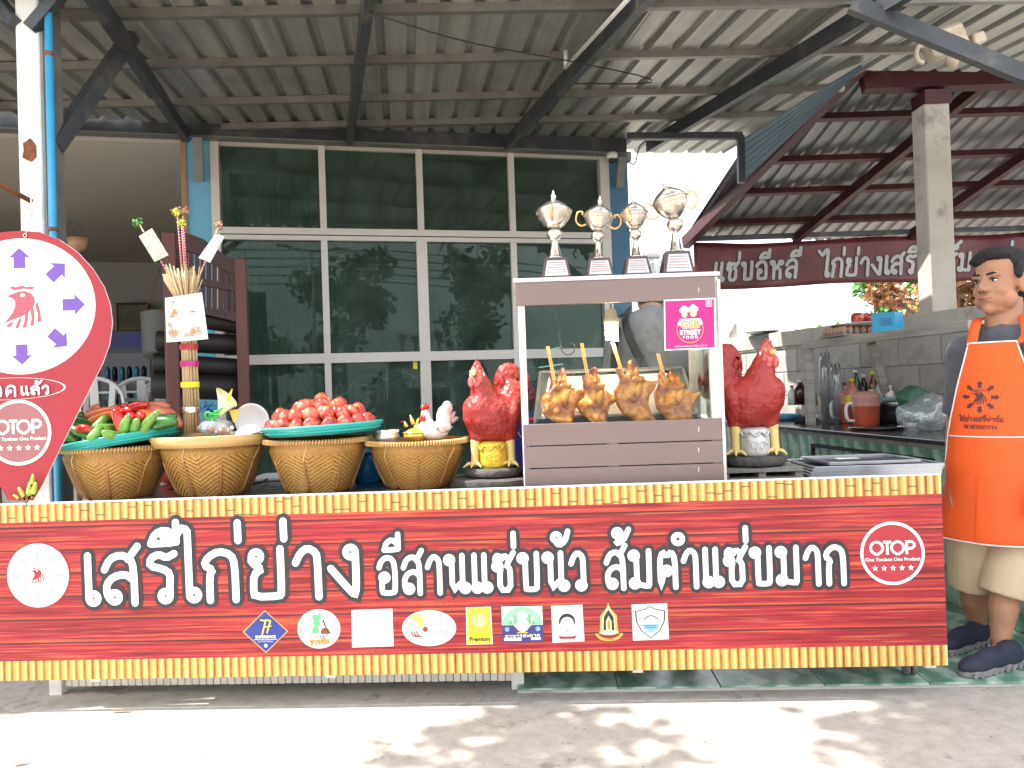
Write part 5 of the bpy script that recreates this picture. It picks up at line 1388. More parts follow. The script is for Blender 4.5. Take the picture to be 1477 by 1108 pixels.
# filler peppers lying underneath
for i, (x, y) in enumerate([(300, 290), (450, 330), (600, 330), (760, 320), (900, 280), (1080, 210), (240, 240), (520, 250), (820, 240), (980, 200)]):
    q = zt(x, y); veg('dark_gourd', M['green_dark'], x, y, 3.301, .14, .032, random.uniform(-.5, .5), .2, 'dark green gourd buried under the peppers, near ' + ['the left rim of the tray', 'the small front cucumbers', 'the pale tipped cucumber', 'the two short leaning cucumbers', 'the longest cucumber', 'the right rim of the tray', 'the oval red pepper', 'the foot of the tall red pepper', 'the small shiny tomatoes', 'the squat orange pepper'][i], 'gourd')['group'] = 'gourds under the peppers'

# ================================================================ basket 2: sticks, money, card, bowls, flowers
mm('straw', (.62, .47, .27), .6, var=.2, orand=.1)
bd = thing('stick_bundle', P(277, 600, 3.348), 'tall bundle of thin straw coloured sticks bound with red, pink and yellow tape', 'stick bundle')
ax0 = P(277, 625, 3.348); ax1 = P(271, 470, 3.348); ax2 = P(262, 395, 3.348)
bs = []
mb = MB()
for k in range(130):
    a = random.uniform(0, 6.28); q = math.sqrt(random.random())
    o0 = V((math.cos(a) * q, math.sin(a) * q, 0))
    top = ax2 + o0 * .085 + V((0, 0, random.uniform(-.03, .03)))
    mb.tube([ax0 + o0 * .034, ax1 + o0 * .032 + V((0, 0, 0)), (ax1 + ax2) / 2 + o0 * .04, top], .0024, 4)
sb = mb.build('sticks', M['straw'], bd, kind='stuff')
for py, col in ((501, 'print_red'), (525, 'print_pink'), (555, 'print_yellow'), (591, 'chrome')):
    f = (625 - py) / 155; c = ax0.lerp(ax1, f); mb = MB(); mb.lathe([(.0375, -.012), (.0385, 0), (.0375, .012)], 20, c, caps=(False, False)); mb.build('tape_band', M[col], bd)
card = thing('photo_card', P(268, 457, 3.255), 'white card printed with four photographs, tied to the stick bundle', 'card')
cq = [P(238, 430, 3.283), P(291, 422, 3.264), P(300, 489, 3.264), P(240, 494, 3.283)]
cpl = Plane(cq[3], cq[2] - cq[3], cq[0] - cq[3])
mb = MB(); mb.prism([q for q in cq], V((0, .003, 0))); mb.build('sheet', M['print_white'], card)
pr = Print(cpl)
def cm(u, v): return cpl.px(238 + u * 56 + (1 - v) * 4 * 0 + (v) * 3 * u, 430 - 8 * u + v * 64 + 0 * u + v * 2 * u)
mm('photo_tan', (.45, .36, .25), .5, var=.5, scale=40, col2=(.7, .66, .6)); mm('photo_grey', (.42, .42, .4), .5, var=.45, scale=40, col2=(.72, .72, .74)); mm('photo_brown', (.4, .22, .1), .5, var=.4, scale=30)
for (u0, u1, v0, v1, s_) in ((.07, .42, .08, .47, 0), (.46, .93, .07, .47, 1), (.08, .42, .54, .93, 2), (.46, .93, .54, .93, 3)):
    pr.poly([cm(u0, v0), cm(u1, v0), cm(u1, v1), cm(u0, v1)], M['photo_grey' if s_ != 2 else 'photo_tan'], .6)
    um = (u0 + u1) / 2
    pr.poly([cm(u0 + .05, v1 - .04), cm(um - .05, v0 + .15), cm(um, v0 + .06), cm(um + .07, v0 + .18), cm(u1 - .05, v1 - .04)], M['photo_tan' if s_ != 2 else 'photo_grey'], 1.0)
    pr.poly([cm(um - .08, v1 - .06), cm(um - .03, v0 + .2), cm(um + .03, v0 + .2), cm(um + .08, v1 - .06)], M['photo_brown'], 1.3)
pr.build('photographs', card)
mm('note_green', (.5, .58, .42), .6, var=.2, scale=60, col2=(.72, .74, .6)); mm('note_pale', (.55, .58, .66), .6, var=.2, scale=60, col2=(.76, .74, .76))
def moneystick(p0, p1, head, corners, mat, hcol, label, Y):
    o = thing('money_stick', P(p0[0], p0[1], Y), label, 'decorated stick')
    a, b_ = P(*p0, Y), P(*p1, Y - .02)
    mb = MB(); mb.tube([a, b_], .0035, 6); mb.build('stick', M['straw'], o)
    n = 14; mb = MB()
    for i in range(n): q = a.lerp(b_, .3 + .6 * i / n); q2 = a.lerp(b_, .3 + .6 * (i + .5) / n); mb.tube([q, q2], .0042, 6)
    mb.build('pink_ribbon', M['print_pink'] if hcol != 'x' else M['print_pink'], o)
    if corners:
        mb = MB(); cs = [P(*c_, Y - .03) for c_ in corners]; mb.prism(cs, (0, .0012, 0)); nt_ = mb.build('banknote', mat, o)
        pl = Plane(cs[3], cs[2] - cs[3], cs[0] - cs[3]); pn = Print(pl)
        m0 = [sum((pl.px(*c_) for c_ in corners), V((0, 0))) / 4][0]
        pn.ring(m0 + V((.012, -.012)), .008, .011, M['print_grey'], .5, 16); pn.disc(m0 + V((-.01, .02)), .009, M['print_palegrey'], .5, 14); pn.build('engraving', nt_)
    hc = P(*head, Y - .02); mb = MB(); random.seed(int(head[0]))
    for i in range(60):
        d = V((random.gauss(0, 1), random.gauss(0, 1), random.gauss(0, 1))).normalized(); c_ = hc + d * random.uniform(.004, .024)
        u = d.orthogonal().normalized() * .006; v_ = d.cross(u).normalized() * .005
        mb.poly([c_ - u, c_ + v_, c_ + u, c_ - v_ + d * .003])
    mb.build('tinsel_head', M[hcol], o)
    return o
mm('foil_green', (.2, .5, .15), .25, .6, var=.5, scale=60); mm('foil_yellow', (.8, .7, .1), .25, .6, var=.4, scale=60); mm('foil_pink', (.7, .15, .3), .25, .6, var=.5, scale=60, col2=(.8, .6, .3)); mm('foil_blue', (.05, .25, .6), .25, .6, var=.5, scale=60)
moneystick((261, 426), (200, 322), (199, 321), [(200, 341), (219, 329), (243, 368), (223, 378)], M['note_green'], 'foil_green', 'stick leaning left with a greenish banknote and a green tinsel head', 3.311)
moneystick((283, 410), (316, 326), (316, 325), [(311, 337), (324, 341), (303, 379), (286, 372)], M['note_pale'], 'foil_pink', 'stick leaning right with a pale banknote and a small tinsel head', 3.311)
moneystick((264, 410), (256, 310), (254, 307), None, None, 'foil_yellow', 'upright pink wrapped stick with a yellow tinsel head', 3.320)
moneystick((270, 410), (264, 312), (265, 304), None, None, 'foil_pink', 'upright pink wrapped stick with a pink tinsel head', 3.339)
moneystick((267, 400), (262, 322), (262, 321), None, None, 'foil_yellow', 'shorter upright stick with a gold tinsel flower head', 3.297)
# white bowls
def bowl(px, py, Y, r, tilt, label):
    o = thing('white_bowl', P(px, py, Y), label, 'bowl'); o.matrix_basis = Matrix.Translation(P(px, py, Y)) @ tilt.to_4x4()
    mb = MB(); mb.lathe([(0, -.4 * r), (.45 * r, -.4 * r), (.5 * r, -.36 * r), (.8 * r, -.1 * r), (.97 * r, .2 * r), (1.0 * r, .22 * r), (.96 * r, .22 * r), (.76 * r, -.05 * r), (.45 * r, -.3 * r), (0, -.32 * r)], 36); mb.build('shell', M['white_plastic'], o, world=False)
    mb = MB(); mb.tube([(r * .98 * math.cos(R(a)), r * .98 * math.sin(R(a)), .22 * r) for a in range(0, 361, 10)], .004, 6, cap=False); mb.build('rim', M['white_plastic'], o, world=False)
bowl(365, 606, 3.367, .073, Matrix.Rotation(R(-62), 3, 'X') @ Matrix.Rotation(R(160), 3, 'X'), 'larger white bowl standing on edge at the right of the second basket')
bowl(357, 622, 3.283, .06, Matrix.Rotation(R(180), 3, 'X') @ Matrix.Rotation(R(12), 3, 'Y'), 'smaller upturned white bowl in front of the larger one')
# cellophane bag of small favours, tied with a green bow
fav = thing('favour_bag', P(315, 620, 3.255), 'clear bag of small wrapped favours tied with a green ribbon bow', 'bag')
mb = MB(); mb.ell(P(312, 617, 3.274), (.075, .06, .035), 20); mb2 = remesh(mb, 'clear_bag', M['clear_plastic'], fav, .006, 2, lambda c: .006 * noise.noise(c * 40))
random.seed(3)
for i in range(14):
    mb = MB(); q = P(294 + random.uniform(0, 46), 620 + random.uniform(-4, 5), 3.264 + random.uniform(0, .05)); mb.ell(q, (.009, .008, .009), 8); mb.build('favour', M[random.choice(['straw', 'white_plastic', 'note_pale', 'pepper_salmon'])], fav)
g0 = P(303, 598, 3.255)
for i in range(11):
    a = i * .6; rr_ = .004 + .0021 * i; mb = MB()
    p0 = g0 + V((rr_ * math.cos(a), -.004 * (11 - i) * .3, rr_ * .8 * math.sin(a))); p1 = g0 + V((rr_ * 1.5 * math.cos(a + .5), -.006, rr_ * 1.2 * math.sin(a + .5))); p2 = g0 + V((rr_ * math.cos(a + 1.1), .004, rr_ * .8 * math.sin(a + 1.1)))
    mb.tube([p0, p1, p2], [.004, .007, .004], 6, flat=.4); mb.build('ribbon_loop', pm('ribbon_green', (.06, .5, .08), .35, coat=.4), fav)
for (e, ) in (((308, 622),), ((318, 600),), ((322, 588),)):
    mb = MB(); mb.tube([g0, (g0 + P(*e, 3.246)) / 2 + V((.01, -.01, 0)), P(*e, 3.246)], [.004, .006, .003], 6, flat=.3); mb.build('ribbon_tail', MATS['ribbon_green'], fav)
# blue and violet tinsel clumps
for (px, py, cc_, lb) in ((297, 585, 'foil_blue', 'blue tinsel clump beside the stick bundle'), (303, 590, 'foil_blue', 'second blue tinsel clump behind the green bow'), (334, 586, 'foil_pink', 'violet and gold tinsel clump behind the yellow flower')):
    mb = MB(); random.seed(px); hc = P(px, py, 3.6)
    for i in range(90):
        d = V((random.gauss(0, 1), random.gauss(0, 1), random.gauss(0, 1))).normalized(); c_ = hc + V((d.x * 1.6, d.y, d.z * .9)) * random.uniform(.004, .032); u = d.orthogonal().normalized() * .008; v_ = d.cross(u).normalized() * .002
        mb.poly([c_ - u, c_ + v_, c_ + u, c_ - v_])
    solo(mb, 'tinsel_clump', M[cc_], hc, lb, 'tinsel')
# yellow calla-like flower
fl_ = thing('paper_flower', P(322, 590, 3.301), 'yellow and white lily shaped paper flower with a pointed yellow bud', 'flower')
mb = MB(); c = P(321, 590, 3.283); vs = []; 
ax = (P(333, 568, 3.283) - P(317, 597, 3.283)).normalized(); s1_ = ax.cross(V((0, 1, 0))).normalized(); s2_ = V((0, 1, 0))
base = P(316, 600, 3.283)
for j in range(6):
    f = j / 5
    for i in range(16):
        a = 2 * math.pi * i / 16; r_ = .008 + .045 * f ** 1.4 * (1 + .25 * math.cos(a)); vs.append(base + ax * (.085 * f + .015 * f * math.cos(a)) + (s1_ * math.cos(a) + s2_ * math.sin(a)) * r_)
mb.smooth = True; mb.add(vs, [(j * 16 + i, j * 16 + (i + 1) % 16, (j + 1) * 16 + (i + 1) % 16, (j + 1) * 16 + i) for j in range(5) for i in range(16)])
mm('petal', (.8, .82, .3), .5, var=.2, scale=18, col2=(.85, .85, .72)); mb.build('petal', M['petal'], fl_)
mb = MB(); a = P(328, 580, 3.274); b_ = P(335, 561, 3.274); mb.tube([a, a.lerp(b_, .4), b_], [.007, .008, .002], 8); mb.build('spadix', M['print_yellow'], fl_)
mb = MB(); cs = [P(330, 592, 3.320), P(345, 590, 3.320), P(343, 604, 3.320), P(337, 610, 3.320)]; mb.prism(cs, (0, .003, 0)); mb.build('yellow_leaf', pm('petal_gold', (.8, .6, .15), .5), fl_)

# ================================================================ basket 4: ceramic hens, steel pot
mm('ceramic', (.76, .75, .72), .18, var=.04, coat=.4, dirt=(.6, .55, .48), dirts=30); mm('gold_glaze', (.75, .52, .1), .25, .55, var=.15, coat=.4); mm('comb_red', (.55, .01, .015), .25, coat=.4); mm('hen_buff', (.62, .45, .28), .4, var=.2)
sp_ = thing('metal_pot', P(562, 627, 3.255), 'small silver coloured pot with a rim at the left inside the fourth basket', 'pot')
c = P(560, 640, 3.301); mb = MB(); mb.lathe([(.03, 0), (.045, .012), (.05, .03), (.044, .045), (.05, .056), (.046, .058), (.04, .045), (0, .04)], 28, c); mb.build('bowl', M['white_plastic'] if False else pm('satin_silver', (.7, .69, .67), .25, .7), sp_)
gh = thing('gold_hen', P(598, 622, 3.5), 'golden glazed ceramic hen pot with a pointed tail in the fourth basket', 'ceramic hen')
c = P(600, 628, 3.274); mb = MB(); mb.ell(c, (.052, .045, .032), 20); mb.build('body', M['gold_glaze'], gh)
mb = MB(); mb.tube([c + V((-.05 * math.cos(R(a)), -.0 - .044 * math.sin(R(a)) , .012)) for a in range(0, 360, 20)], .004, 6, cap=False); mb.build('lid_seam', M['gold_glaze'], gh)
for (a, b_, r_) in (((596, 612), (592, 599), .009), ((586, 616), (584, 608), .008), ((600, 614), (604, 603), .006)):
    mb = MB(); q = P(*a, 3.274); q2 = P(*b_, 3.274); mb.tube([q, q.lerp(q2, .5), q2], [r_, r_ * .9, .002], 8); mb.build('plume', M['gold_glaze'], gh)
mb = MB(); mb.ell(P(581, 609, 3.5), (.009, .006, .007), 8); mb.build('comb', M['comb_red'], gh)
def hen(px, py, Y, s, rz, label, tail):
    h = thing('ceramic_hen', P(px, py, Y), label, 'ceramic hen'); s *= .97; h.matrix_basis = Matrix.Translation(P(px, py, Y)) @ Matrix.Rotation(rz, 4, 'Z') @ Matrix.Diagonal((s, s, s, 1))
    mb = MB(); mb.ell((0, 0, 0), (.05, .07, .042), 20); mb.tube([(0, -.03, .01), (0, -.055, .05), (0, -.06, .075)], [.035, .022, .018], 12); mb.ell((0, -.062, .08), (.018, .02, .018), 12)
    if tail:
        mb.ell((0, .06, .05), (.03, .04, .06), 16); mb.ell((0, .085, .095), (.022, .03, .035), 12)
    body = remesh(mb, 'body', M['ceramic'], h, .005, 4, lambda c_: .0018 * noise.noise(c_ * 90), world=False)
    cb = pillow([(-.028, 0), (-.03, .02), (-.02, .015), (-.014, .034), (-.004, .02), (.004, .036), (.012, .02), (.02, .03), (.026, .012), (.022, 0)], .006, .006, 1.0)
    mb = frame_fn(cb, Matrix.Translation((0, -.06, .092)) @ Matrix.Rotation(R(90), 4, 'Z')); mb.build('comb', M['comb_red'], h, world=False)
    for x in (-1, 1):
        mb = MB(); mb.ell((x * .008, -.08, .058), (.008, .006, .014), 8); mb.build('wattle', M['comb_red'], h, world=False)
        mb = MB(); mb.ell((x * .0165, -.068, .085), (.003, .003, .003), 6); mb.build('eye', M['print_black'], h, world=False)
        w_ = pillow([(-.05, 0), (-.03, .02), (.02, .025), (.06, .005), (.03, -.015), (-.02, -.02)], .006, .01, 1.0, .001, 80)
        frame_fn(w_, Matrix.Translation((x * .047, .005, .01)) @ Matrix.Rotation(R(90), 4, 'Z')).build('wing', M['ceramic'], h, world=False)
    mb = MB(); mb.tube([(0, -.078, .08), (0, -.092, .076)], [.006, .001], 6); mb.build('beak', M['print_yellow'], h, world=False)
    if tail:
        for k in range(5):
            f_ = pillow([(0, 0), (.012, .03), (.012, .06), (0, .08), (-.012, .06), (-.01, .03)], .005, .008, 1)
            frame_fn(f_, Matrix.Translation((.006 * (k - 2), .075, .03)) @ Matrix.Rotation(R(90), 4, 'Z') @ Matrix.Rotation(R(-15 + 22 * k), 4, 'Y')).build('tail_feather', M['ceramic'], h, world=False)
hen(628, 622, 3.283, 1.0, R(-35), 'white ceramic hen with a bright red comb and large ruffled tail in the fourth basket', True)
hen(611, 620, 3.367, .75, R(15), 'smaller buff and white ceramic hen behind the gold one', False)
# blue buckets and things behind the baskets
mm('bucket_blue', (.02, .22, .5), .35, var=.1); mm('bucket_red', (.5, .04, .02), .4, var=.1); mm('bin_navy', (.01, .02, .2), .4, var=.1)
def bucket(px, Y, r, h_, mat, label):
    q = P(px, 700, Y); o = thing('plastic_bucket', (q.x, q.y, TZ + .002), label, 'bucket')
    mb = MB(); mb.lathe([(0, 0), (r * .8, 0), (r, h_), (r * .95, h_), (r * .76, .006), (0, .006)], 28); mb.build('shell', mat, o, world=False)
    mb = MB(); mb.tube([(r * 1.01 * math.cos(R(a)), r * 1.01 * math.sin(R(a)), h_) for a in range(0, 361, 15)], .005, 6, cap=False); mb.build('rim', mat, o, world=False)
bucket(530, 3.590, .07, .14, M['bucket_blue'], 'blue plastic bucket showing between the third and fourth baskets')
bucket(560, 3.674, .06, .12, M['bucket_blue'], 'smaller blue bucket behind the fourth basket')
bucket(256, 3.9, .09, .1, M['bucket_red'], 'red orange bucket low between the first and second baskets')
mb = MB(); q = P(738, 700, 3.9); mb.box((q.x, q.y, TZ + .17), (.26, .2, .33)); b_ = thing('cooler_box', (q.x, q.y, TZ), 'dark blue cooler box with a red stripe behind the left rooster', 'box')
mb.build('body', M['bin_navy'], b_, bevel=.012)
mb = MB(); mb.box((q.x, q.y - .1005, TZ + .26), (.24, .004, .02)); mb.build('stripe', M['print_red'], b_)
mb = MB(); mb.tube([(q.x + .06 + .018 * math.sin(R(a)) , q.y - .105, TZ + .12 + .00028 * a) for a in range(0, 300, 20)], .0015, 5); mb.build('scribble', M['white_plastic'], b_)
# loose cable and white cloth on the table
mb = MB(); mb.tube(chaikin([P(232, 712, 3.8), P(246, 706, 3.488), P(258, 702, 3.8), P(268, 709, 3.460), P(372, 700, 3.488), P(386, 690, 3.8)], 2), .004, 6); o = solo(mb, 'black_cable', M['black_rubber'], P(258, 705, 3.8), 'thin black cable lying on the table between the baskets', 'cable')
mb = MB(); q = P(400, 700, 3.9); 
o = MB(); o.box((q.x, q.y, TZ + .01), (.2, .25, .018)); solo(o, 'white_tray', M['white_plastic'], (q.x, q.y, TZ), 'flat white tray lying behind the third basket', 'tray', bevel=.004)

# ================================================================ rooster statues
m, t, b, co = newmat('rooster_red')
n = t.noise(co, 8, 5); c = t.ramp(n, [(.3, (.27, .016, .012)), (.7, (.40, .03, .022))])
vo = t.n('ShaderNodeTexVoronoi'); vo.inputs['Scale'].default_value = 60; t.l(t.vmul(co, (1, 1, .75)), vo.inputs['Vector'])
bp = t.n('ShaderNodeBump'); bp.inputs['Strength'].default_value = .55; bp.inputs['Distance'].default_value = .008; t.l(vo.outputs['Distance'], bp.inputs['Height']); t.l(bp.outputs[0], b.inputs['Normal'])
t.l(c, b.inputs['Base Color']); b.inputs['Roughness'].default_value = .45; b.inputs['Coat Weight'].default_value = .08; M['rooster_red'] = m
mm('face_red', (.55, .02, .03), .4, var=.25, scale=60, col2=(.7, .22, .2), bump=.6, bscale=150)
mm('claw_yellow', (.72, .55, .2), .5, var=.15, bump=.4, bscale=90); mm('gold_paint', (.72, .52, .05), .35, .25, var=.2, scale=10, bump=.3, bscale=40); mm('silver_paint', (.55, .55, .55), .4, .3, var=.15, bump=.3, bscale=40)
mm('rock', (.07, .065, .06), .9, var=.35, bump=.7, bscale=40)
def rooster(px, base_py, Y, hgt_px, mirror, tub, label, face_turn):
    q = P(px, base_py, Y); S = hgt_px * Y / F_PX  # height of the bird, metres
    o = thing('rooster_statue', q, label, 'rooster statue')
    B = V(q)
    sx = -1 if mirror else 1
    def L(x, y, z): return B + V((x * sx, y, z)) * S
    mb = MB()
    # pixel study: base z=0 (feet), head top z=1 ; body centre .47, x right = tail side
    mb.ell(L(-.03, 0, .50), V((.25, .20, .21)) * S, 24)
    mb.ell(L(.03, .02, .40), V((.20, .18, .17)) * S, 24)
    mb.ell(L(-.09, -.03, .56), V((.19, .17, .15)) * S, 20)
    mb.tube([L(-.05, -.02, .55), L(-.08, -.03, .72), L(-.115, -.04, .86), L(-.125, -.05, .93)], [.18 * S, .12 * S, .08 * S, .05 * S], 18)
    mb.tube([L(.1, .06, .45), L(.2, .14, .62), L(.22, .18, .78)], [.17 * S, .17 * S, .13 * S], 18)
    mb.ell(L(.17, .17, .80), V((.15, .09, .20)) * S, 18); mb.ell(L(.28, .18, .74), V((.12, .08, .20)) * S, 18); mb.ell(L(.34, .19, .64), V((.09, .07, .15)) * S, 14)
    for x in (-.13, .14): mb.tube([L(x, 0, .38), L(x * 1.15, -.01, .24)], [.11 * S, .06 * S], 14)
    for x in (-1, 1): mb.ell(L(.02 + x * .19, .02, .5), V((.06, .16, .13)) * S, 16)
    def dsp(c):
        n_ = noise.voronoi(V((c.x, c.y, c.z * .8)) * (15 / S))[0]
        return S * (.010 * (n_[1] - n_[0]) - .002) if c.z > B.z + .42 * S else S * .006 * noise.noise(c * 18)
    remesh(mb, 'body', M['rooster_red'], o, .0075, 5, dsp)
    # tail plumes
    for k in range(7):
        f = k / 6; an = R(-12 + 78 * f); Lr = (.32 - .08 * f) * S
        pf = pillow([(0, 0), (.03 * S, Lr * .4), (.035 * S, Lr * .8), (.015 * S, Lr), (-.02 * S, Lr * .97), (-.035 * S, Lr * .7), (-.03 * S, Lr * .3)], .02 * S, .012, 1, .002, 90)
        frame_fn(pf, Matrix.Translation(L(.16 + .05 * f, .085 + .012 * (k % 2) , .56)) @ Matrix.Rotation(an * sx, 4, 'Y')).build('tail_feather', M['rooster_red'], o)
    # head
    hd = L(-.125, -.05, .90); fd = V((face_turn * .7, -.75, -.05)).normalized()
    mb = MB(); mb.ell(hd, V((.066, .075, .085)) * S, 18); mb.ell(hd + V((0, -.02, -.07)) * S, V((.076, .07, .07)) * S, 16)
    remesh(mb, 'head', M['face_red'], o, .005, 3, lambda c: .002 * noise.noise(c * 110))
    sd = fd.cross(V((0, 0, 1))).normalized()
    mb = MB(); mb.tube([hd + fd * .06 * S, hd + fd * .10 * S + V((0, 0, -.004)), hd + fd * .135 * S + V((0, 0, -.018 * S))], [.03 * S, .02 * S, .002], 8); mb.build('beak', M['claw_yellow'], o)
    cbp = pillow([(-.07 * S, 0), (-.08 * S, .05 * S), (-.055 * S, .03 * S), (-.045 * S, .075 * S), (-.02 * S, .04 * S), (-.005 * S, .095 * S), (.015 * S, .045 * S), (.035 * S, .08 * S), (.045 * S, .03 * S), (.07 * S, .045 * S), (.065 * S, 0)], .012 * S, .006, 1)
    frame_fn(cbp, Matrix.Translation(hd + V((0, 0, .055 * S))) @ Matrix.Rotation(math.atan2(fd.y, fd.x), 4, 'Z')).build('comb', M['face_red'], o)
    for s_ in (-1, 1):
        e = hd + fd * .045 * S + sd * s_ * .05 * S + V((0, 0, .012 * S))
        mb = MB(); mb.ell(e, .012 * S, 10); mb.build('eye', M['claw_yellow'], o)
        mb = MB(); mb.ell(e + sd * s_ * .006 * S + fd * .004 * S, .007 * S, 8); mb.build('pupil', M['print_black'], o)
        mb = MB(); mb.ell(hd + fd * .075 * S + sd * s_ * .03 * S + V((0, 0, -.085 * S)), V((.032, .024, .055)) * S, 12); mb.build('wattle', M['face_red'], o)
        mb = MB(); mb.ell(hd + sd * s_ * .066 * S + V((0, 0, -.03 * S)), V((.014, .024, .036)) * S, 10); mb.build('ear_lobe', M['ceramic'], o)
    # legs, feet
    for x in (-.17, .17):
        lg = MB(); lg.tube([L(x * .95, -.02, .27), L(x * 1.0, -.03, .14), L(x * 1.02, -.04, .03)], [.05 * S, .04 * S, .038 * S], 12)
        for a_ in (-60, -15, 30, 150):
            d = V((math.sin(R(a_)), -math.cos(R(a_)), 0)) * (.13 if a_ != 150 else .06) * S; p0 = L(x * 1.02, -.04, .03); lg.tube([p0, p0 + d * .55 + V((0, 0, .008)), p0 + d - V((0, 0, .018 * S))], [.026 * S, .019 * S, .008 * S], 8)
        remesh(lg, 'leg', M['claw_yellow'], o, .0045, 3)
    # tub between the legs with a scalloped upper band
    mt = M['gold_paint'] if tub == 'gold' else M['silver_paint']
    tb = MB(); c0 = L(0, .0, 0)
    tb.lathe([(.0, .0), (.125 * S, .0), (.135 * S, .03 * S), (.135 * S, .17 * S), (.128 * S, .19 * S), (.14 * S, .22 * S), (.10 * S, .25 * S), (0, .25 * S)], 40, c0)
    tb.build('tub', mt, o)
    sc_ = MB(); ringp = []
    for i in range(97):
        a = 2 * math.pi * i / 96; ringp.append(c0 + V((math.cos(a) * .143 * S, math.sin(a) * .143 * S, (.195 + .02 * math.cos(a * 9)) * S)))
    sc_.tube(ringp, .009 * S, 6, cap=False); sc_.build('scalloped_band', mt, o)
    rl = MB()
    for (cx_, cz_, rr_) in ((-.04, .1, .035), (.04, .1, .035), (0, .06, .03)):
        rl.tube([c0 + V(((cx_ + rr_ * math.cos(R(a)) * (1 - a / 700)) * S, -.138 * S * math.cos((cx_) * 5), (cz_ + rr_ * math.sin(R(a)) * (1 - a / 700)) * S)) for a in range(0, 420, 30)], .006 * S, 6)
    rl.build('relief_scroll', mt, o)
    # rock base
    rb_ = MB(); rb_.lathe([(0, -.0), (.25 * S, -.0), (.27 * S, -.03 * S), (.26 * S, -.075 * S), (.2 * S, -.09 * S), (0, -.09 * S)], 28, B, Matrix.Diagonal((1.05, .85, 1)), fn=lambda a, z: 1 + .05 * math.sin(3 * a) + .03 * math.sin(7 * a))
    r_ = remesh(rb_, 'rock_base', M['rock'], o, .008, 2, lambda c: .004 * noise.noise(c * 45))
    return o, S
r1_, S1 = rooster(712, 674, 3.301, 152, False, 'gold', 'red rooster statue with a gold tub between its legs, left of the glass case', -.45)
r2_, S2 = rooster(1088, 657, 3.301, 165, True, 'silver', 'red rooster statue with a silver tub between its legs, right of the glass case', .35)
# cinder block under the right rooster
q = V(r2_.location); zt_ = q.z - .09 * S2
mm('cement', (.2, .185, .16), .95, var=.3, bump=.6, bscale=70)
if zt_ - TZ > .02:
    cb = thing('cement_block', (q.x, q.y, TZ), 'grey hollow cement block under the right rooster', 'block')
    hh_ = zt_ - TZ
    mb = MB()
    for x in (-.15, 0, .15): mb.box((q.x + x, q.y, TZ + hh_ / 2), (.03, .2, hh_))
    mb.box((q.x, q.y + .09, TZ + hh_ / 2), (.33, .03, hh_)); mb.box((q.x, q.y, zt_ - .008), (.33, .22, .016)); mb.box((q.x, q.y, TZ + .006), (.33, .22, .012)); mb.build('block', M['cement'], cb)
q = V(r1_.location); zt_ = q.z - .09 * S1
if zt_ - TZ > .005:
    mb = MB(); mb.lathe([(0, 0), (.17, 0), (.175, zt_ - TZ), (0, zt_ - TZ)], 28, (q.x, q.y, TZ)); solo(mb, 'stone_slab', M['rock'], (q.x, q.y, TZ), 'flat dark stone slab under the left rooster', 'stone', bevel=.004)
# ================================================================ glass display case
CP = Plane(P(748, 690, 3.069), P(1050, 688, 3.055) - P(748, 690, 3.069), (0, 0, 1))
CP.U = V((CP.U.x, CP.U.y, 0)).normalized(); CP.N = CP.U.cross(V((0, 0, 1))); CP.V = V((0, 0, 1)); CP.O = P(757, 692, 3.069); CP.O.z = TZ + .002
caseW = (CP.px(1048, 688).x); top_ = CP.px(900, 397).y; DEP = .42
case = thing('display_case', CP.w(caseW / 2, 0), 'glass fronted display case with grey brown boards and white posts', 'display case')
m_b = pm('board_brown', (.20, .145, .135), .5, var=.06, stretch=(.3, .3, 2), scale=6, bump=.05)
def kbox(mb, a0, a1, b0, b1, d0, d1):
    vs = [CP.w(a, b_, -d) for a in (a0, a1) for b_ in (b0, b1) for d in (d0, d1)]
    return mb.add(vs, [(0, 1, 3, 2), (4, 6, 7, 5), (0, 4, 5, 1), (2, 3, 7, 6), (0, 2, 6, 4), (1, 5, 7, 3)])
yb = CP.px(900, 606).y; yt = CP.px(900, 436).y; ybt = CP.px(900, 403).y
n = 3; hh_ = (yb - .004) / 3
for i in range(3):
    mb = MB(); kbox(mb, 0, caseW - .012, .003 + i * hh_, .003 + (i + 1) * hh_ - .004, -.004, .008 + .001 * i); mb.build('plank', m_b, case, bevel=.0015)
mb = MB(); kbox(mb, -.012, caseW - .02, yt, ybt, -.006, .01); mb.build('plank', m_b, case, bevel=.0015)
mb = MB(); kbox(mb, -.02, caseW + .0, ybt + .001, top_, -.012, DEP + .01); mb.build('roof_board', M['white_paint'], case, bevel=.003)
for a0, a1 in ((-.004, .022), (caseW - .045, caseW - .004)):
    for d0 in (.0095, DEP - .03):
        mb = MB(); kbox(mb, a0, a1, .002, ybt - .001, d0, d0 + .03); mb.build('corner_post', M['white_paint'], case, bevel=.002)
mb = MB(); kbox(mb, caseW - .011, caseW, 0.001, top_ - .03, -.006, .009); mb.build('edge_strip', M['white_paint'], case)
mb = MB(); kbox(mb, .022, caseW - .045, yb - .012, yt + .01, .016, .02); mb.build('front_glass', M['case_glass'], case)
for a in (.004, caseW - .016):
    mb = MB(); kbox(mb, a, a + .004, yb, yt, .045, DEP - .035); mb.build('side_glass', M['case_glass'], case)
mb = MB(); kbox(mb, .002, caseW - .006, yb - .03, yb - .012, .045, DEP - .035); mb.build('shelf', M['stainless'], case)
mb = MB(); kbox(mb, -.002, .0, .0, yb - .03, .04, DEP); kbox(mb, caseW - .006, caseW - .004, 0, yb - .03, .04, DEP); mb.build('side_panel', m_b, case)
# screws on the boards
mb = MB()
for py in (417, 618, 648, 676): q = CP.px(1007, py); kbox(mb, q.x, q.x + .002, q.y - .012, q.y + .006, -.0065, -.003)
mb.build('screw_line', M['white_paint'], case)
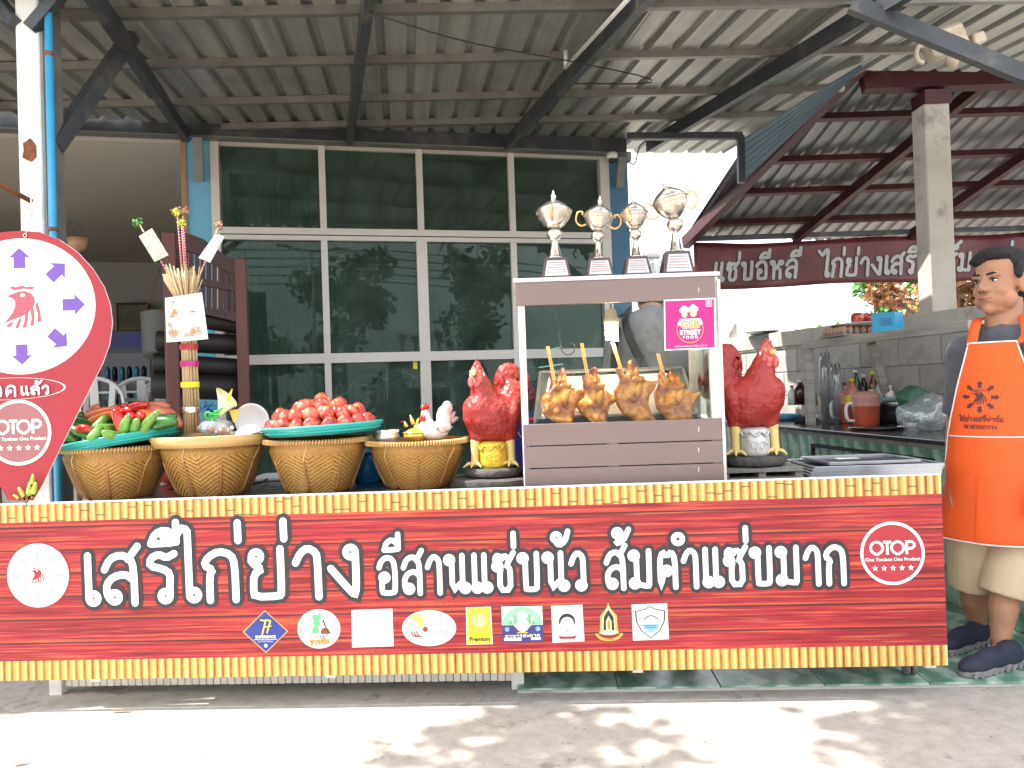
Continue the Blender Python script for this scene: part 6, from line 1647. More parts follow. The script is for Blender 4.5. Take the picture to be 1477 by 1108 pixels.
# inner steel tray with paper, leaning back
ta = lambda px, py, d: CP.w(*CP.px(px, py), -d)
tr_ = thing('roast_tray', CP.w(caseW / 2, yb, -.2), 'shallow steel tray lined with white paper, propped up inside the display case', 'tray')
A = [CP.w(.05, yb + .0, -.14), CP.w(caseW - .08, yb + .0, -.14), CP.w(caseW - .1, yb + .19, -.3), CP.w(.08, yb + .19, -.3)]
nrm = (A[1] - A[0]).cross(A[3] - A[0]).normalized()
if nrm.dot(CAM - A[0]) < 0: nrm = -nrm
mb = MB(); mb.prism(A, -nrm * .004); mb.build('base', M['stainless'], tr_)
for i in range(4):
    mb = MB(); a, b_ = A[i], A[(i + 1) % 4]; mb.bar(a, b_, .012, .05, nrm); mb.build('lip', M['stainless'], tr_)
cpp = sum(A, V()) / 4
pa = [cpp + (p - cpp) * k_ + nrm * .003 for p, k_ in zip(A, (.93, .93, .88, .88))]
mb = MB(); mb.smooth = True; N_ = 14; vs = []
for i in range(N_ + 1):
    for j in range(7):
        p = pa[0].lerp(pa[1], i / N_).lerp(pa[3].lerp(pa[2], i / N_), j / 6); vs.append(p + nrm * (.004 + .006 * noise.noise(V((i * .7, j * .9, 3)))))
mb.add(vs, [(i * 7 + j, (i + 1) * 7 + j, (i + 1) * 7 + j + 1, i * 7 + j + 1) for i in range(N_) for j in range(6)]); mb.build('paper', M['print_white'], tr_)
# roast chickens on skewers
m, t, b, co = newmat('roast')
n1 = t.noise(co, 16, 6, .6); n2 = t.noise(co, 45, 4)
c = t.ramp(n1, [(.34, (.12, .02, .005)), (.42, (.34, .075, .008)), (.52, (.62, .21, .015)), (.64, (.85, .44, .05))])
c = t.mix(t.ramp(n2, [(.55, 0.0), (.75, .6)]), c, (.2, .04, .015)); t.l(c, b.inputs['Base Color']); b.inputs['Roughness'].default_value = .28; b.inputs['Coat Weight'].default_value = .4; b.inputs['Specular IOR Level'].default_value = .7
bp = t.n('ShaderNodeBump'); bp.inputs['Strength'].default_value = .9; bp.inputs['Distance'].default_value = .008; t.l(n2, bp.inputs['Height']); t.l(bp.outputs[0], b.inputs['Normal']); M['roast'] = m
def z7(x, y): return 760 + x / 4.817, 400 + y / 4.817
outl = [
 [(170, 630), (185, 618), (205, 640), (215, 665), (228, 660), (235, 620), (255, 595), (275, 600), (282, 650), (290, 700), (320, 735), (365, 742), (412, 752), (405, 775), (375, 800), (360, 850), (335, 900), (335, 960), (330, 1000), (270, 1000), (215, 985), (160, 950), (128, 920), (120, 870), (115, 810), (140, 775), (165, 755), (175, 700)],
 [(405, 665), (420, 645), (440, 650), (460, 640), (470, 600), (495, 590), (515, 605), (512, 650), (530, 700), (560, 745), (600, 780), (650, 800), (640, 830), (595, 860), (578, 900), (575, 950), (585, 998), (490, 998), (440, 960), (395, 915), (358, 860), (385, 820), (412, 770), (410, 710)],
 [(655, 615), (670, 590), (700, 610), (715, 645), (730, 620), (735, 560), (760, 540), (790, 545), (795, 600), (800, 640), (850, 685), (900, 692), (935, 690), (915, 745), (880, 790), (865, 850), (880, 900), (925, 985), (800, 998), (745, 960), (700, 930), (655, 860), (645, 800), (635, 760), (665, 720), (675, 680)],
 [(960, 650), (980, 610), (1005, 640), (1020, 660), (1040, 610), (1065, 605), (1080, 640), (1100, 690), (1150, 745), (1200, 770), (1250, 760), (1245, 790), (1210, 830), (1190, 870), (1180, 920), (1190, 975), (1080, 980), (1015, 975), (985, 930), (945, 880), (935, 820), (930, 770), (955, 730), (962, 690)]]
skew = [((153, 462), (185, 640)), ((405, 438), (435, 650)), ((632, 432), (685, 640)), ((968, 515), (990, 660))]
dists = [.115, .118, .112, .118]
labels = ['leftmost splayed roast chicken on a bamboo skewer, lowest under the glare', 'second splayed roast chicken from the left, between two others', 'largest splayed roast chicken, its skewer rising to the lit bulb', 'rightmost splayed roast chicken under the pink sticker']
random.seed(11)
for i in range(4):
    pts = [CP.px(*z7(p[0], 560 + (p[1] - 560) * 1.09 + 12)) for p in outl[i]]
    cx_ = sum(p.x for p in pts) / len(pts); cy_ = sum(p.y for p in pts) / len(pts)
    mn = min(p.y for p in pts)
    d = dists[i]
    # lean parallel to the tray
    o = thing('roast_chicken', CP.w(cx_, cy_, -d), labels[i], 'roast chicken')
    loc = [((p.x - cx_) * 1.09, p.y - cy_) for p in pts]
    pw_ = pillow([V(p) for p in loc], .026, .0065, .6, .013, 34, .028, seed=i * 9)
    lean = Matrix.Rotation(R(-16), 4, 'X')
    Mx = Matrix.Translation(CP.w(cx_, cy_, -d - .015)) @ Matrix((( *CP.U, 0), (*(-CP.N), 0), (0, 0, 1, 0), (0, 0, 0, 1))).transposed() @ lean
    frame_fn(pw_, Mx).build('meat', M['roast'], o)
    # ridges : folded wings and drumsticks over the flat body
    for (u0, v0, u1, v1, r_) in ((-.2, .1, .35, .2, .016), (.05, -.45, .2, .1, .018), (-.35, -.2, .05, -.45, .017), (-.1, .35, -.15, .0, .013), (.12, .5, .1, .12, .012)):
        hh = max(p[1] for p in loc); ww = max(p[0] for p in loc)
        a = Mx @ V((u0 * ww * 1.2, -.016, v0 * hh * 1.3)); b_ = Mx @ V((u1 * ww * 1.2, -.018, v1 * hh * 1.3)); md_ = (a + b_) / 2 + CP.N * .004
        rb_ = MB(); rb_.tube([a, a.lerp(md_, .5), md_, b_.lerp(md_, .5), b_], [r_ * .5, r_ * .85, r_, r_ * .85, r_ * .45], 10); rb_.build('joint', M['roast'], o)
    s0, s1 = skew[i]; a = CP.w(*CP.px(*z7(*s0)), -d - .075); b_ = CP.w(*CP.px(*z7(*s1)), -d - .02)
    for off in (-.004, .004):
        mb = MB(); mb.bar(a + CP.U * off, b_ + CP.U * off - (a - b_).normalized() * .05, .006, .005, CP.N); mb.build('skewer', pm('bamboo_stick', (.62, .38, .12), .5, var=.15), o)
# lit spiral bulb
lb = thing('lit_bulb', CP.w(*CP.px(889, 437), -.17), 'glowing spiral light bulb hanging in an off-white holder inside the case', 'light bulb')
c = CP.w(*CP.px(889, 470), -.17)
mb = MB(); mb.lathe([(.012, .085), (.022, .08), (.024, .05), (.03, .045), (.032, .028), (.02, .024), (0, .024)], 20, c); mb.build('holder', pm('holder_cream', (.6, .5, .35), .5), lb)
m = bpy.data.materials.new('bulb_glow'); m.use_nodes = True; bb = m.node_tree.nodes['Principled BSDF']; bb.inputs['Base Color'].default_value = (1, .9, .7, 1); bb.inputs['Emission Color'].default_value = (1, .78, .48, 1); bb.inputs['Emission Strength'].default_value = 40
mb = MB(); pts = []
for i in range(76):
    a = i * .42; pts.append(c + V((.0215 * math.cos(a), .0215 * math.sin(a), .022 - i * .0009)))
mb.tube(pts, .0052, 8); mb.build('spiral_tube', m, lb)
mb = MB(); mb.tube([c + V((0, 0, .085)), c + V((0, 0, yt + TZ + .12 - c.z))], .003, 6); mb.build('cord', M['black_rubber'], lb)
# black s-hook wire behind the glass
mb = MB(); mb.tube(chaikin([CP.w(*CP.px(805, 441), -.3), CP.w(*CP.px(812, 480), -.3), CP.w(*CP.px(814, 500), -.3), CP.w(*CP.px(823, 508), -.3), CP.w(*CP.px(835, 504), -.3), CP.w(*CP.px(836, 490), -.3), CP.w(*CP.px(829, 488), -.3)], 2), .0022, 6); solo(mb, 'wire_hook', M['steel_dark'], CP.w(*CP.px(812, 480), -.3), 'thin dark wire hook hanging inside the case left of the bulb', 'hook')
# pink sticker on the glass front
pr = Print(CP); S_ = [(957, 433), (1031, 430), (1032, 503), (958, 506)]
st = thing('pink_sticker', CP.w(*CP.px(994, 470), .001), 'square pink street food sticker on the glass of the case', 'sticker')
cc_ = sum((CP.px(*p) for p in S_), V((0, 0))) / 4; rr = (CP.px(1031, 468) - cc_).length
mb = MB(); mb.prism([CP.w(*CP.px(*p), .0065) for p in S_], CP.N * .001); mb.build('sheet', M['print_white'], st)
h0 = 7.8
pr.poly([cc_ + (CP.px(*p) - cc_) * .95 for p in S_], M['print_pink'], h0)
q = lambda x, y: cc_ + V((x * rr, y * rr))
pr.ring(q(0, -.22), rr * .5, rr * .53, M['print_gold'], h0 + .3, 40, 150, 390); pr.ring(q(0, -.22), rr * .56, rr * .58, M['print_rose'], h0 + .3, 40, 180, 360)
for (x, y, r_) in ((-.2, .38, .11), (.15, .42, .13)):
    pr.disc(q(x, y), rr * r_, M['print_cream'], h0 + .3, 18)
    for (dx, dy, k_) in ((-.1, .18, .1), (.1, .18, .1), (0, .24, .12)): pr.disc(q(x + dx, y + dy), rr * k_, M['print_white'], h0 + .6 + dy, 16)
    pr.poly([q(x - .12, y + .06), q(x + .12, y + .06), q(x + .13, y + .18), q(x - .13, y + .18)], M['print_white'], h0 + 1.3)
pr.poly([q(-.5, .02), q(-.38, .22), q(.42, .22), q(.52, .0), q(.4, -.05), q(-.4, -.05)], M['print_white'], h0 + .9)
mm('print_sand', (.5, .33, .07), .5)
latin(pr, 'GSB', cc_.x, cc_.y - .02 * rr, rr * .42, M['print_white'], h0 + 1.7, bold=rr * .03); latin(pr, 'GSB', cc_.x, cc_.y - .02 * rr, rr * .42, M['print_sand'], h0 + 2.2, bold=rr * .012)
latin(pr, 'STREET', cc_.x, cc_.y - .33 * rr, rr * .25, M['print_white'], h0 + 1, bold=rr * .012); latin(pr, 'F O O D', cc_.x, cc_.y - .52 * rr, rr * .16, M['print_white'], h0 + 1, bold=rr * .006)
latin(pr, 'www.facebook.com/GSBstreetfood', cc_.x, cc_.y - .86 * rr, rr * .09, M['print_white'], h0 + .5)
for i in range(4): a, b_ = [q(.66, .9), q(.88, .9), q(.88, .68), q(.66, .68)][i], [q(.88, .9), q(.88, .68), q(.66, .68), q(.66, .9)][i]; pr.stroke([a, b_], rr * .02, M['print_white'], h0 + .5 + i * .1, False, 0)
pr.disc(q(.77, .82), rr * .06, M['print_white'], h0 + .6, 12); latin(pr, 'ONE', q(.77, .73).x, q(.77, .73).y, rr * .07, M['print_white'], h0 + .6)
pr.build('print', st)

# ================================================================ trophies on the case
mm('trophy_metal', (.62, .57, .50), .22, .9, var=.12, scale=25, bump=.15, bscale=60); mm('trophy_gold', (.85, .48, .2), .18, 1, var=.1); mm('trophy_base', (.06, .022, .02), .25, coat=.4)
topZ = CP.w(0, top_).z
def trophy(px, by, ty, Y, wd, tilt, hrot, label, pw_px):
    q = P(px, by, Y); q.z = topZ + .001; H = (by - ty) * Y / F_PX * 1.09
    o = thing('trophy_cup', q, label, 'trophy')
    bw = pw_px * Y / F_PX / 2; bh = H * .24
    mb = MB(); vs = []
    for (s_, z) in ((1.22, 0), (1.22, .008), (1.0, .0081), (.74, bh)): vs += [V((x * bw * s_, y * bw * .75 * s_, z)) for x, y in ((-1, -1), (1, -1), (1, 1), (-1, 1))]
    mb.add(vs, [(0, 3, 2, 1), (12, 13, 14, 15)] + [(4 * l + i, 4 * l + (i + 1) % 4, 4 * l + 4 + (i + 1) % 4, 4 * l + 4 + i) for l in range(3) for i in range(4)])
    mb.build('plinth', M['trophy_base'], o, world=False, bevel=.001)
    # engraved plate on the sloping front
    A_ = V((-bw * .80, -bw * .75 * .985 - .001, .014)); B_ = V((bw * .80, -bw * .75 * .985 - .001, .014)); C_ = V((bw * .60, -bw * .75 * .78 - .001, bh * .86)); D2 = V((-bw * .60, -bw * .75 * .78 - .001, bh * .86))
    up_ = (C_ - B_).normalized(); n_ = V((0, -1, .25)).normalized()
    pm_ = MB(); pm_.prism([p - n_ * .0 for p in (A_, B_, C_, D2)], n_ * .0015); pl_ = pm_.build('plate', M['print_palegrey'], o, world=False)
    ln = MB(); ln.norecalc = True
    for r_ in range(5):
        f = .2 + r_ * .16; a = A_.lerp(D2, f); b_ = B_.lerp(C_, f); ww_ = (b_ - a)
        x = .08
        ln.m = r_ % 2
        while x < .9:
            l_ = random.uniform(.05, .12); p0 = a + ww_ * x + n_ * .0022; p1 = a + ww_ * min(.94, x + l_) + n_ * .0022; up2 = V((0, 0, 1)) * .0022
            ln.poly([p0, p1, p1 + up2, p0 + up2]); x += l_ + .03
    ln.build('engraved_lines', [M['print_dark'], M['print_red']], o, world=False)
    z0 = bh; r = wd * Y / F_PX / 2
    st_ = MB(); hs = H - bh
    st_.lathe([(0, z0), (r * .42, z0), (r * .42, z0 + .006), (r * .34, z0 + .02 * H), (r * .2, z0 + .16 * H), (r * .17, z0 + .2 * H), (r * .25, z0 + .205 * H), (r * .44, z0 + .25 * H), (r * .47, z0 + .27 * H), (r * .42, z0 + .3 * H), (r * .2, z0 + .33 * H), (0, z0 + .33 * H)], 28); st_.build('stem', M['trophy_metal'], o, world=False)
    Mc = Matrix.Translation((0, 0, z0 + .33 * H)) @ Matrix.Rotation(tilt, 4, 'Y') @ Matrix.Translation((0, 0, -(z0 + .33 * H)))
    cp_ = MB(); zc = z0 + .33 * H
    cp_.lathe([(0, zc), (r * .3, zc), (r * .6, zc + .045 * H), (r * .86, zc + .11 * H), (r * .95, zc + .17 * H), (r * 1.0, zc + .185 * H), (r * .95, zc + .195 * H)], 32); frame_fn(cp_, Mc); cp_.build('bowl', M['trophy_metal'], o, world=False)
    ld = MB(); ld.lathe([(r * .97, zc + .197 * H), (r * .9, zc + .215 * H), (r * .72, zc + .25 * H), (r * .45, zc + .285 * H), (r * .2, zc + .31 * H), (r * .12, zc + .325 * H), (r * .15, zc + .345 * H), (r * .17, zc + .36 * H), (r * .08, zc + .375 * H), (r * .1, zc + .39 * H), (0, zc + .43 * H)], 32); frame_fn(ld, Mc); l_ = ld.build('lid', M['trophy_metal'], o, world=False)
    ri = MB()
    for zz, r9 in ((.185, 1.01), (.15, .93)): ri.tube([(r * r9 * math.cos(R(a)), r * r9 * math.sin(R(a)), zc + zz * H) for a in range(0, 361, 12)], .0018, 5, cap=False)
    for k_ in range(18): a = R(k_ * 20); ri.ell((r * .96 * math.cos(a), r * .96 * math.sin(a), zc + .167 * H), .0028, 6)
    frame_fn(ri, Mc); ri.build('rim_band', M['trophy_metal'], o, world=False)
    for s_ in (-1, 1):
        hd_ = MB(); pts = [(s_ * r * .8, 0, zc + .07 * H), (s_ * r * 1.15, 0, zc + .04 * H), (s_ * r * 1.5, 0, zc + .09 * H), (s_ * r * 1.5, 0, zc + .17 * H), (s_ * r * 1.3, 0, zc + .22 * H), (s_ * r * 1.05, 0, zc + .21 * H), (s_ * r * 1.1, 0, zc + .175 * H)]
        pts = chaikin([V(p) for p in pts], 2); hd_.tube(pts, .0042, 8)
        frame_fn(hd_, Mc @ Matrix.Rotation(hrot, 4, 'Z')); hd_.build('handle', M['trophy_gold'] if hrot != .02 else M['trophy_metal'], o, world=False)
random.seed(2)
trophy(802, 397, 276, 3.162, 52, R(0), R(80), 'leftmost trophy cup with its gold handle facing forward', 42)
trophy(864, 393, 281, 3.162, 44, R(6), R(5), 'second trophy cup from the left, gold handles spread sideways', 40)
trophy(918, 391, 277, 3.162, 40, R(-2), R(62), 'smallest trophy cup, beside the plastic jar', 40)
trophy(976, 388, 252, 3.162, 52, R(-14), R(-4), 'tallest trophy cup, its bowl tilted, at the right end', 46)
# clear jar behind
q = P(940, 388, 3.6); q.z = topZ + .001; jr = thing('plastic_jar', q, 'clear plastic jar with a white screw lid behind the trophies', 'jar')
mb = MB(); mb.lathe([(0, 0), (.048, 0), (.052, .01), (.052, .12), (.046, .138), (.034, .145), (.034, .155), (.031, .155), (.031, .144), (.044, .134), (.049, .118), (.049, .01), (0, .006)], 28, q); mb.build('body', M['clear_plastic'], jr)
mb = MB(); mb.lathe([(0, .182), (.036, .182), (.04, .178), (.04, .15), (.0, .15)][::-1], 28, q); mb.build('lid', pm('lid_grey', (.62, .6, .6), .4), jr)
q = P(1006, 380, 3.7); q.z = topZ + .001
mb = MB(); mb.lathe([(0, 0), (.025, 0), (.025, .05), (.02, .055), (0, .055)], 18, q); solo(mb, 'blue_cap_bottle', M['bucket_blue'], q, 'small blue capped container at the right end of the case roof', 'container')
# stacked trays at the right end of the cart
mm('tray_steel', (.22, .23, .25), .4, .85, var=.15); mm('tray_rim', (.42, .43, .45), .35, .9)
def btray(px, py, Y, w_, d_, rz, z, label, i):
    q = P(px, py, Y); o = thing('steel_tray', (q.x, q.y, z), label, 'tray', rz, 'steel trays stacked at the right end')
    mb = MB(); mb.box((0, 0, .0015), (w_, d_, .002)); mb.build('base', M['tray_steel'], o, world=False)
    for (c_, s_) in (((0, -d_ / 2, .008), (w_, .008, .014)), ((0, d_ / 2, .008), (w_, .008, .014)), ((-w_ / 2, 0, .008), (.008, d_, .014)), ((w_ / 2, 0, .008), (.008, d_, .014))):
        m2 = MB(); m2.box(c_, s_); m2.build('lip', M['tray_rim'], o, world=False, bevel=.002)
for i in range(4):
    btray(1240 + random.uniform(-2, 2), 668, 3.367, .52, .36, random.uniform(-.02, .02) - .05, TZ + .002 + i * .0105, ['lowest steel tray of the stack at the cart end', 'second steel tray from the bottom of the stack', 'middle steel tray of the stack', 'fourth steel tray from the bottom of the stack', 'fifth steel tray, under the small top tray'][i], i)
btray(1238, 660, 3.385, .38, .3, .02, TZ + .046, 'smaller steel tray on top of the stack', 6)
q = P(1222, 663, 3.348); mb = MB(); mb.box((q.x, q.y, TZ + .0635), (.09, .05, .0015)); solo(mb, 'white_label', M['print_white'], (q.x, q.y, TZ + .063), 'small white slip on the top steel tray', 'paper')
# ================================================================ people
mm('tee_grey', (.075, .082, .095), .9, var=.15, scale=14, bump=.2, bscale=250, sheen=.2); mm('khaki', (.56, .44, .30), .85, var=.08, bump=.2, bscale=200); mm('apron_orange', (.78, .10, .012), .7, var=.05, scale=4, bump=.15, bscale=14)
mm('shoe_navy', (.02, .024, .045), .75, var=.2, bump=.2, bscale=200); mm('shoe_sole', (.22, .21, .21), .8, var=.1); mm('eye_white', (.7, .66, .6), .25); mm('lip', (.34, .10, .07), .4); mm('shirt_back', (.22, .22, .235), .85, var=.08, bump=.2, bscale=30); mm('denim', (.03, .04, .07), .85)
def hand(mb, wrist, direc, palmn, s=1.0, curl=.5):
    d = V(direc).normalized(); pn = V(palmn); pn = (pn - d * pn.dot(d)).normalized(); sd = d.cross(pn)
    c = V(wrist) + d * .045 * s
    Mx = Matrix((( *sd, 0), (*d, 0), (*pn, 0), (0, 0, 0, 1))).transposed().to_3x3()
    mb.ell(c, V((.038, .05, .016)) * s, 14, Mx)
    for i, (off, L) in enumerate(((-.029, .062), (-.010, .073), (.010, .070), (.028, .055))):
        p = V(wrist) + d * .082 * s + sd * off * s; pts = [p]; dd = d.copy(); a = 0
        for k in range(3):
            a += curl * (.35 + .2 * k); dk = (d * math.cos(a) + pn * math.sin(a)).normalized(); p = p + dk * L * s * (.45, .32, .25)[k]; pts.append(p)
        mb.tube([V(wrist) + d * .05 * s + sd * off * .8 * s] + pts, [.010 * s, .0098 * s, .0092 * s, .0085 * s, .007 * s], 8)
    p = V(wrist) + d * .025 * s - sd * .03 * s
    t1 = p + (d * .6 - sd * .7 + pn * .2).normalized() * .035 * s; t2 = t1 + (d * .9 - sd * .15 + pn * .3).normalized() * .03 * s
    mb.tube([p + sd * .012 * s, p, t1, t2], [.013 * s, .013 * s, .0105 * s, .008 * s], 8)
def shoe(o, heel, toe, name='shoe'):
    h = V(heel); t_ = V(toe); d = (t_ - h); d.z = 0; L = d.length; d.normalize(); s = V((-d.y, d.x, 0))
    z0 = h.z
    def q(u, v, w_): return h + d * (u * L) + s * v + V((0, 0, w_))
    out_ = [(0, -.028), (0, .028), (.15, .036), (.4, .036), (.7, .046), (.88, .042), (.98, .02), (1.0, -.005), (.95, -.03), (.8, -.045), (.6, -.045), (.4, -.036), (.15, -.035)]
    mb = MB(); mb.prism([q(u, v, 0) for u, v in out_], (0, 0, .026)); so = mb.build('sole', M['shoe_sole'], o, bevel=.006)
    mb = MB()
    for i in range(9):
        u = .06 + i * .108; 
        mb.box(q(u, .037 if .1 < u < .5 else .042, .012), (.012, .012, .02)); mb.box(q(u, -.037, .012), (.012, .012, .02))
    mb.build('tread', M['shoe_sole'], so, kind='stuff')
    mb = MB(); mb.ell(q(.74, 0, .035), (.001 + L * .27, .045, .04), 18, Matrix.Rotation(math.atan2(d.y, d.x), 3, 'Z')); mb.ell(q(.5, 0, .045), (L * .3, .042, .05), 18, Matrix.Rotation(math.atan2(d.y, d.x), 3, 'Z')); mb.ell(q(.22, 0, .05), (L * .24, .04, .06), 18, Matrix.Rotation(math.atan2(d.y, d.x), 3, 'Z'))
    up = remesh(mb, 'shoe', M['shoe_navy'], o, .006, 3)
    mb = MB(); mb.bar(q(.3, -.043, .062), q(.37, -.044, .078), .012, .002, s); mb.build('shoe_tab', M['print_grey'], up)
def head_parts(mb, H, f, k=1.0):
    """skull, jaw, nose, lips, cheeks, ears as closed pieces to be fused"""
    up = V((0, 0, 1)); s = f.cross(up).normalized()
    Mx = Matrix(((*s, 0), (*f, 0), (*up, 0), (0, 0, 0, 1))).transposed().to_3x3()
    def q(a, b, c): return H + (s * a + f * b + up * c) * k
    E = lambda c, r, n=16: mb.ell(q(*c), V(r) * k, n, Mx)
    E((0, -.012, .035), (.078, .098, .085), 26); E((0, .03, -.005), (.068, .062, .08), 22); E((0, .042, -.052), (.058, .05, .046), 20); E((0, .068, -.088), (.026, .024, .022), 14)
    E((0, .02, -.06), (.062, .06, .05), 20)
    for x in (-1, 1):
        E((x * .040, .054, -.024), (.028, .026, .028), 12); E((x * .032, .08, .03), (.026, .014, .010), 12)
        E((x * .08, -.005, -.005), (.012, .022, .034), 12); E((x * .086, -.012, .008), (.008, .018, .02), 10); E((x * .048, .03, -.055), (.03, .036, .036), 12)
        E((x * .014, .094, -.022), (.011, .013, .009), 10)
    mb.tube([q(0, .083, .03), q(0, .096, .0), q(0, .107, -.018)], [.009 * k, .011 * k, .013 * k], 12)
    E((0, .1, -.02), (.014, .015, .010), 12)
    E((0, .088, -.046), (.026, .013, .006), 12); E((0, .087, -.058), (.023, .013, .007), 12); E((0, .03, .06), (.066, .058, .05), 18)
    return q, s
def face_bits(o, q, f, s, k=1.0):
    for x in (-1, 1):
        mb = MB(); mb.ell(q(x * .031, .078, .012), V((.0125, .0105, .0050)) * k, 12, Matrix(((*s, 0), (*f, 0), (0, 0, 1, 0), (0, 0, 0, 1))).transposed().to_3x3()); mb.build('eye', M['eye_white'], o)
        mb = MB(); mb.ell(q(x * .031 - .002, .0875, .012), .0052 * k, 10); mb.build('iris', M['print_black'], o)
        mb = MB(); mb.tube([q(x * .046, .078, .0145), q(x * .032, .0905, .0195), q(x * .016, .086, .0135)], [.0015, .0025, .0015], 6); mb.build('eyelid', M['hair'], o)
        mb = MB(); mb.tube([q(x * .052, .077, .031), q(x * .036, .0925, .038), q(x * .014, .0935, .034)], [.0025, .0048, .0035], 8); mb.build('eyebrow', M['hair'], o)
        mb = MB(); mb.ell(q(x * .0085, .104, -.0275), .0032 * k, 6); mb.build('nostril', M['hair'], o)
    mb = MB(); mb.tube([q(-.025, .086, -.0505), q(-.01, .101, -.0525), (q(.012, .101, -.0525)), q(.026, .086, -.050)], [.002, .0042, .0042, .002], 6); mb.build('mouth', M['lip'], o)
def rings_cloth(o, name, mat, rows, n=40, thick=None):
    """tube-like garment: rows of (centre, half side, half depth, side vec, fwd vec)"""
    mb = MB(); mb.smooth = True; vs = []
    for (c, a, b_, s, f) in rows:
        for i in range(n): t_ = 2 * math.pi * i / n; vs.append(V(c) + s * a * math.cos(t_) + f * b_ * math.sin(t_))
    L = len(rows)
    mb.add(vs, [(j * n + i, j * n + (i + 1) % n, (j + 1) * n + (i + 1) % n, (j + 1) * n + i) for j in range(L - 1) for i in range(n)])
    return mb.build(name, mat, o)
# --- the cook in the orange apron
YB = 3.3
man = thing('person', PZ(1425, 950, .022), 'man in bright orange apron, grey t-shirt and beige shorts standing at the cart end', 'person')
bf = V((-.60, -.80, 0)).normalized(); bs = V((bf.y * -1, bf.x, 0)); bs = bf.cross(V((0, 0, 1))).normalized()   # bs: his right-hand side
if bs.x > 0: bs = -bs
hf = V((-.93, -.37, .0)).normalized()
HC = P(1444, 411, YB)
nb_ = P(1446, 476, YB + .01); chest = P(1443, 560, YB + .01); belly = P(1440, 655, YB); hip = P(1440, 735, YB)
shR = nb_ + bs * .15 + V((0, 0, -.085)); shL = nb_ - bs * .17 + V((0, 0, -.08))
elR = P(1380, 612, YB + .12); wrR = P(1372, 694, YB + .06)
elL = P(1512, 628, YB - .12); wrL = P(1500, 700, YB - .2)
hpR = hip + bs * .09; hpL = hip - bs * .09
knR = P(1404, 845, 3.42); knL = P(1449, 858, 3.24)
anR = P(1410, 912, 3.50); anL = P(1443, 928, 3.22)
def body_core(mb, g=0.0, arms=True):
    Mx = Matrix(((*bs, 0), (*bf, 0), (0, 0, 1, 0), (0, 0, 0, 1))).transposed().to_3x3()
    mb.ell(chest, V((.155 + g, .115 + g, .18 + g)), 24, Mx); mb.ell(belly + bf * .02, V((.16 + g, .13 + g, .16 + g)), 24, Mx); mb.ell(hip, V((.165 + g, .125 + g, .13 + g)), 24, Mx)
    mb.tube([shR - V((0, 0, .01)), nb_ - V((0, 0, .035)), shL - V((0, 0, .01))], [.056 + g, .08 + g, .056 + g], 16); mb.ell(shR, .055 + g, 16); mb.ell(shL, .057 + g, 16)
mb = MB(); qh, sh_ = head_parts(mb, HC, hf, 1.14)
body_core(mb)
mb.tube([HC + V((0, 0, -.05)) - hf * .02, nb_ + V((0, 0, .0)), nb_ - V((0, 0, .06))], [.066, .07, .08], 18)
mb.ell(HC + hf * .03 + V((0, 0, -.10)), (.055, .055, .03), 14)
mb.tube([shR, (shR + elR) / 2, elR], [.056, .047, .040], 16); mb.tube([elR, elR.lerp(wrR, .35), wrR], [.041, .038, .026], 16)
mb.tube([shL, (shL + elL) / 2, elL], [.056, .047, .040], 16); mb.tube([elL, elL.lerp(wrL, .35), wrL], [.041, .038, .026], 16)
hand(mb, wrR, (wrR - elR) + V((.02, 0, -.02)), bf.cross(V((0, 0, 1))) * -1 + V((.3, 0, 0)), 1.0, .6); hand(mb, wrL, (wrL - elL), bs, 1.0, .6)
for (a, b_, c_) in ((hpR, knR, anR), (hpL, knL, anL)):
    mb.tube([a, a.lerp(b_, .5), b_], [.088, .075, .056], 18); mb.tube([b_, b_.lerp(c_, .3), b_.lerp(c_, .65), c_], [.055, .057, .044, .036], 16)
    ft = V((-.72, -.4, 0)).normalized(); mb.tube([c_ + V((0, 0, -.01)), V((c_.x, c_.y, .075)) + ft * .0, V((c_.x, c_.y, .06)) + ft * .09], [.036, .036, .03], 12)
body = remesh(mb, 'body', M['skin'], man, .0054, 6, lambda c: .0008 * noise.noise(c * 60))
face_bits(man, qh, hf, sh_, 1.14)
# hair: cap over the skull
mb = MB(); upv = V((0, 0, 1)); Mh = Matrix(((*sh_, 0), (*hf, 0), (*upv, 0), (0, 0, 0, 1))).transposed().to_3x3()
mb.ell(qh(0, -.03, .062), V((.094, .104, .094)), 26, Mh); mb.ell(qh(0, -.058, .0), V((.084, .062, .085)), 20, Mh); mb.ell(qh(.0, .038, .106), V((.076, .06, .036)), 18, Mh); mb.ell(qh(.03, .066, .09), V((.05, .03, .024)), 14, Mh)
for x in (-1, 1): mb.ell(qh(x * .078, .012, .045), V((.014, .024, .04)), 12, Mh)
remesh(mb, 'hair', M['hair'], man, .006, 3, lambda c: .0035 * noise.noise(c * 130) + .003 * noise.noise(c * 55))
# t-shirt
mb = MB(); body_core(mb, .013)
mb.tube([shR, shR.lerp(elR, .5), shR.lerp(elR, .86)], [.064, .058, .062], 18); mb.tube([shL, shL.lerp(elL, .5), shL.lerp(elL, .86)], [.072, .068, .072], 18)
mb.tube([nb_ - V((0, 0, .07)), nb_ - V((0, 0, .01))], [.10, .078], 20)
remesh(mb, 't_shirt', M['tee_grey'], man, .0075, 4, lambda c: .006 * noise.noise(c * 13) + .002 * noise.noise(c * 40))
mb = MB(); mb.tube([nb_ + V((0, 0, -.004)) + (bs * math.cos(R(a)) + bf * math.sin(R(a)) * 1.0) * .075 + V((0, 0, -.03 * math.sin(R(a)))) for a in range(0, 361, 15)], .006, 8, cap=False); mb.build('collar', M['tee_grey'], man)
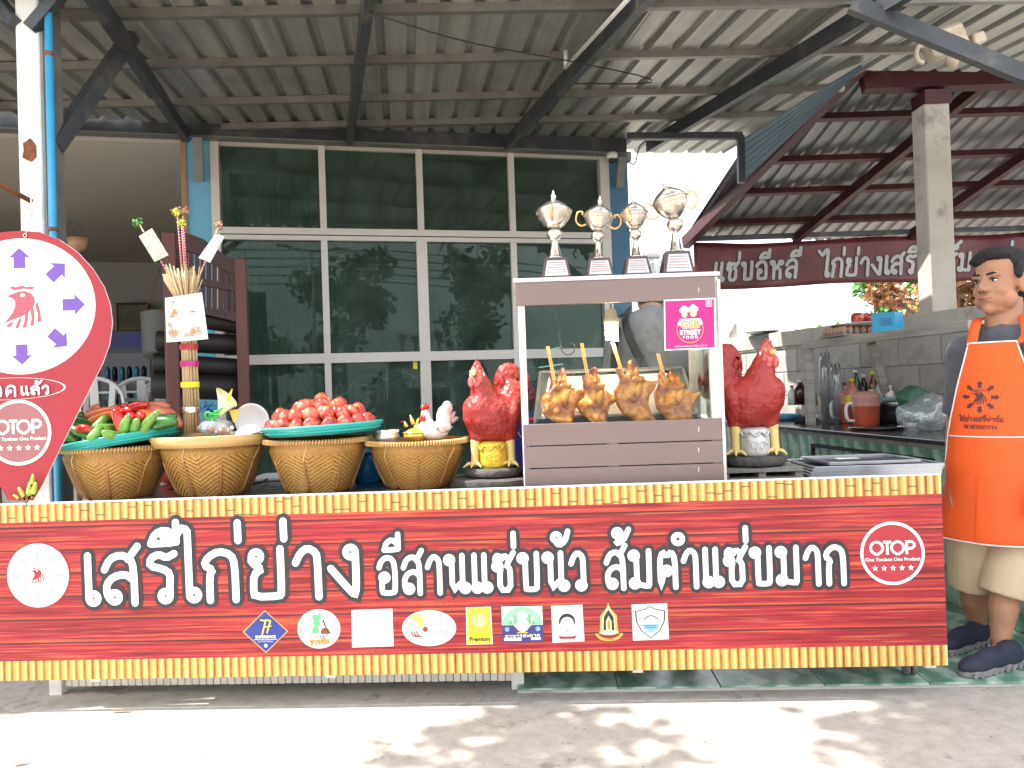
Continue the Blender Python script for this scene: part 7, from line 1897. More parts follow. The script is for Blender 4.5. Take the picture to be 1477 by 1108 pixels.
# shorts
mb = MB(); Mx = Matrix(((*bs, 0), (*bf, 0), (0, 0, 1, 0), (0, 0, 0, 1))).transposed().to_3x3()
mb.ell(hip + V((0, 0, -.02)), V((.182, .142, .15)), 24, Mx)
for a, b_ in ((hpR, knR), (hpL, knL)): mb.tube([a, a.lerp(b_, .5), b_ + V((0, 0, .0))], [.108, .102, .098], 20)
remesh(mb, 'shorts', M['khaki'], man, .008, 3, lambda c: .006 * noise.noise(V((c.x * 14, c.y * 14, c.z * 5))))
# apron : curved sheet hung in front of the body
def zpy(py): return P(1440, py, YB).z
rowsA = [(495, 27, .185, .155), (520, 32, .195, .155), (550, 40, .20, .155), (585, 50, .20, .158), (620, 62, .20, .165), (655, 74, .20, .172), (690, 84, .205, .175), (725, 88, .22, .18), (752, 88, .235, .185), (776, 88, .245, .188)]
def ap(phi, z):
    zs = [zpy(r_[0]) for r_ in rowsA]
    for i in range(len(rowsA) - 1):
        if z >= zs[i + 1] or i == len(rowsA) - 2:
            t_ = (zs[i] - z) / (zs[i] - zs[i + 1]); break
    r0, r1_ = rowsA[i], rowsA[i + 1]; a = r0[2] + (r1_[2] - r0[2]) * t_; b_ = r0[3] + (r1_[3] - r0[3]) * t_; pm_ = r0[1] + (r1_[1] - r0[1]) * t_
    ax = V((P(1440, 600, YB).x, YB, z))
    fold = .006 * math.sin(phi * 5 + z * 3) * max(0, min(1, (zpy(620) - z) / .3)) + .002 * noise.noise(V((phi * 3, z * 9, 0)))
    return ax + bf * ((b_ + fold) * math.cos(phi)) + bs * ((a + fold) * math.sin(phi)), R(pm_)
NR, NC = 46, 40; zt0, zb0_ = zpy(495), zpy(776)
vs = []
for j in range(NR + 1):
    z = zt0 + (zb0_ - zt0) * j / NR; pmx = ap(0, z)[1]
    for i in range(NC + 1): vs.append(ap(-pmx + 2 * pmx * i / NC, z)[0])
mb = MB(); mb.smooth = True; mb.add(vs, [(j * (NC + 1) + i, j * (NC + 1) + i + 1, (j + 1) * (NC + 1) + i + 1, (j + 1) * (NC + 1) + i) for j in range(NR) for i in range(NC)])
apr = mb.build('apron', M['apron_orange'], man); sd_ = apr.modifiers.new('t', 'SOLIDIFY'); sd_.thickness = .002
mb = MB(); edge_ = [vs[j * (NC + 1)] for j in range(NR, -1, -1)] + [vs[i] for i in range(1, NC + 1)] + [vs[j * (NC + 1) + NC] for j in range(1, NR + 1)]
mb.tube(edge_, .0032, 6); mb.tube([vs[NR * (NC + 1) + i] for i in range(NC + 1)], .003, 6); mb.build('piping', M['print_white'], apr)
mb = MB(); z = zpy(627); mb.tube([ap(a, z)[0] + bf * .003 for a in [R(x) for x in range(-62, 63, 4)]], .0026, 6); mb.build('pocket_piping', M['print_white'], apr)
mb = MB(); mb.tube([ap(R(20), zz)[0] + bf * .001 for zz in [zpy(630), zpy(680), zpy(775)]], .0015, 5); mb.build('pocket_seam', M['apron_orange'], apr)
for s_ in (-1, 1):
    a0 = ap(s_ * R(22), zt0)[0]; mb = MB(); side = bs * s_
    pts = [a0 - V((0, 0, .01)), nb_ + side * .098 + bf * .14 - V((0, 0, .045)), nb_ + side * .088 + bf * .085 + V((0, 0, .035)), nb_ + side * .08 + V((0, 0, .062)), nb_ + side * .05 - bf * .08 + V((0, 0, .06))]
    pts = chaikin(pts, 2); vs2 = []
    for i, p in enumerate(pts):
        wv = (side * 1.0 + bf * -.15).normalized() * .02; vs2 += [p - wv, p + wv]
    mb.smooth = True; mb.add(vs2, [(2 * i, 2 * i + 1, 2 * i + 3, 2 * i + 2) for i in range(len(pts) - 1)]); st_ = mb.build('strap', M['apron_orange'], apr); q9 = st_.modifiers.new('t', 'SOLIDIFY'); q9.thickness = .003
class Curved:
    def __init__(s, phi0, z0): s.p = phi0; s.z = z0
    def w(s, a, b_, h=0):
        p = ap(s.p - a / .19, s.z + b_)[0]; n = (p - V((P(1440, 600, YB).x, YB, p.z))).normalized(); return p + n * (.0015 + h)
# emblem centre: choose the angle so the emblem lies where the photograph has it
best = min((abs((lambda p: (CX + F_PX * (p - CAM).dot(rc) / (p - CAM).dot(fwd)))(ap(R(d_), zpy(578))[0]) - 1413), d_) for d_ in range(-60, 61))[1]
cv_ = Curved(R(best), zpy(571)); pr = Print(cv_)
mm('print_sepia', (.07, .022, .02), .6); r8 = .062
for i in range(8): arrow(pr, (0, 0), r8 * .62, r8 * 1.08, r8 * .36, R(88 + i * 45), M['print_sepia'], .6)
rooster_logo(pr, lambda p: V(((p[0] - 165) / 250 * r8 * .85, -(p[1] - 560) / 250 * r8 * .85)), M['print_sepia'], M['apron_orange'], .6)
pr.ring((0, 0), r8 * .53, r8 * .56, M['print_sepia'], .5, 30, 20, 160)
thai(pr, 'ไก่ย่างเสรีฟาร์ม', -.078, -.098, .078, -.103, .017, M['print_sepia'], .0034, h=.5); thai(pr, 'เขาสวนกวาง', -.062, -.128, .055, -.132, .015, M['print_sepia'], .003, h=.5)
pr.build('emblem', apr)
hR = PZ(1424, 922, .03); tR = PZ(1352, 943, .03); hL = PZ(1473, 955, .03); tL = PZ(1386, 974, .03)
for p in (hR, tR, hL, tL): p.z = .022
shoe(man, hR, tR); shoe(man, hL, tL)

# --- the helper seen from behind through the case
hp = thing('person', (P(930, 500, 3.98).x, 3.98, .022), 'person in grey shirt with black shoulder strap, seen from behind through the case', 'person')
B0 = V((P(940, 500, 3.98).x, 3.98, 0)); f2 = V((.25, .97, 0)).normalized(); s2 = V((f2.y, -f2.x, 0))
def b2(a, b_, z): return B0 + s2 * a + f2 * b_ + V((0, 0, z))
M2 = Matrix(((*s2, 0), (*f2, 0), (0, 0, 1, 0), (0, 0, 0, 1))).transposed().to_3x3()
def core2(mb, g):
    mb.ell(b2(0, .02, 1.40), V((.175 + g, .11 + g, .2 + g)), 22, M2); mb.ell(b2(0, 0, 1.16), V((.16 + g, .12 + g, .18 + g)), 22, M2); mb.ell(b2(0, -.01, .98), V((.165 + g, .13 + g, .13 + g)), 22, M2)
    mb.tube([b2(-.175, .02, 1.49), b2(0, .02, 1.53), b2(.175, .02, 1.49)], [.055 + g, .08 + g, .055 + g], 16)
mb = MB(); q2_, s9 = head_parts(mb, b2(0, .10, 1.70), V((f2.x, f2.y, -.2)).normalized(), 1.0); core2(mb, 0)
mb.tube([b2(0, .07, 1.66), b2(0, .03, 1.56), b2(0, .02, 1.5)], [.055, .056, .06], 16)
for s_ in (-1, 1):
    mb.tube([b2(s_ * .18, .02, 1.48), b2(s_ * .21, .05, 1.22), b2(s_ * .215, .1, 1.2)], [.052, .044, .04], 14); mb.tube([b2(s_ * .212, .06, 1.21), b2(s_ * .17, .28, 1.12)], [.04, .027], 14); hand(mb, b2(s_ * .17, .28, 1.12), f2 - s2 * s_ * .3, V((0, 0, -1)), 1, .5)
    mb.tube([b2(s_ * .085, 0, .95), b2(s_ * .1, .01, .5), b2(s_ * .1, 0, .1)], [.085, .056, .04], 14)
remesh(mb, 'body', M['skin'], hp, .008, 3)
mb = MB(); mb.ell(q2_(0, -.03, .05), V((.09, .1, .085)), 20); mb.ell(q2_(0, -.05, -.02), V((.085, .07, .09)), 18); remesh(mb, 'hair', M['hair'], hp, .008, 2, lambda c: .004 * noise.noise(c * 90))
face_bits(hp, q2_, V((f2.x, f2.y, -.2)).normalized(), s9)
mb = MB(); core2(mb, .016)
for s_ in (-1, 1): mb.tube([b2(s_ * .17, .02, 1.48), b2(s_ * .205, .045, 1.27)], [.07, .066], 16)
remesh(mb, 'shirt', M['shirt_back'], hp, .009, 3, lambda c: .008 * noise.noise(V((c.x * 9, c.y * 9, c.z * 6))))
mb = MB(); mb.ell(b2(0, -.01, .95), V((.18, .145, .14)), 20, M2)
for s_ in (-1, 1): mb.tube([b2(s_ * .09, 0, .93), b2(s_ * .1, .01, .5), b2(s_ * .1, 0, .08)], [.1, .075, .06], 16)
remesh(mb, 'trousers', M['denim'], hp, .01, 2)
for s_ in (-1, 1): shoe(hp, b2(s_ * .1, -.07, .022), b2(s_ * .1, .19, .022))
for (pts, nm) in (([b2(-.11, .03, 1.615), b2(-.13, -.105, 1.53), b2(-.06, -.145, 1.35), b2(.06, -.155, 1.15), b2(.15, -.13, .98)], 'strap'), ([b2(-.14, .0, 1.58), b2(-.175, -.09, 1.45), b2(-.19, -.07, 1.3), b2(-.19, .02, 1.2)], 'strap')):
    pts = chaikin(pts, 2); vs2 = []
    for p in pts: wv = V((.017, 0, .011)); vs2 += [p - wv, p + wv]
    mb = MB(); mb.smooth = True; mb.add(vs2, [(2 * i, 2 * i + 1, 2 * i + 3, 2 * i + 2) for i in range(len(pts) - 1)]); s8 = mb.build(nm, M['print_black'], hp); q9 = s8.modifiers.new('t', 'SOLIDIFY'); q9.thickness = .004; q9.offset = 0
# ================================================================ wooden swing stand with dark half-log drums
YS = 5.1
ws = thing('wooden_stand', P(300, 600, YS), 'dark brown carved wooden stand with an arched slotted top and black drums between its posts', 'wooden stand')
wx = V((.955, .295, 0)).normalized()
spl = Plane(P(245, 400, YS), wx, (0, 0, 1))
def S2(px, py, d=0): q = spl.px(px, py); return spl.w(q.x, q.y, -d)
def vbar(mb, x0, x1, yt_, yb_, d0=-.03, d1=.03):
    a0 = spl.px(x0, yt_); a1 = spl.px(x1, yt_); zb = spl.px(x0, yb_).y
    vs = [spl.w(a, z, -d) for a in (a0.x, a1.x) for z in (a0.y, zb) for d in (d0, d1)]
    mb.add(vs, [(0, 1, 3, 2), (4, 6, 7, 5), (0, 4, 5, 1), (2, 3, 7, 6), (0, 2, 6, 4), (1, 5, 7, 3)])
zf = None
def leg_(x0, x1, yt_, mat):
    a0 = spl.px(x0, yt_); a1 = spl.px(x1, yt_); vs = [spl.w(a, z, 0) + spl.N * d for a in (a0.x, a1.x) for z in (a0.y, .022 - spl.O.z) for d in (.04, -.04)]
    mb = MB(); mb.add(vs, [(0, 1, 3, 2), (4, 6, 7, 5), (0, 4, 5, 1), (2, 3, 7, 6), (0, 2, 6, 4), (1, 5, 7, 3)]); return mb.build('post', mat, ws, bevel=.006)
leg_(234, 254, 336, M['red_wood']); leg_(338, 355, 374, M['red_wood'])
# arched top: rails and slats
arch = [(255, 336), (275, 339), (295, 347), (312, 360), (328, 372), (350, 374)]
mb = MB(); low = [(350, 398), (330, 395), (312, 384), (295, 372), (275, 364), (255, 361)]
mb.prism([S2(*p) for p in arch + low], spl.N * .035); mb.build('top_rail', M['dark_wood'], ws)
mb = MB(); mb.prism([S2(*p) for p in [(255, 398), (300, 404), (345, 412), (345, 422), (300, 414), (255, 408)]], spl.N * .035); mb.build('middle_rail', M['dark_wood'], ws)
mb = MB(); mb.prism([S2(*p) for p in [(255, 440), (300, 445), (345, 450), (345, 466), (330, 462), (300, 455), (255, 448)]], spl.N * .035); mb.build('lower_rail', M['dark_wood'], ws)
for i in range(11):
    x = 256 + i * 8.4; f = i / 10
    for (ya, yb_, ga, gb) in ((350 + 28 * f, 400 + 12 * f, 0, 0), (404 + 10 * f, 444 + 8 * f, 0, 0)):
        mb = MB(); mb.prism([S2(x, ya), S2(x + 6.6, ya + 1), S2(x + 6.6, yb_ + 1), S2(x, yb_)], spl.N * .018); mb.build('slat', M['dark_wood'], ws)
def drum(px0, px1, py, r_px, off, tilt=0):
    a = S2(px0, py, off); b_ = S2(px1, py + tilt, off); r_ = r_px * YS / F_PX
    mb = MB(); mb.tube([a, a.lerp(b_, .02), a.lerp(b_, .98), b_], [r_ * .93, r_, r_, r_ * .93], 24); return mb
for i, (x0, x1, py, r_, tl) in enumerate([(222, 345, 490, 15, 6), (217, 343, 522, 14, 8), (216, 345, 556, 19, 3), (258, 352, 455, 13, 14)]):
    o = drum(x0, x1, py, r_, .11 if i < 3 else .08, tl).build('drum', M['dark_log'], ws)
tub = MB(); q = P(240, 470, 5.35); r_ = .165
mm('tub_grey', (.07, .07, .065), .6, var=.2)
tub.lathe([(r_ * .8, -.22), (r_ * .85, -.2), (r_, .06), (r_ * 1.02, .07), (r_ * .96, .07), (r_ * .8, -.2), (0, -.2)], 30, q, Matrix.Rotation(R(-10), 3, 'X')); tb = thing('metal_tub', q, 'dark metal tub hanging behind the wooden stand left post', 'tub'); tub.build('shell', M['tub_grey'], tb)
mb = MB(); mb.tube([q + V((-.16, 0, .06)), q + V((-.02, 0, .42))], .003, 5); mb.tube([q + V((.16, 0, .06)), q + V((.02, 0, .42))], .003, 5); mb.build('hanger_wire', M['rust'], tb)
# bag things hanging by the pipe
hg = thing('hanging_basket', P(108, 345, 5.3), 'brown basket with looped wire handles hanging behind the pin sign', 'basket')
mb = MB(); mb.lathe([(.03, -.06), (.06, -.02), (.065, .03), (.055, .03), (.03, -.05)], 18, P(112, 350, 5.3)); mb.build('bowl', M['tan_wood'], hg)
for x in (92, 104): mb = MB(); c = P(x, 336, 5.3); mb.tube([c + V((.055 * math.cos(R(a)), 0, .075 * math.sin(R(a)))) for a in range(0, 181, 15)], .005, 6); mb.build('handle', M['steel_dark'], hg)

# ================================================================ kitchen counter items
def onc(px, py, z=None, Y=None):   # point on the counter top under a pixel
    return PZ(px, py, cz if z is None else z)
mm('pink_jug', (.55, .18, .13), .25, var=.1, coat=.3); mm('jug_liquid', (.5, .09, .05), .3); mm('jug_clear', (.62, .33, .27), .3, var=.05)
for (px, py, r_, h_, lb, mt) in ((1250, 614, .095, .2, 'front pink plastic jug with a white handle and red sauce inside', 'jug_clear'), (1226, 610, .095, .21, 'rear pink plastic jug with writing and a white handle', 'jug_clear')):
    q = PZ(px, py, cz); q.z = cz + .001; j = thing('plastic_jug', q, lb, 'jug')
    sc_ = (24 if px > 1240 else 24) * q.y / F_PX / r_
    mb = MB(); mb.lathe([(0, 0), (r_ * .85, 0), (r_ * .88, .01), (r_ * .98, h_ * .7)], 28, q, caps=(True, False)); mb.build('sauce', M['jug_liquid'], j)
    mb = MB(); mb.lathe([(r_ * .985, h_ * .7), (r_, h_), (r_ * 1.04, h_ + .006), (r_ * 1.0, h_ + .01), (r_ * .8, h_ + .035), (0, h_ + .045)], 28, q, caps=(False, False)); mb.build('body', M['jug_clear'], j)
    mb = MB(); mb.tube(chaikin([q + V((-r_ * .95, 0, h_ * .8)), q + V((-r_ * 1.5, 0, h_ * .78)), q + V((-r_ * 1.5, 0, h_ * .2)), q + V((-r_ * .9, 0, h_ * .18))], 1), .012, 8); mb.build('handle', M['white_plastic'], j)
    if px < 1240:
        jp = Plane(q + V((0, -r_ * 1.02, 0)), (1, 0, 0), (0, 0, 1)); pr = Print(jp); latin(pr, 'ALFA', -.01, h_ * .45, .035, M['print_white'], 1); pr.build('lettering', j)
# wicker-look bottle basket with bottles
q = PZ(1206, 606, cz); q.z = cz + .001; wb_ = thing('bottle_basket', q, 'small woven yellow basket behind the pink jugs, full of bottles', 'basket')
mb = MB(); mb.lathe([(0, 0), (.085, 0), (.13, .2), (.12, .2), (.08, .006), (0, .006)], 24, q + V((0.03, .1, 0))); mb.build('weave', pm('basket_yellow', (.5, .33, .12), .6, var=.4, scale=60, bump=.5, bscale=80), wb_)
mm('glass_brown', (.12, .03, .01), .15, coat=.6); mm('glass_green_b', (.02, .12, .05), .15, coat=.6); mm('bottle_clear', (.45, .46, .45), .15, coat=.5); mm('sauce_dark', (.05, .008, .008), .2, coat=.5)
def bottle(px, topy, Y, r_, h_, mat, capm, label, lab=None, nm='bottle'):
    t_ = P(px, topy, Y); q = V((t_.x, t_.y, t_.z - h_)); q.z = max(q.z, cz + .002); h_ = t_.z - q.z
    o = thing(nm, q, label, 'bottle')
    mb = MB(); mb.lathe([(0, 0), (r_, 0), (r_, h_ * .58), (r_ * .85, h_ * .68), (r_ * .4, h_ * .82), (r_ * .38, h_ * .9), (0, h_ * .9)], 18, q); mb.build('glass', M[mat], o)
    mb = MB(); mb.lathe([(0, h_ * .9), (r_ * .46, h_ * .9), (r_ * .46, h_), (0, h_)], 14, q); mb.build('cap', M[capm], o)
    if lab: mb = MB(); mb.lathe([(r_ * 1.02, h_ * .18), (r_ * 1.02, h_ * .48)], 18, q, caps=(False, False)); mb.build('label', M[lab], o)
bottle(1208, 541, 6.0, .045, .26, 'bottle_clear', 'print_yellow', 'clear sauce bottle with a yellow cap, leftmost in the basket')
bottle(1228, 546, 5.9, .046, .24, 'pink_jug', 'print_yellow', 'pinkish sauce bottle with a yellow cap in the basket', 'print_yellow')
bottle(1218, 552, 6.05, .035, .2, 'bottle_clear', 'print_red', 'clear bottle with a red label between two yellow caps')
bottle(1234, 534, 6.15, .034, .28, 'glass_green_b', 'chrome', 'dark green glass bottle behind the basket')
bottle(1245, 540, 6.1, .036, .26, 'sauce_dark', 'print_white', 'dark sauce bottle with a yellow label by the wall', 'print_yellow')
bottle(1258, 536, 6.0, .034, .26, 'glass_brown', 'print_yellow', 'brown sauce bottle with a pale label nearest the slanted brace', 'print_cream')
bottle(1154, 548, 6.3, .05, .2, 'sauce_dark', 'white_plastic', 'dark red sauce bottle with a white cap left of the shelf post')
for i, (px, py, lb) in enumerate([(1190, 514, 'tall clear glass jar left in the tall jar pair under the shelf'), (1205, 530, 'shorter clear glass jar right in the jar pair under the shelf')]):
    t_ = P(px, py, 6.1 - i * .1); q = V((t_.x, t_.y, cz + .002)); o = thing('glass_jar', q, lb, 'jar'); h_ = t_.z - q.z
    mb = MB(); mb.lathe([(0, 0), (.045, 0), (.05, h_ * .8), (.045, h_), (.042, h_), (.046, h_ * .8), (.042, .006), (0, .006)], 20, q); mb.build('glass', M['clear_plastic'], o)
    mb = MB()
    for k in range(6): a = k * 1.05; mb.tube([q + V((.02 * math.cos(a), .02 * math.sin(a), .01)), q + V((.03 * math.cos(a), .03 * math.sin(a), h_ + .03))], .004, 5)
    mb.build('cutlery', M['stainless'], o)
for i, (px, py, Y, h_, mt, cp, lb) in enumerate([(1172, 560, 6.25, .14, 'bottle_clear', 'print_green', 'short clear bottle with a green cap beside the shelf post'), (1142, 556, 6.35, .16, 'ceramic', 'print_red', 'white condiment bottle with a red cap left of the dark sauce bottle'), (1268, 548, 5.95, .18, 'bottle_clear', 'print_red', 'clear bottle with a red cap under the slanted brace'), (1283, 556, 5.9, .15, 'ceramic', 'white_plastic', 'white squat bottle between the brace and the pots')]): bottle(px, py, Y, .034, h_, mt, cp, lb)
for i, (px, py, lb) in enumerate([(1186, 609, 'small white cup at the foot of the tall glass jar'), (1292, 611, 'small steel cup on the counter right of the pink jug'), (1313, 618, 'white bowl on the counter in front of the steel pot')]):
    q = PZ(px, py, cz); q.z = cz + .001; mb = MB(); mb.lathe([(0, 0), (.03, 0), (.045, .06 if i < 2 else .035), (.041, .06 if i < 2 else .035), (.027, .006), (0, .006)], 20, q); solo(mb, 'cup' if i < 2 else 'small_bowl', M['stainless'] if i == 1 else M['white_plastic'], q, lb, 'cup' if i < 2 else 'bowl')
# white tub, blue basin, black cloth
q = PZ(1158, 596, cz); q.z = cz + .001
mb = MB(); wt_ = thing('white_tub', q, 'white rectangular plastic tub under the dark red bottle', 'tub')
mb.box(q + V((0.02, .1, .075)), (.26, .2, .15)); mb.build('body', pm('tub_white', (.55, .6, .62), .4), wt_, bevel=.02); mb = MB(); mb.box(q + V((0.02, .1, .158)), (.3, .23, .016)); mb.build('lid', M['white_plastic'], wt_, bevel=.005)
q = PZ(1140, 606, cz); q.z = cz + .001; mb = MB(); mb.lathe([(0, 0), (.12, 0), (.16, .05), (.165, .05), (.125, -.0), (0, .005)], 26, q + V((-.05, .05, 0))); solo(mb, 'blue_basin', pm('basin_blue', (.12, .35, .55), .4), q, 'shallow pale blue basin at the left end of the counter', 'basin')
mb = MB(); q = PZ(1164, 610, cz) + V((0, 0, .02))
mb.ell(q, (.09, .06, .03), 14); mb.ell(q + V((-.06, -.01, -.005)), (.06, .04, .018), 12); mb.ell(q + V((.03, 0, .02)), (.05, .04, .025), 12)
o = remesh(mb, 'black_cloth', M['steel_dark'], None, .008, 2, lambda c: .012 * noise.noise(c * 30), loc=q); tag(o, 'crumpled black cloth lying on the counter edge', 'cloth'); o.data.materials[0] = pm('cloth_black', (.015, .016, .02), .9)
# pans, green cloth, plastic bag
q = PZ(1300, 612, cz); q.z = cz + .001; pn = thing('steel_pot', q + V((.05, .15, 0)), 'wide steel pot with a perforated rim behind the jugs', 'pot')
mb = MB(); c = q + V((.05, .15, 0)); mb.lathe([(0, 0), (.14, 0), (.2, .08), (.2, .13), (.215, .135), (.19, .135), (.13, .01), (0, .01)], 32, c); mb.build('shell', M['stainless'], pn)
mb = MB(); mb.lathe([(0.19, .135), (.215, .15), (.16, .17), (0, .18)], 32, c, caps=(False, False)); mb.build('lid', M['stainless'], pn)
mb = MB(); q = PZ(1276, 612, cz) + V((0, .1, .16)); mb.ell(q, (.12, .07, .03), 16); mb.ell(q + V((-.07, -.05, -.06)), (.05, .03, .09), 14); mb.ell(q + V((.09, 0, .01)), (.1, .06, .025), 14)
o = remesh(mb, 'cloth', pm('cloth_teal', (.2, .42, .38), .9, var=.1), None, .008, 3, lambda c: .014 * noise.noise(c * 22), loc=q); tag(o, 'pale teal cloth draped over the edge of the steel pot', 'cloth')
mb = MB(); q = P(1318, 575, 5.2); mb.ell(q, (.11, .08, .09), 18); mb.ell(q + V((0, 0, -.1)), (.12, .09, .08), 18); o = remesh(mb, 'green_bag', pm('bag_green', (.05, .14, .09), .5, var=.2), None, .01, 2, lambda c: .015 * noise.noise(c * 18), loc=q); tag(o, 'dark green bag heaped against the wall behind the pots', 'bag')
mb = MB(); q = PZ(1330, 622, cz) + V((.02, .02, .09)); mb.ell(q, (.16, .13, .1), 20); mb.ell(q + V((.05, 0, .06)), (.1, .09, .08), 16)
o = remesh(mb, 'plastic_bag', M['clear_plastic'], None, .011, 2, lambda c: .02 * noise.noise(c * 14) + .01 * noise.noise(c * 33), loc=q); tag(o, 'crumpled clear plastic bag on the counter beside the cook', 'bag')
mb = MB(); q = PZ(1268, 620, cz); q.z = cz + .006; mb.lathe([(0, 0), (.16, 0), (.17, .01), (.0, .012)], 26, q + V((0, .05, 0))); solo(mb, 'dark_tray', M['granite_dark'], q, 'low dark tray under the pink jugs', 'tray')
lad = thing('ladle', PZ(1290, 618, cz), 'steel ladle with a black handle lying by the jugs', 'ladle'); a = PZ(1276, 614, cz) + V((0, 0, .012)); b_ = PZ(1296, 619, cz) + V((0, 0, .012)); mb = MB(); mb.tube([a, b_], .006, 6); mb.build('handle', M['print_black'], lad); mb = MB(); mb.ell(b_ + V((.02, 0, .005)), (.03, .025, .012), 12); mb.build('bowl', M['chrome'], lad)
# on the shelf: egg tray, plate, tomatoes, blue basket
def sh(px, dpt=0.15):  # point on the shelf
    o_ = sA - snn * dpt; n_ = snn; q = PP(px, 480, o_, n_); q.z = sA.z + .001; return q
q = sh(1226, .12); eg = thing('egg_tray', q, 'cardboard tray of brown eggs on the wooden shelf', 'egg tray', math.atan2(sdv.y, sdv.x))
mm('egg_brown', (.5, .26, .16), .45, var=.1, orand=.15); mm('pulp', (.34, .29, .25), .9, bump=.3)
mb = MB(); mb.box((0, 0, .01), (.30, .30, .012)); mb.build('tray_base', M['pulp'], eg, world=False)
cupm = MB(); cupm.lathe([(.012, 0), (.024, .022), (.022, .022), (.010, .002)], 10, caps=(False, False)); cme = cupm.mesh('cup', M['pulp'])
em = MB(); em.lathe([(0, -.026), (.013, -.023), (.021, -.008), (.0215, .002), (.018, .014), (.009, .025), (0, .029)], 14); eme = em.mesh('egg', M['egg_brown'])
for i in range(6):
    for j in range(6):
        for me_, z, nm in ((cme, .016, 'cup'), (eme, .045, 'egg')):
            o = bpy.data.objects.new(nm, me_); COL.objects.link(o); o.parent = eg; o.matrix_basis = Matrix.Translation((-.12 + i * .048, -.12 + j * .048, z))
q = sh(1243, .14); pl8 = MB(); pl8.lathe([(0, .075), (.1, .075), (.13, .088), (.132, .091), (.1, .079), (0, .079)], 26, q); solo(pl8, 'plate', M['white_plastic'], q + V((0, 0, .075)), 'white plate resting on the eggs', 'plate')
for i, (dx, dy, lb) in enumerate(((-.035, -.02, 'large red tomato on the plate over the eggs, left one'), (.035, .03, 'large red tomato on the plate over the eggs, next to the blue basket'), (.05, -.03, 'small red tomato against the blue basket on the shelf plate'))):
    o = bpy.data.objects.new('tomato', tme); COL.objects.link(o); place(o, q + V((dx, dy, .079 + .04)), i, 1.35 if i < 2 else 1.0); tag(o, lb, 'tomato')
q = sh(1212, .1); mb = MB(); mb.box(q + V((0, 0, .085)), (.13, .05, .014)); solo(mb, 'knife_handle', M['print_black'], q + V((0, 0, .085)), 'dark knife handle lying on the egg tray', 'knife', bevel=.004)
q = sh(1281, .12); bb_ = thing('blue_basket', q, 'bright blue square plastic basket with slits on the shelf', 'basket', math.atan2(sdv.y, sdv.x) + .6)
hgt_ = 28 * q.y / F_PX
mb = MB(); wv_ = .14
for (c_, s_) in (((0, -wv_ / 2, hgt_ / 2), (wv_, .004, hgt_)), ((0, wv_ / 2, hgt_ / 2), (wv_, .004, hgt_)), ((-wv_ / 2, 0, hgt_ / 2), (.004, wv_, hgt_)), ((wv_ / 2, 0, hgt_ / 2), (.004, wv_, hgt_)), ((0, 0, .003), (wv_, wv_, .006))): mb.box(c_, s_)
mb.build('box', pm('basket_blue', (.02, .35, .6), .4), bb_, world=False)
mb = MB()
for k in range(5): mb.box((.02, -wv_ / 2 - .0025, hgt_ * (.35 + .08 * k)), (.07, .001, .004))
mb.build('slit', M['print_navy'], bb_, world=False)
# on the wall cap: bottle pump, dish
def onwall(px): q = PP(px, 480, wa - wnn * .06, wnn); q.z = wz + .001; return q
q = onwall(1057); pb_ = thing('pump_bottle', q, 'pale plastic pump bottle on the block wall above the right rooster', 'bottle')
hh2 = 30 * q.y / F_PX
mb = MB(); mb.lathe([(0, 0), (.045, 0), (.045, hh2 * .7), (.02, hh2 * .85), (0, hh2 * .85)], 18, q); mb.build('body', pm('bottle_pale', (.6, .6, .58), .4), pb_)
mb = MB(); mb.tube([q + V((0, 0, hh2 * .85)), q + V((0, 0, hh2 * 1.05)), q + V((-.04, 0, hh2 * 1.03))], .007, 6); mb.build('pump', M['white_plastic'], pb_)
q = onwall(1102); mb = MB(); mb.lathe([(0, .0), (.1, .0), (.19, .025), (.195, .03), (.1, .008), (0, .008)], 26, q); solo(mb, 'metal_dish', M['stainless'], q, 'shallow metal dish on top of the block wall', 'dish')

# ================================================================ red hanging banner with brush lettering
YH = 8.02
hb = thing('hanging_banner', P(1230, 345, YH), 'dark red cloth banner with white brush-like Thai writing under the kitchen roof', 'banner')
m, t, b, co = newmat('cloth_maroon'); n_ = t.noise(co, 3, 4); t.l(t.ramp(n_, [(.3, (.10, .018, .022)), (.7, (.15, .026, .032))]), b.inputs['Base Color']); b.inputs['Roughness'].default_value = .35; M['cloth_maroon'] = m
hpl = Plane(P(1002, 418, YH), P(1500, 400, YH) - P(1002, 418, YH), (0, 0, 1))
NX, NZ = 90, 8; HWd = hpl.px(1560, 398).x; H1 = (hpl.px(1250, 337) - hpl.px(1250, 412)).y
h_l = hpl.px(1002, 350).y
def hw_(x, v):
    return .02 * math.sin(x * 5 + v * 2) * (.3 + v) + .03 * noise.noise(V((x * 2.2, v * 1.5, 4)))
class Cloth:
    U = hpl.U; V = hpl.V; O = hpl.O; N = hpl.N
    def px(s, x, y): return hpl.px(x, y)
    def w(s, a, b_, h=0): return hpl.w(a, b_, h + hw_(a, b_ / H1))
clo = Cloth(); vs = []
for i in range(NX + 1):
    for j in range(NZ + 1):
        a = HWd * i / NX; zb = -.012 * math.sin(a * 3.1) ; zt1 = h_l + (hpl.px(1470, 333).y - h_l) * (a / hpl.px(1470, 333).x) - .03 * abs(math.sin(a * 1.7)); vs.append(clo.w(a, zb + (zt1 - zb) * j / NZ))
mb = MB(); mb.smooth = True; mb.add(vs, [(i * (NZ + 1) + j, (i + 1) * (NZ + 1) + j, (i + 1) * (NZ + 1) + j + 1, i * (NZ + 1) + j + 1) for i in range(NX) for j in range(NZ)])
c_ = mb.build('cloth', M['cloth_maroon'], hb); q9 = c_.modifiers.new('t', 'SOLIDIFY'); q9.thickness = .004; q9.offset = -1
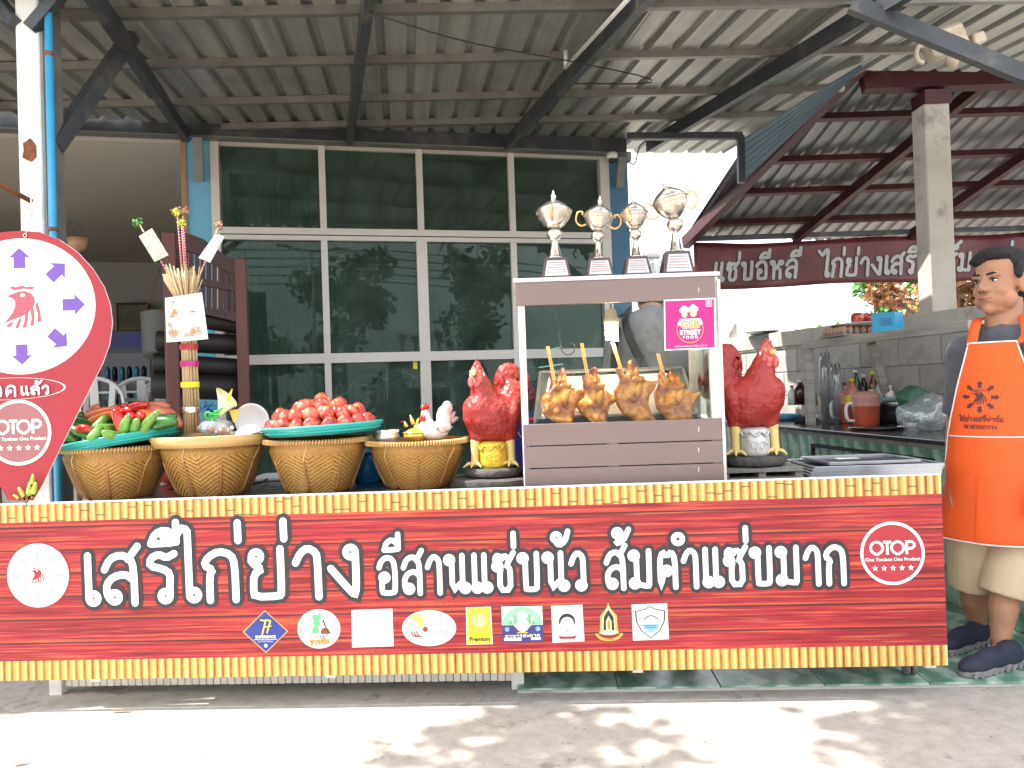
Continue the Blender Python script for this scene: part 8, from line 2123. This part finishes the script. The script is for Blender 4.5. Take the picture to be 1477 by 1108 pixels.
for (txt, p0, p1) in (('แซ่บอีหลี', (1026, 407), (1152, 400)), ('ไก่ย่างเสรีฟาร์ม', (1186, 400), (1402, 391)), ('อร่อย', (1424, 390), (1500, 388))):
    pr = Print(clo); a = hpl.px(*p0); b_ = hpl.px(*p1); hh3 = (hpl.px(p0[0], p0[1] - 26) - a).length
    thai(pr, txt, a.x, a.y, b_.x, b_.y, hh3, M['print_palegrey'], .034, h=6, out=M['print_black'], owd=.046, slant=.15); pr.build('brush_lettering', c_)

# ================================================================ vegetation
def leaves(n, fn, size, elong=1.6, droop=.3):
    mb = MB(); mb.norecalc = True
    for i in range(n):
        c = fn()
        d = V((random.gauss(0, 1), random.gauss(0, 1), random.gauss(-droop, .7))).normalized(); s_ = d.cross(V((random.gauss(0, 1), random.gauss(0, 1), random.gauss(0, 1)))).normalized()
        L = size * random.uniform(.6, 1.3); w_ = L / elong * .5
        mb.poly([c, c + d * L * .45 + s_ * w_, c + d * L, c + d * L * .45 - s_ * w_])
    return mb
def tree(name, base, H, crown_c, crown_r, n, size, leafm, label, cat='tree', seed=1, clumps=14, trunk_r=.15):
    random.seed(seed); base = V(base); o = thing(name, base, label, cat); cc_ = V(crown_c)
    cl = [(cc_ + V((random.gauss(0, .5) * crown_r[0], random.gauss(0, .5) * crown_r[1], random.gauss(0, .45) * crown_r[2])), random.uniform(.25, .5)) for _ in range(clumps)]
    def fn():
        c, k = random.choice(cl); d = V((random.gauss(0, 1), random.gauss(0, 1), random.gauss(0, 1))).normalized() * (random.random() ** .45) * k
        return c + V((d.x * crown_r[0], d.y * crown_r[1], d.z * crown_r[2]))
    leaves(n, fn, size).build('crown', leafm, o, kind='stuff')
    mb = MB(); fork = base.lerp(cc_, .55); fork.z = max(fork.z, base.z + H * .3)
    mb.tube([base, base.lerp(fork, .5) + V((.05, 0, 0)), fork], [trunk_r, trunk_r * .8, trunk_r * .65], 10)
    for c, k in cl[:9]: md_ = fork.lerp(c, .5) + V((random.uniform(-.1, .1), 0, random.uniform(0, .2))); mb.tube([fork, md_, c], [trunk_r * .45, trunk_r * .25, trunk_r * .08], 6)
    mb.build('trunk', M['bark'], o); return o
q = P(1298, 432, 16); tree('broadleaf_tree', (q.x, 16, 0), 4, (q.x, 16, q.z - .2), (1.0, 1.0, 1.15), 5000, .16, M['leaf_green'], 'green leafy tree rising behind the block wall beside the concrete column', seed=4)
q = P(1385, 425, 13); tree('flame_tree', (q.x, 13, 0), 4, (q.x, 13, q.z + .15), (1.0, 1.0, .8), 4000, .13, M['leaf_red'], 'red leaved tree between the column and the cook', seed=5)
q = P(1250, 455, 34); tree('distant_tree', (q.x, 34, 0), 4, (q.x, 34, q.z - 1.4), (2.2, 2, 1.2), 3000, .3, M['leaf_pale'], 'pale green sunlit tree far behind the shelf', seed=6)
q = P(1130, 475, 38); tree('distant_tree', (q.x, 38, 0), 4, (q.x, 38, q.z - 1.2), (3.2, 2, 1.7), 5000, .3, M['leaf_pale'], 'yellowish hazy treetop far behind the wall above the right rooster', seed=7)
# potted plants at the left behind the cart
def plant(px, py, Y, label, n, L, wd, mat, seed, h=.5, name='leafy_plant'):
    random.seed(seed); q = P(px, py, Y); o = thing(name, (q.x, q.y, .022), label, 'plant')
    mb = MB(); mb.tube([(q.x, q.y, .03), (q.x + .02, q.y, q.z - .1), (q.x, q.y, q.z + h * .5)], [.015, .012, .006], 8); mb.build('stem', M['bark'], o)
    lf = pillow([(0, 0), (wd * .8, L * .25), (wd, L * .5), (wd * .6, L * .8), (0, L), (-wd * .6, L * .8), (-wd, L * .5), (-wd * .8, L * .25)], .002, L / 5, 1)
    me = lf.mesh('leaf', mat)
    for i in range(n):
        l_ = bpy.data.objects.new('leaf', me); COL.objects.link(l_); l_.parent = o
        z = random.uniform(-.3, .5) * h; a = random.uniform(0, 6.28); rr3 = random.uniform(.0, .1)
        l_.matrix_basis = o.matrix_basis.inverted() @ Matrix.Translation((q.x + rr3 * math.cos(a), q.y + rr3 * math.sin(a), q.z + z)) @ Matrix.Rotation(a, 4, 'Z') @ Matrix.Rotation(random.uniform(-.6, 1.3), 4, 'Y') @ Matrix.Rotation(random.uniform(-.5, .5), 4, 'X') @ Matrix.Scale(random.uniform(.7, 1.2), 4)
    mb = MB(); mb.lathe([(0, 0), (.11, 0), (.15, .25), (.14, .25), (.1, .02), (0, .02)], 20, (q.x, q.y, .024)); mb.build('pot', M['bucket_red'], o)
plant(128, 690, 4.15, 'dark leafy potted plant behind the leftmost basket', 26, .13, .032, M['leaf_dark'], 3)
plant(108, 660, 4.0, 'narrow leaved plant beside the white post', 16, .2, .014, M['leaf_dark'], 8, .6)
plant(-6, 705, 3.9, 'feathery palm like plant at the left edge behind the sign', 20, .22, .012, M['leaf_green'], 5, .5)
# sunlit sprig in front of the pin sign's tip
random.seed(31); sp9 = thing('leaf_sprig', P(38, 722, 3.06), 'yellow green leafy sprig poking up at the tip of the pin sign', 'sprig')
lf = pillow([(0, 0), (.012, .02), (.014, .045), (.006, .07), (0, .085), (-.008, .06), (-.011, .03)], .0015, .012, 1); lme = lf.mesh('leaf', pm('leaf_lime', (.38, .48, .06), .5, var=.25, scale=30))
for i, (px, py, an, s_) in enumerate([(40, 722, 8, 1.0), (36, 722, -25, .8), (45, 719, 18, .9), (44, 704, 12, .75), (29, 722, -50, .5)]):
    l_ = bpy.data.objects.new('leaf', lme); COL.objects.link(l_); l_.parent = sp9; l_.matrix_basis = sp9.matrix_basis.inverted() @ Matrix.Translation(P(px, py, 3.06 - .003 * i)) @ Matrix.Rotation(R(an), 4, 'Y') @ Matrix.Scale(s_, 4)
mb = MB(); mb.tube([P(38, 735, 3.14), P(38, 726, 3.06), P(42, 705, 3.06)], .002, 5); mb.build('stem', M['leaf_green'], sp9)
# dry leaves on the ground
mm('leaf_dry', (.42, .19, .06), .7, var=.3, scale=30)
for i, (px, py, L, an, lb) in enumerate([(155, 1024, .11, 3, 'curled dry brown leaf on the sunlit ground before the cart'), (14, 1101, .06, 25, 'small dry leaf at the bottom left of the ground'), (1217, 997, .02, 0, 'small pebble like leaf scrap by the tile edge')]):
    q = PZ(px, py, .012); lf = pillow([(0, -.0), (L * .3, .012), (L * .7, .012), (L, 0), (L * .6, -.006), (L * .25, -.008)], .0015, .012, 1)
    frame_fn(lf, Matrix.Rotation(R(an), 4, 'Z') @ Matrix.Rotation(R(70), 4, 'X')); solo(lf, 'dry_leaf', M['leaf_dry'], q, lb, 'leaf', world=False)
random.seed(77); mb = MB()
for i in range(260):
    q = V((random.uniform(-2.6, 2.8), random.uniform(2.1, 3.2), .001)); r_ = random.uniform(.0012, .0035)
    vs = [q + V((r_ * math.cos(k * 1.57 + i), r_ * math.sin(k * 1.57 + i) * .7, 0)) for k in range(4)]; mb.add(vs + [q + V((0, 0, r_ * .8))], [(0, 1, 4), (1, 2, 4), (2, 3, 4), (3, 0, 4)])
tag(mb.build('grit', M['rock']), 'loose grit and crumbs scattered on the concrete in front of the cart', kind='stuff')
# street side behind the camera, seen in the reflections and casting the dappled shade
tree('street_tree', (-3.6, -1.2, 0), 5, (-.62, 2.3, 5.4), (1.75, 1.6, .7), 10500, .15, M['leaf_street'], 'street tree whose crown hangs over the pavement in front of the cart', seed=12, clumps=30, trunk_r=.12)
for i, (x, y, h_) in enumerate([(6, -22, 7), (-9, -24, 6), (14, -26, 8), (0.5, -25, 5)]):
    tree('roadside_tree', (x, y, 0), h_, (x, y, h_ * .7), (2.4, 2.4, h_ * .35), 2600, .4, M['leaf_street'], ['tall tree across the road', 'lower tree across the road to the left', 'tallest tree far right across the road', 'small round tree across the road'][i], seed=20 + i)
for i, (x, lb) in enumerate(((-6, 'left street lamp post across the road'), (4.5, 'right street lamp post across the road'))):
    o = thing('street_lamp', (x, -21, 0), lb, 'street lamp'); mb = MB(); mb.tube([(x, -21, 0), (x, -21, 7.5)], [.1, .06], 10); mb.build('pole', M['concrete_col'], o)
    mb = MB(); mb.tube([(x - 1.2, -21, 7.6), (x, -21, 7.4), (x + 1.2, -21, 7.6)], .05, 8); mb.build('arm', M['steel_grey'], o)
    for s_ in (-1, 1): mb = MB(); mb.box((x + s_ * 1.2, -21, 7.6), (.5, .2, .08)); mb.build('lamp_head', M['steel_dark'], o, bevel=.01)
mb = MB()
for k in range(5): mb.tube([(-40 + j * 8, -20.9, 6.2 + k * .35 - .4 * math.sin(math.pi * (j % 3) / 3)) for j in range(11)], .025, 5)
solo(mb, 'power_line', M['black_rubber'], (0, -20.9, 6.2), 'bundle of black power lines strung along the road', 'cable')
# cable by the blue pillar against the sky
mb = MB(); mb.tube(chaikin([P(905, 232, 6.6), P(916, 240, 6.6), P(920, 218, 6.6), P(926, 205, 6.6), P(950, 198, 6.6)], 2), .006, 6); solo(mb, 'loose_cable', M['steel_grey'], P(916, 232, 6.6), 'loose grey cable beside the right blue pillar', 'cable')
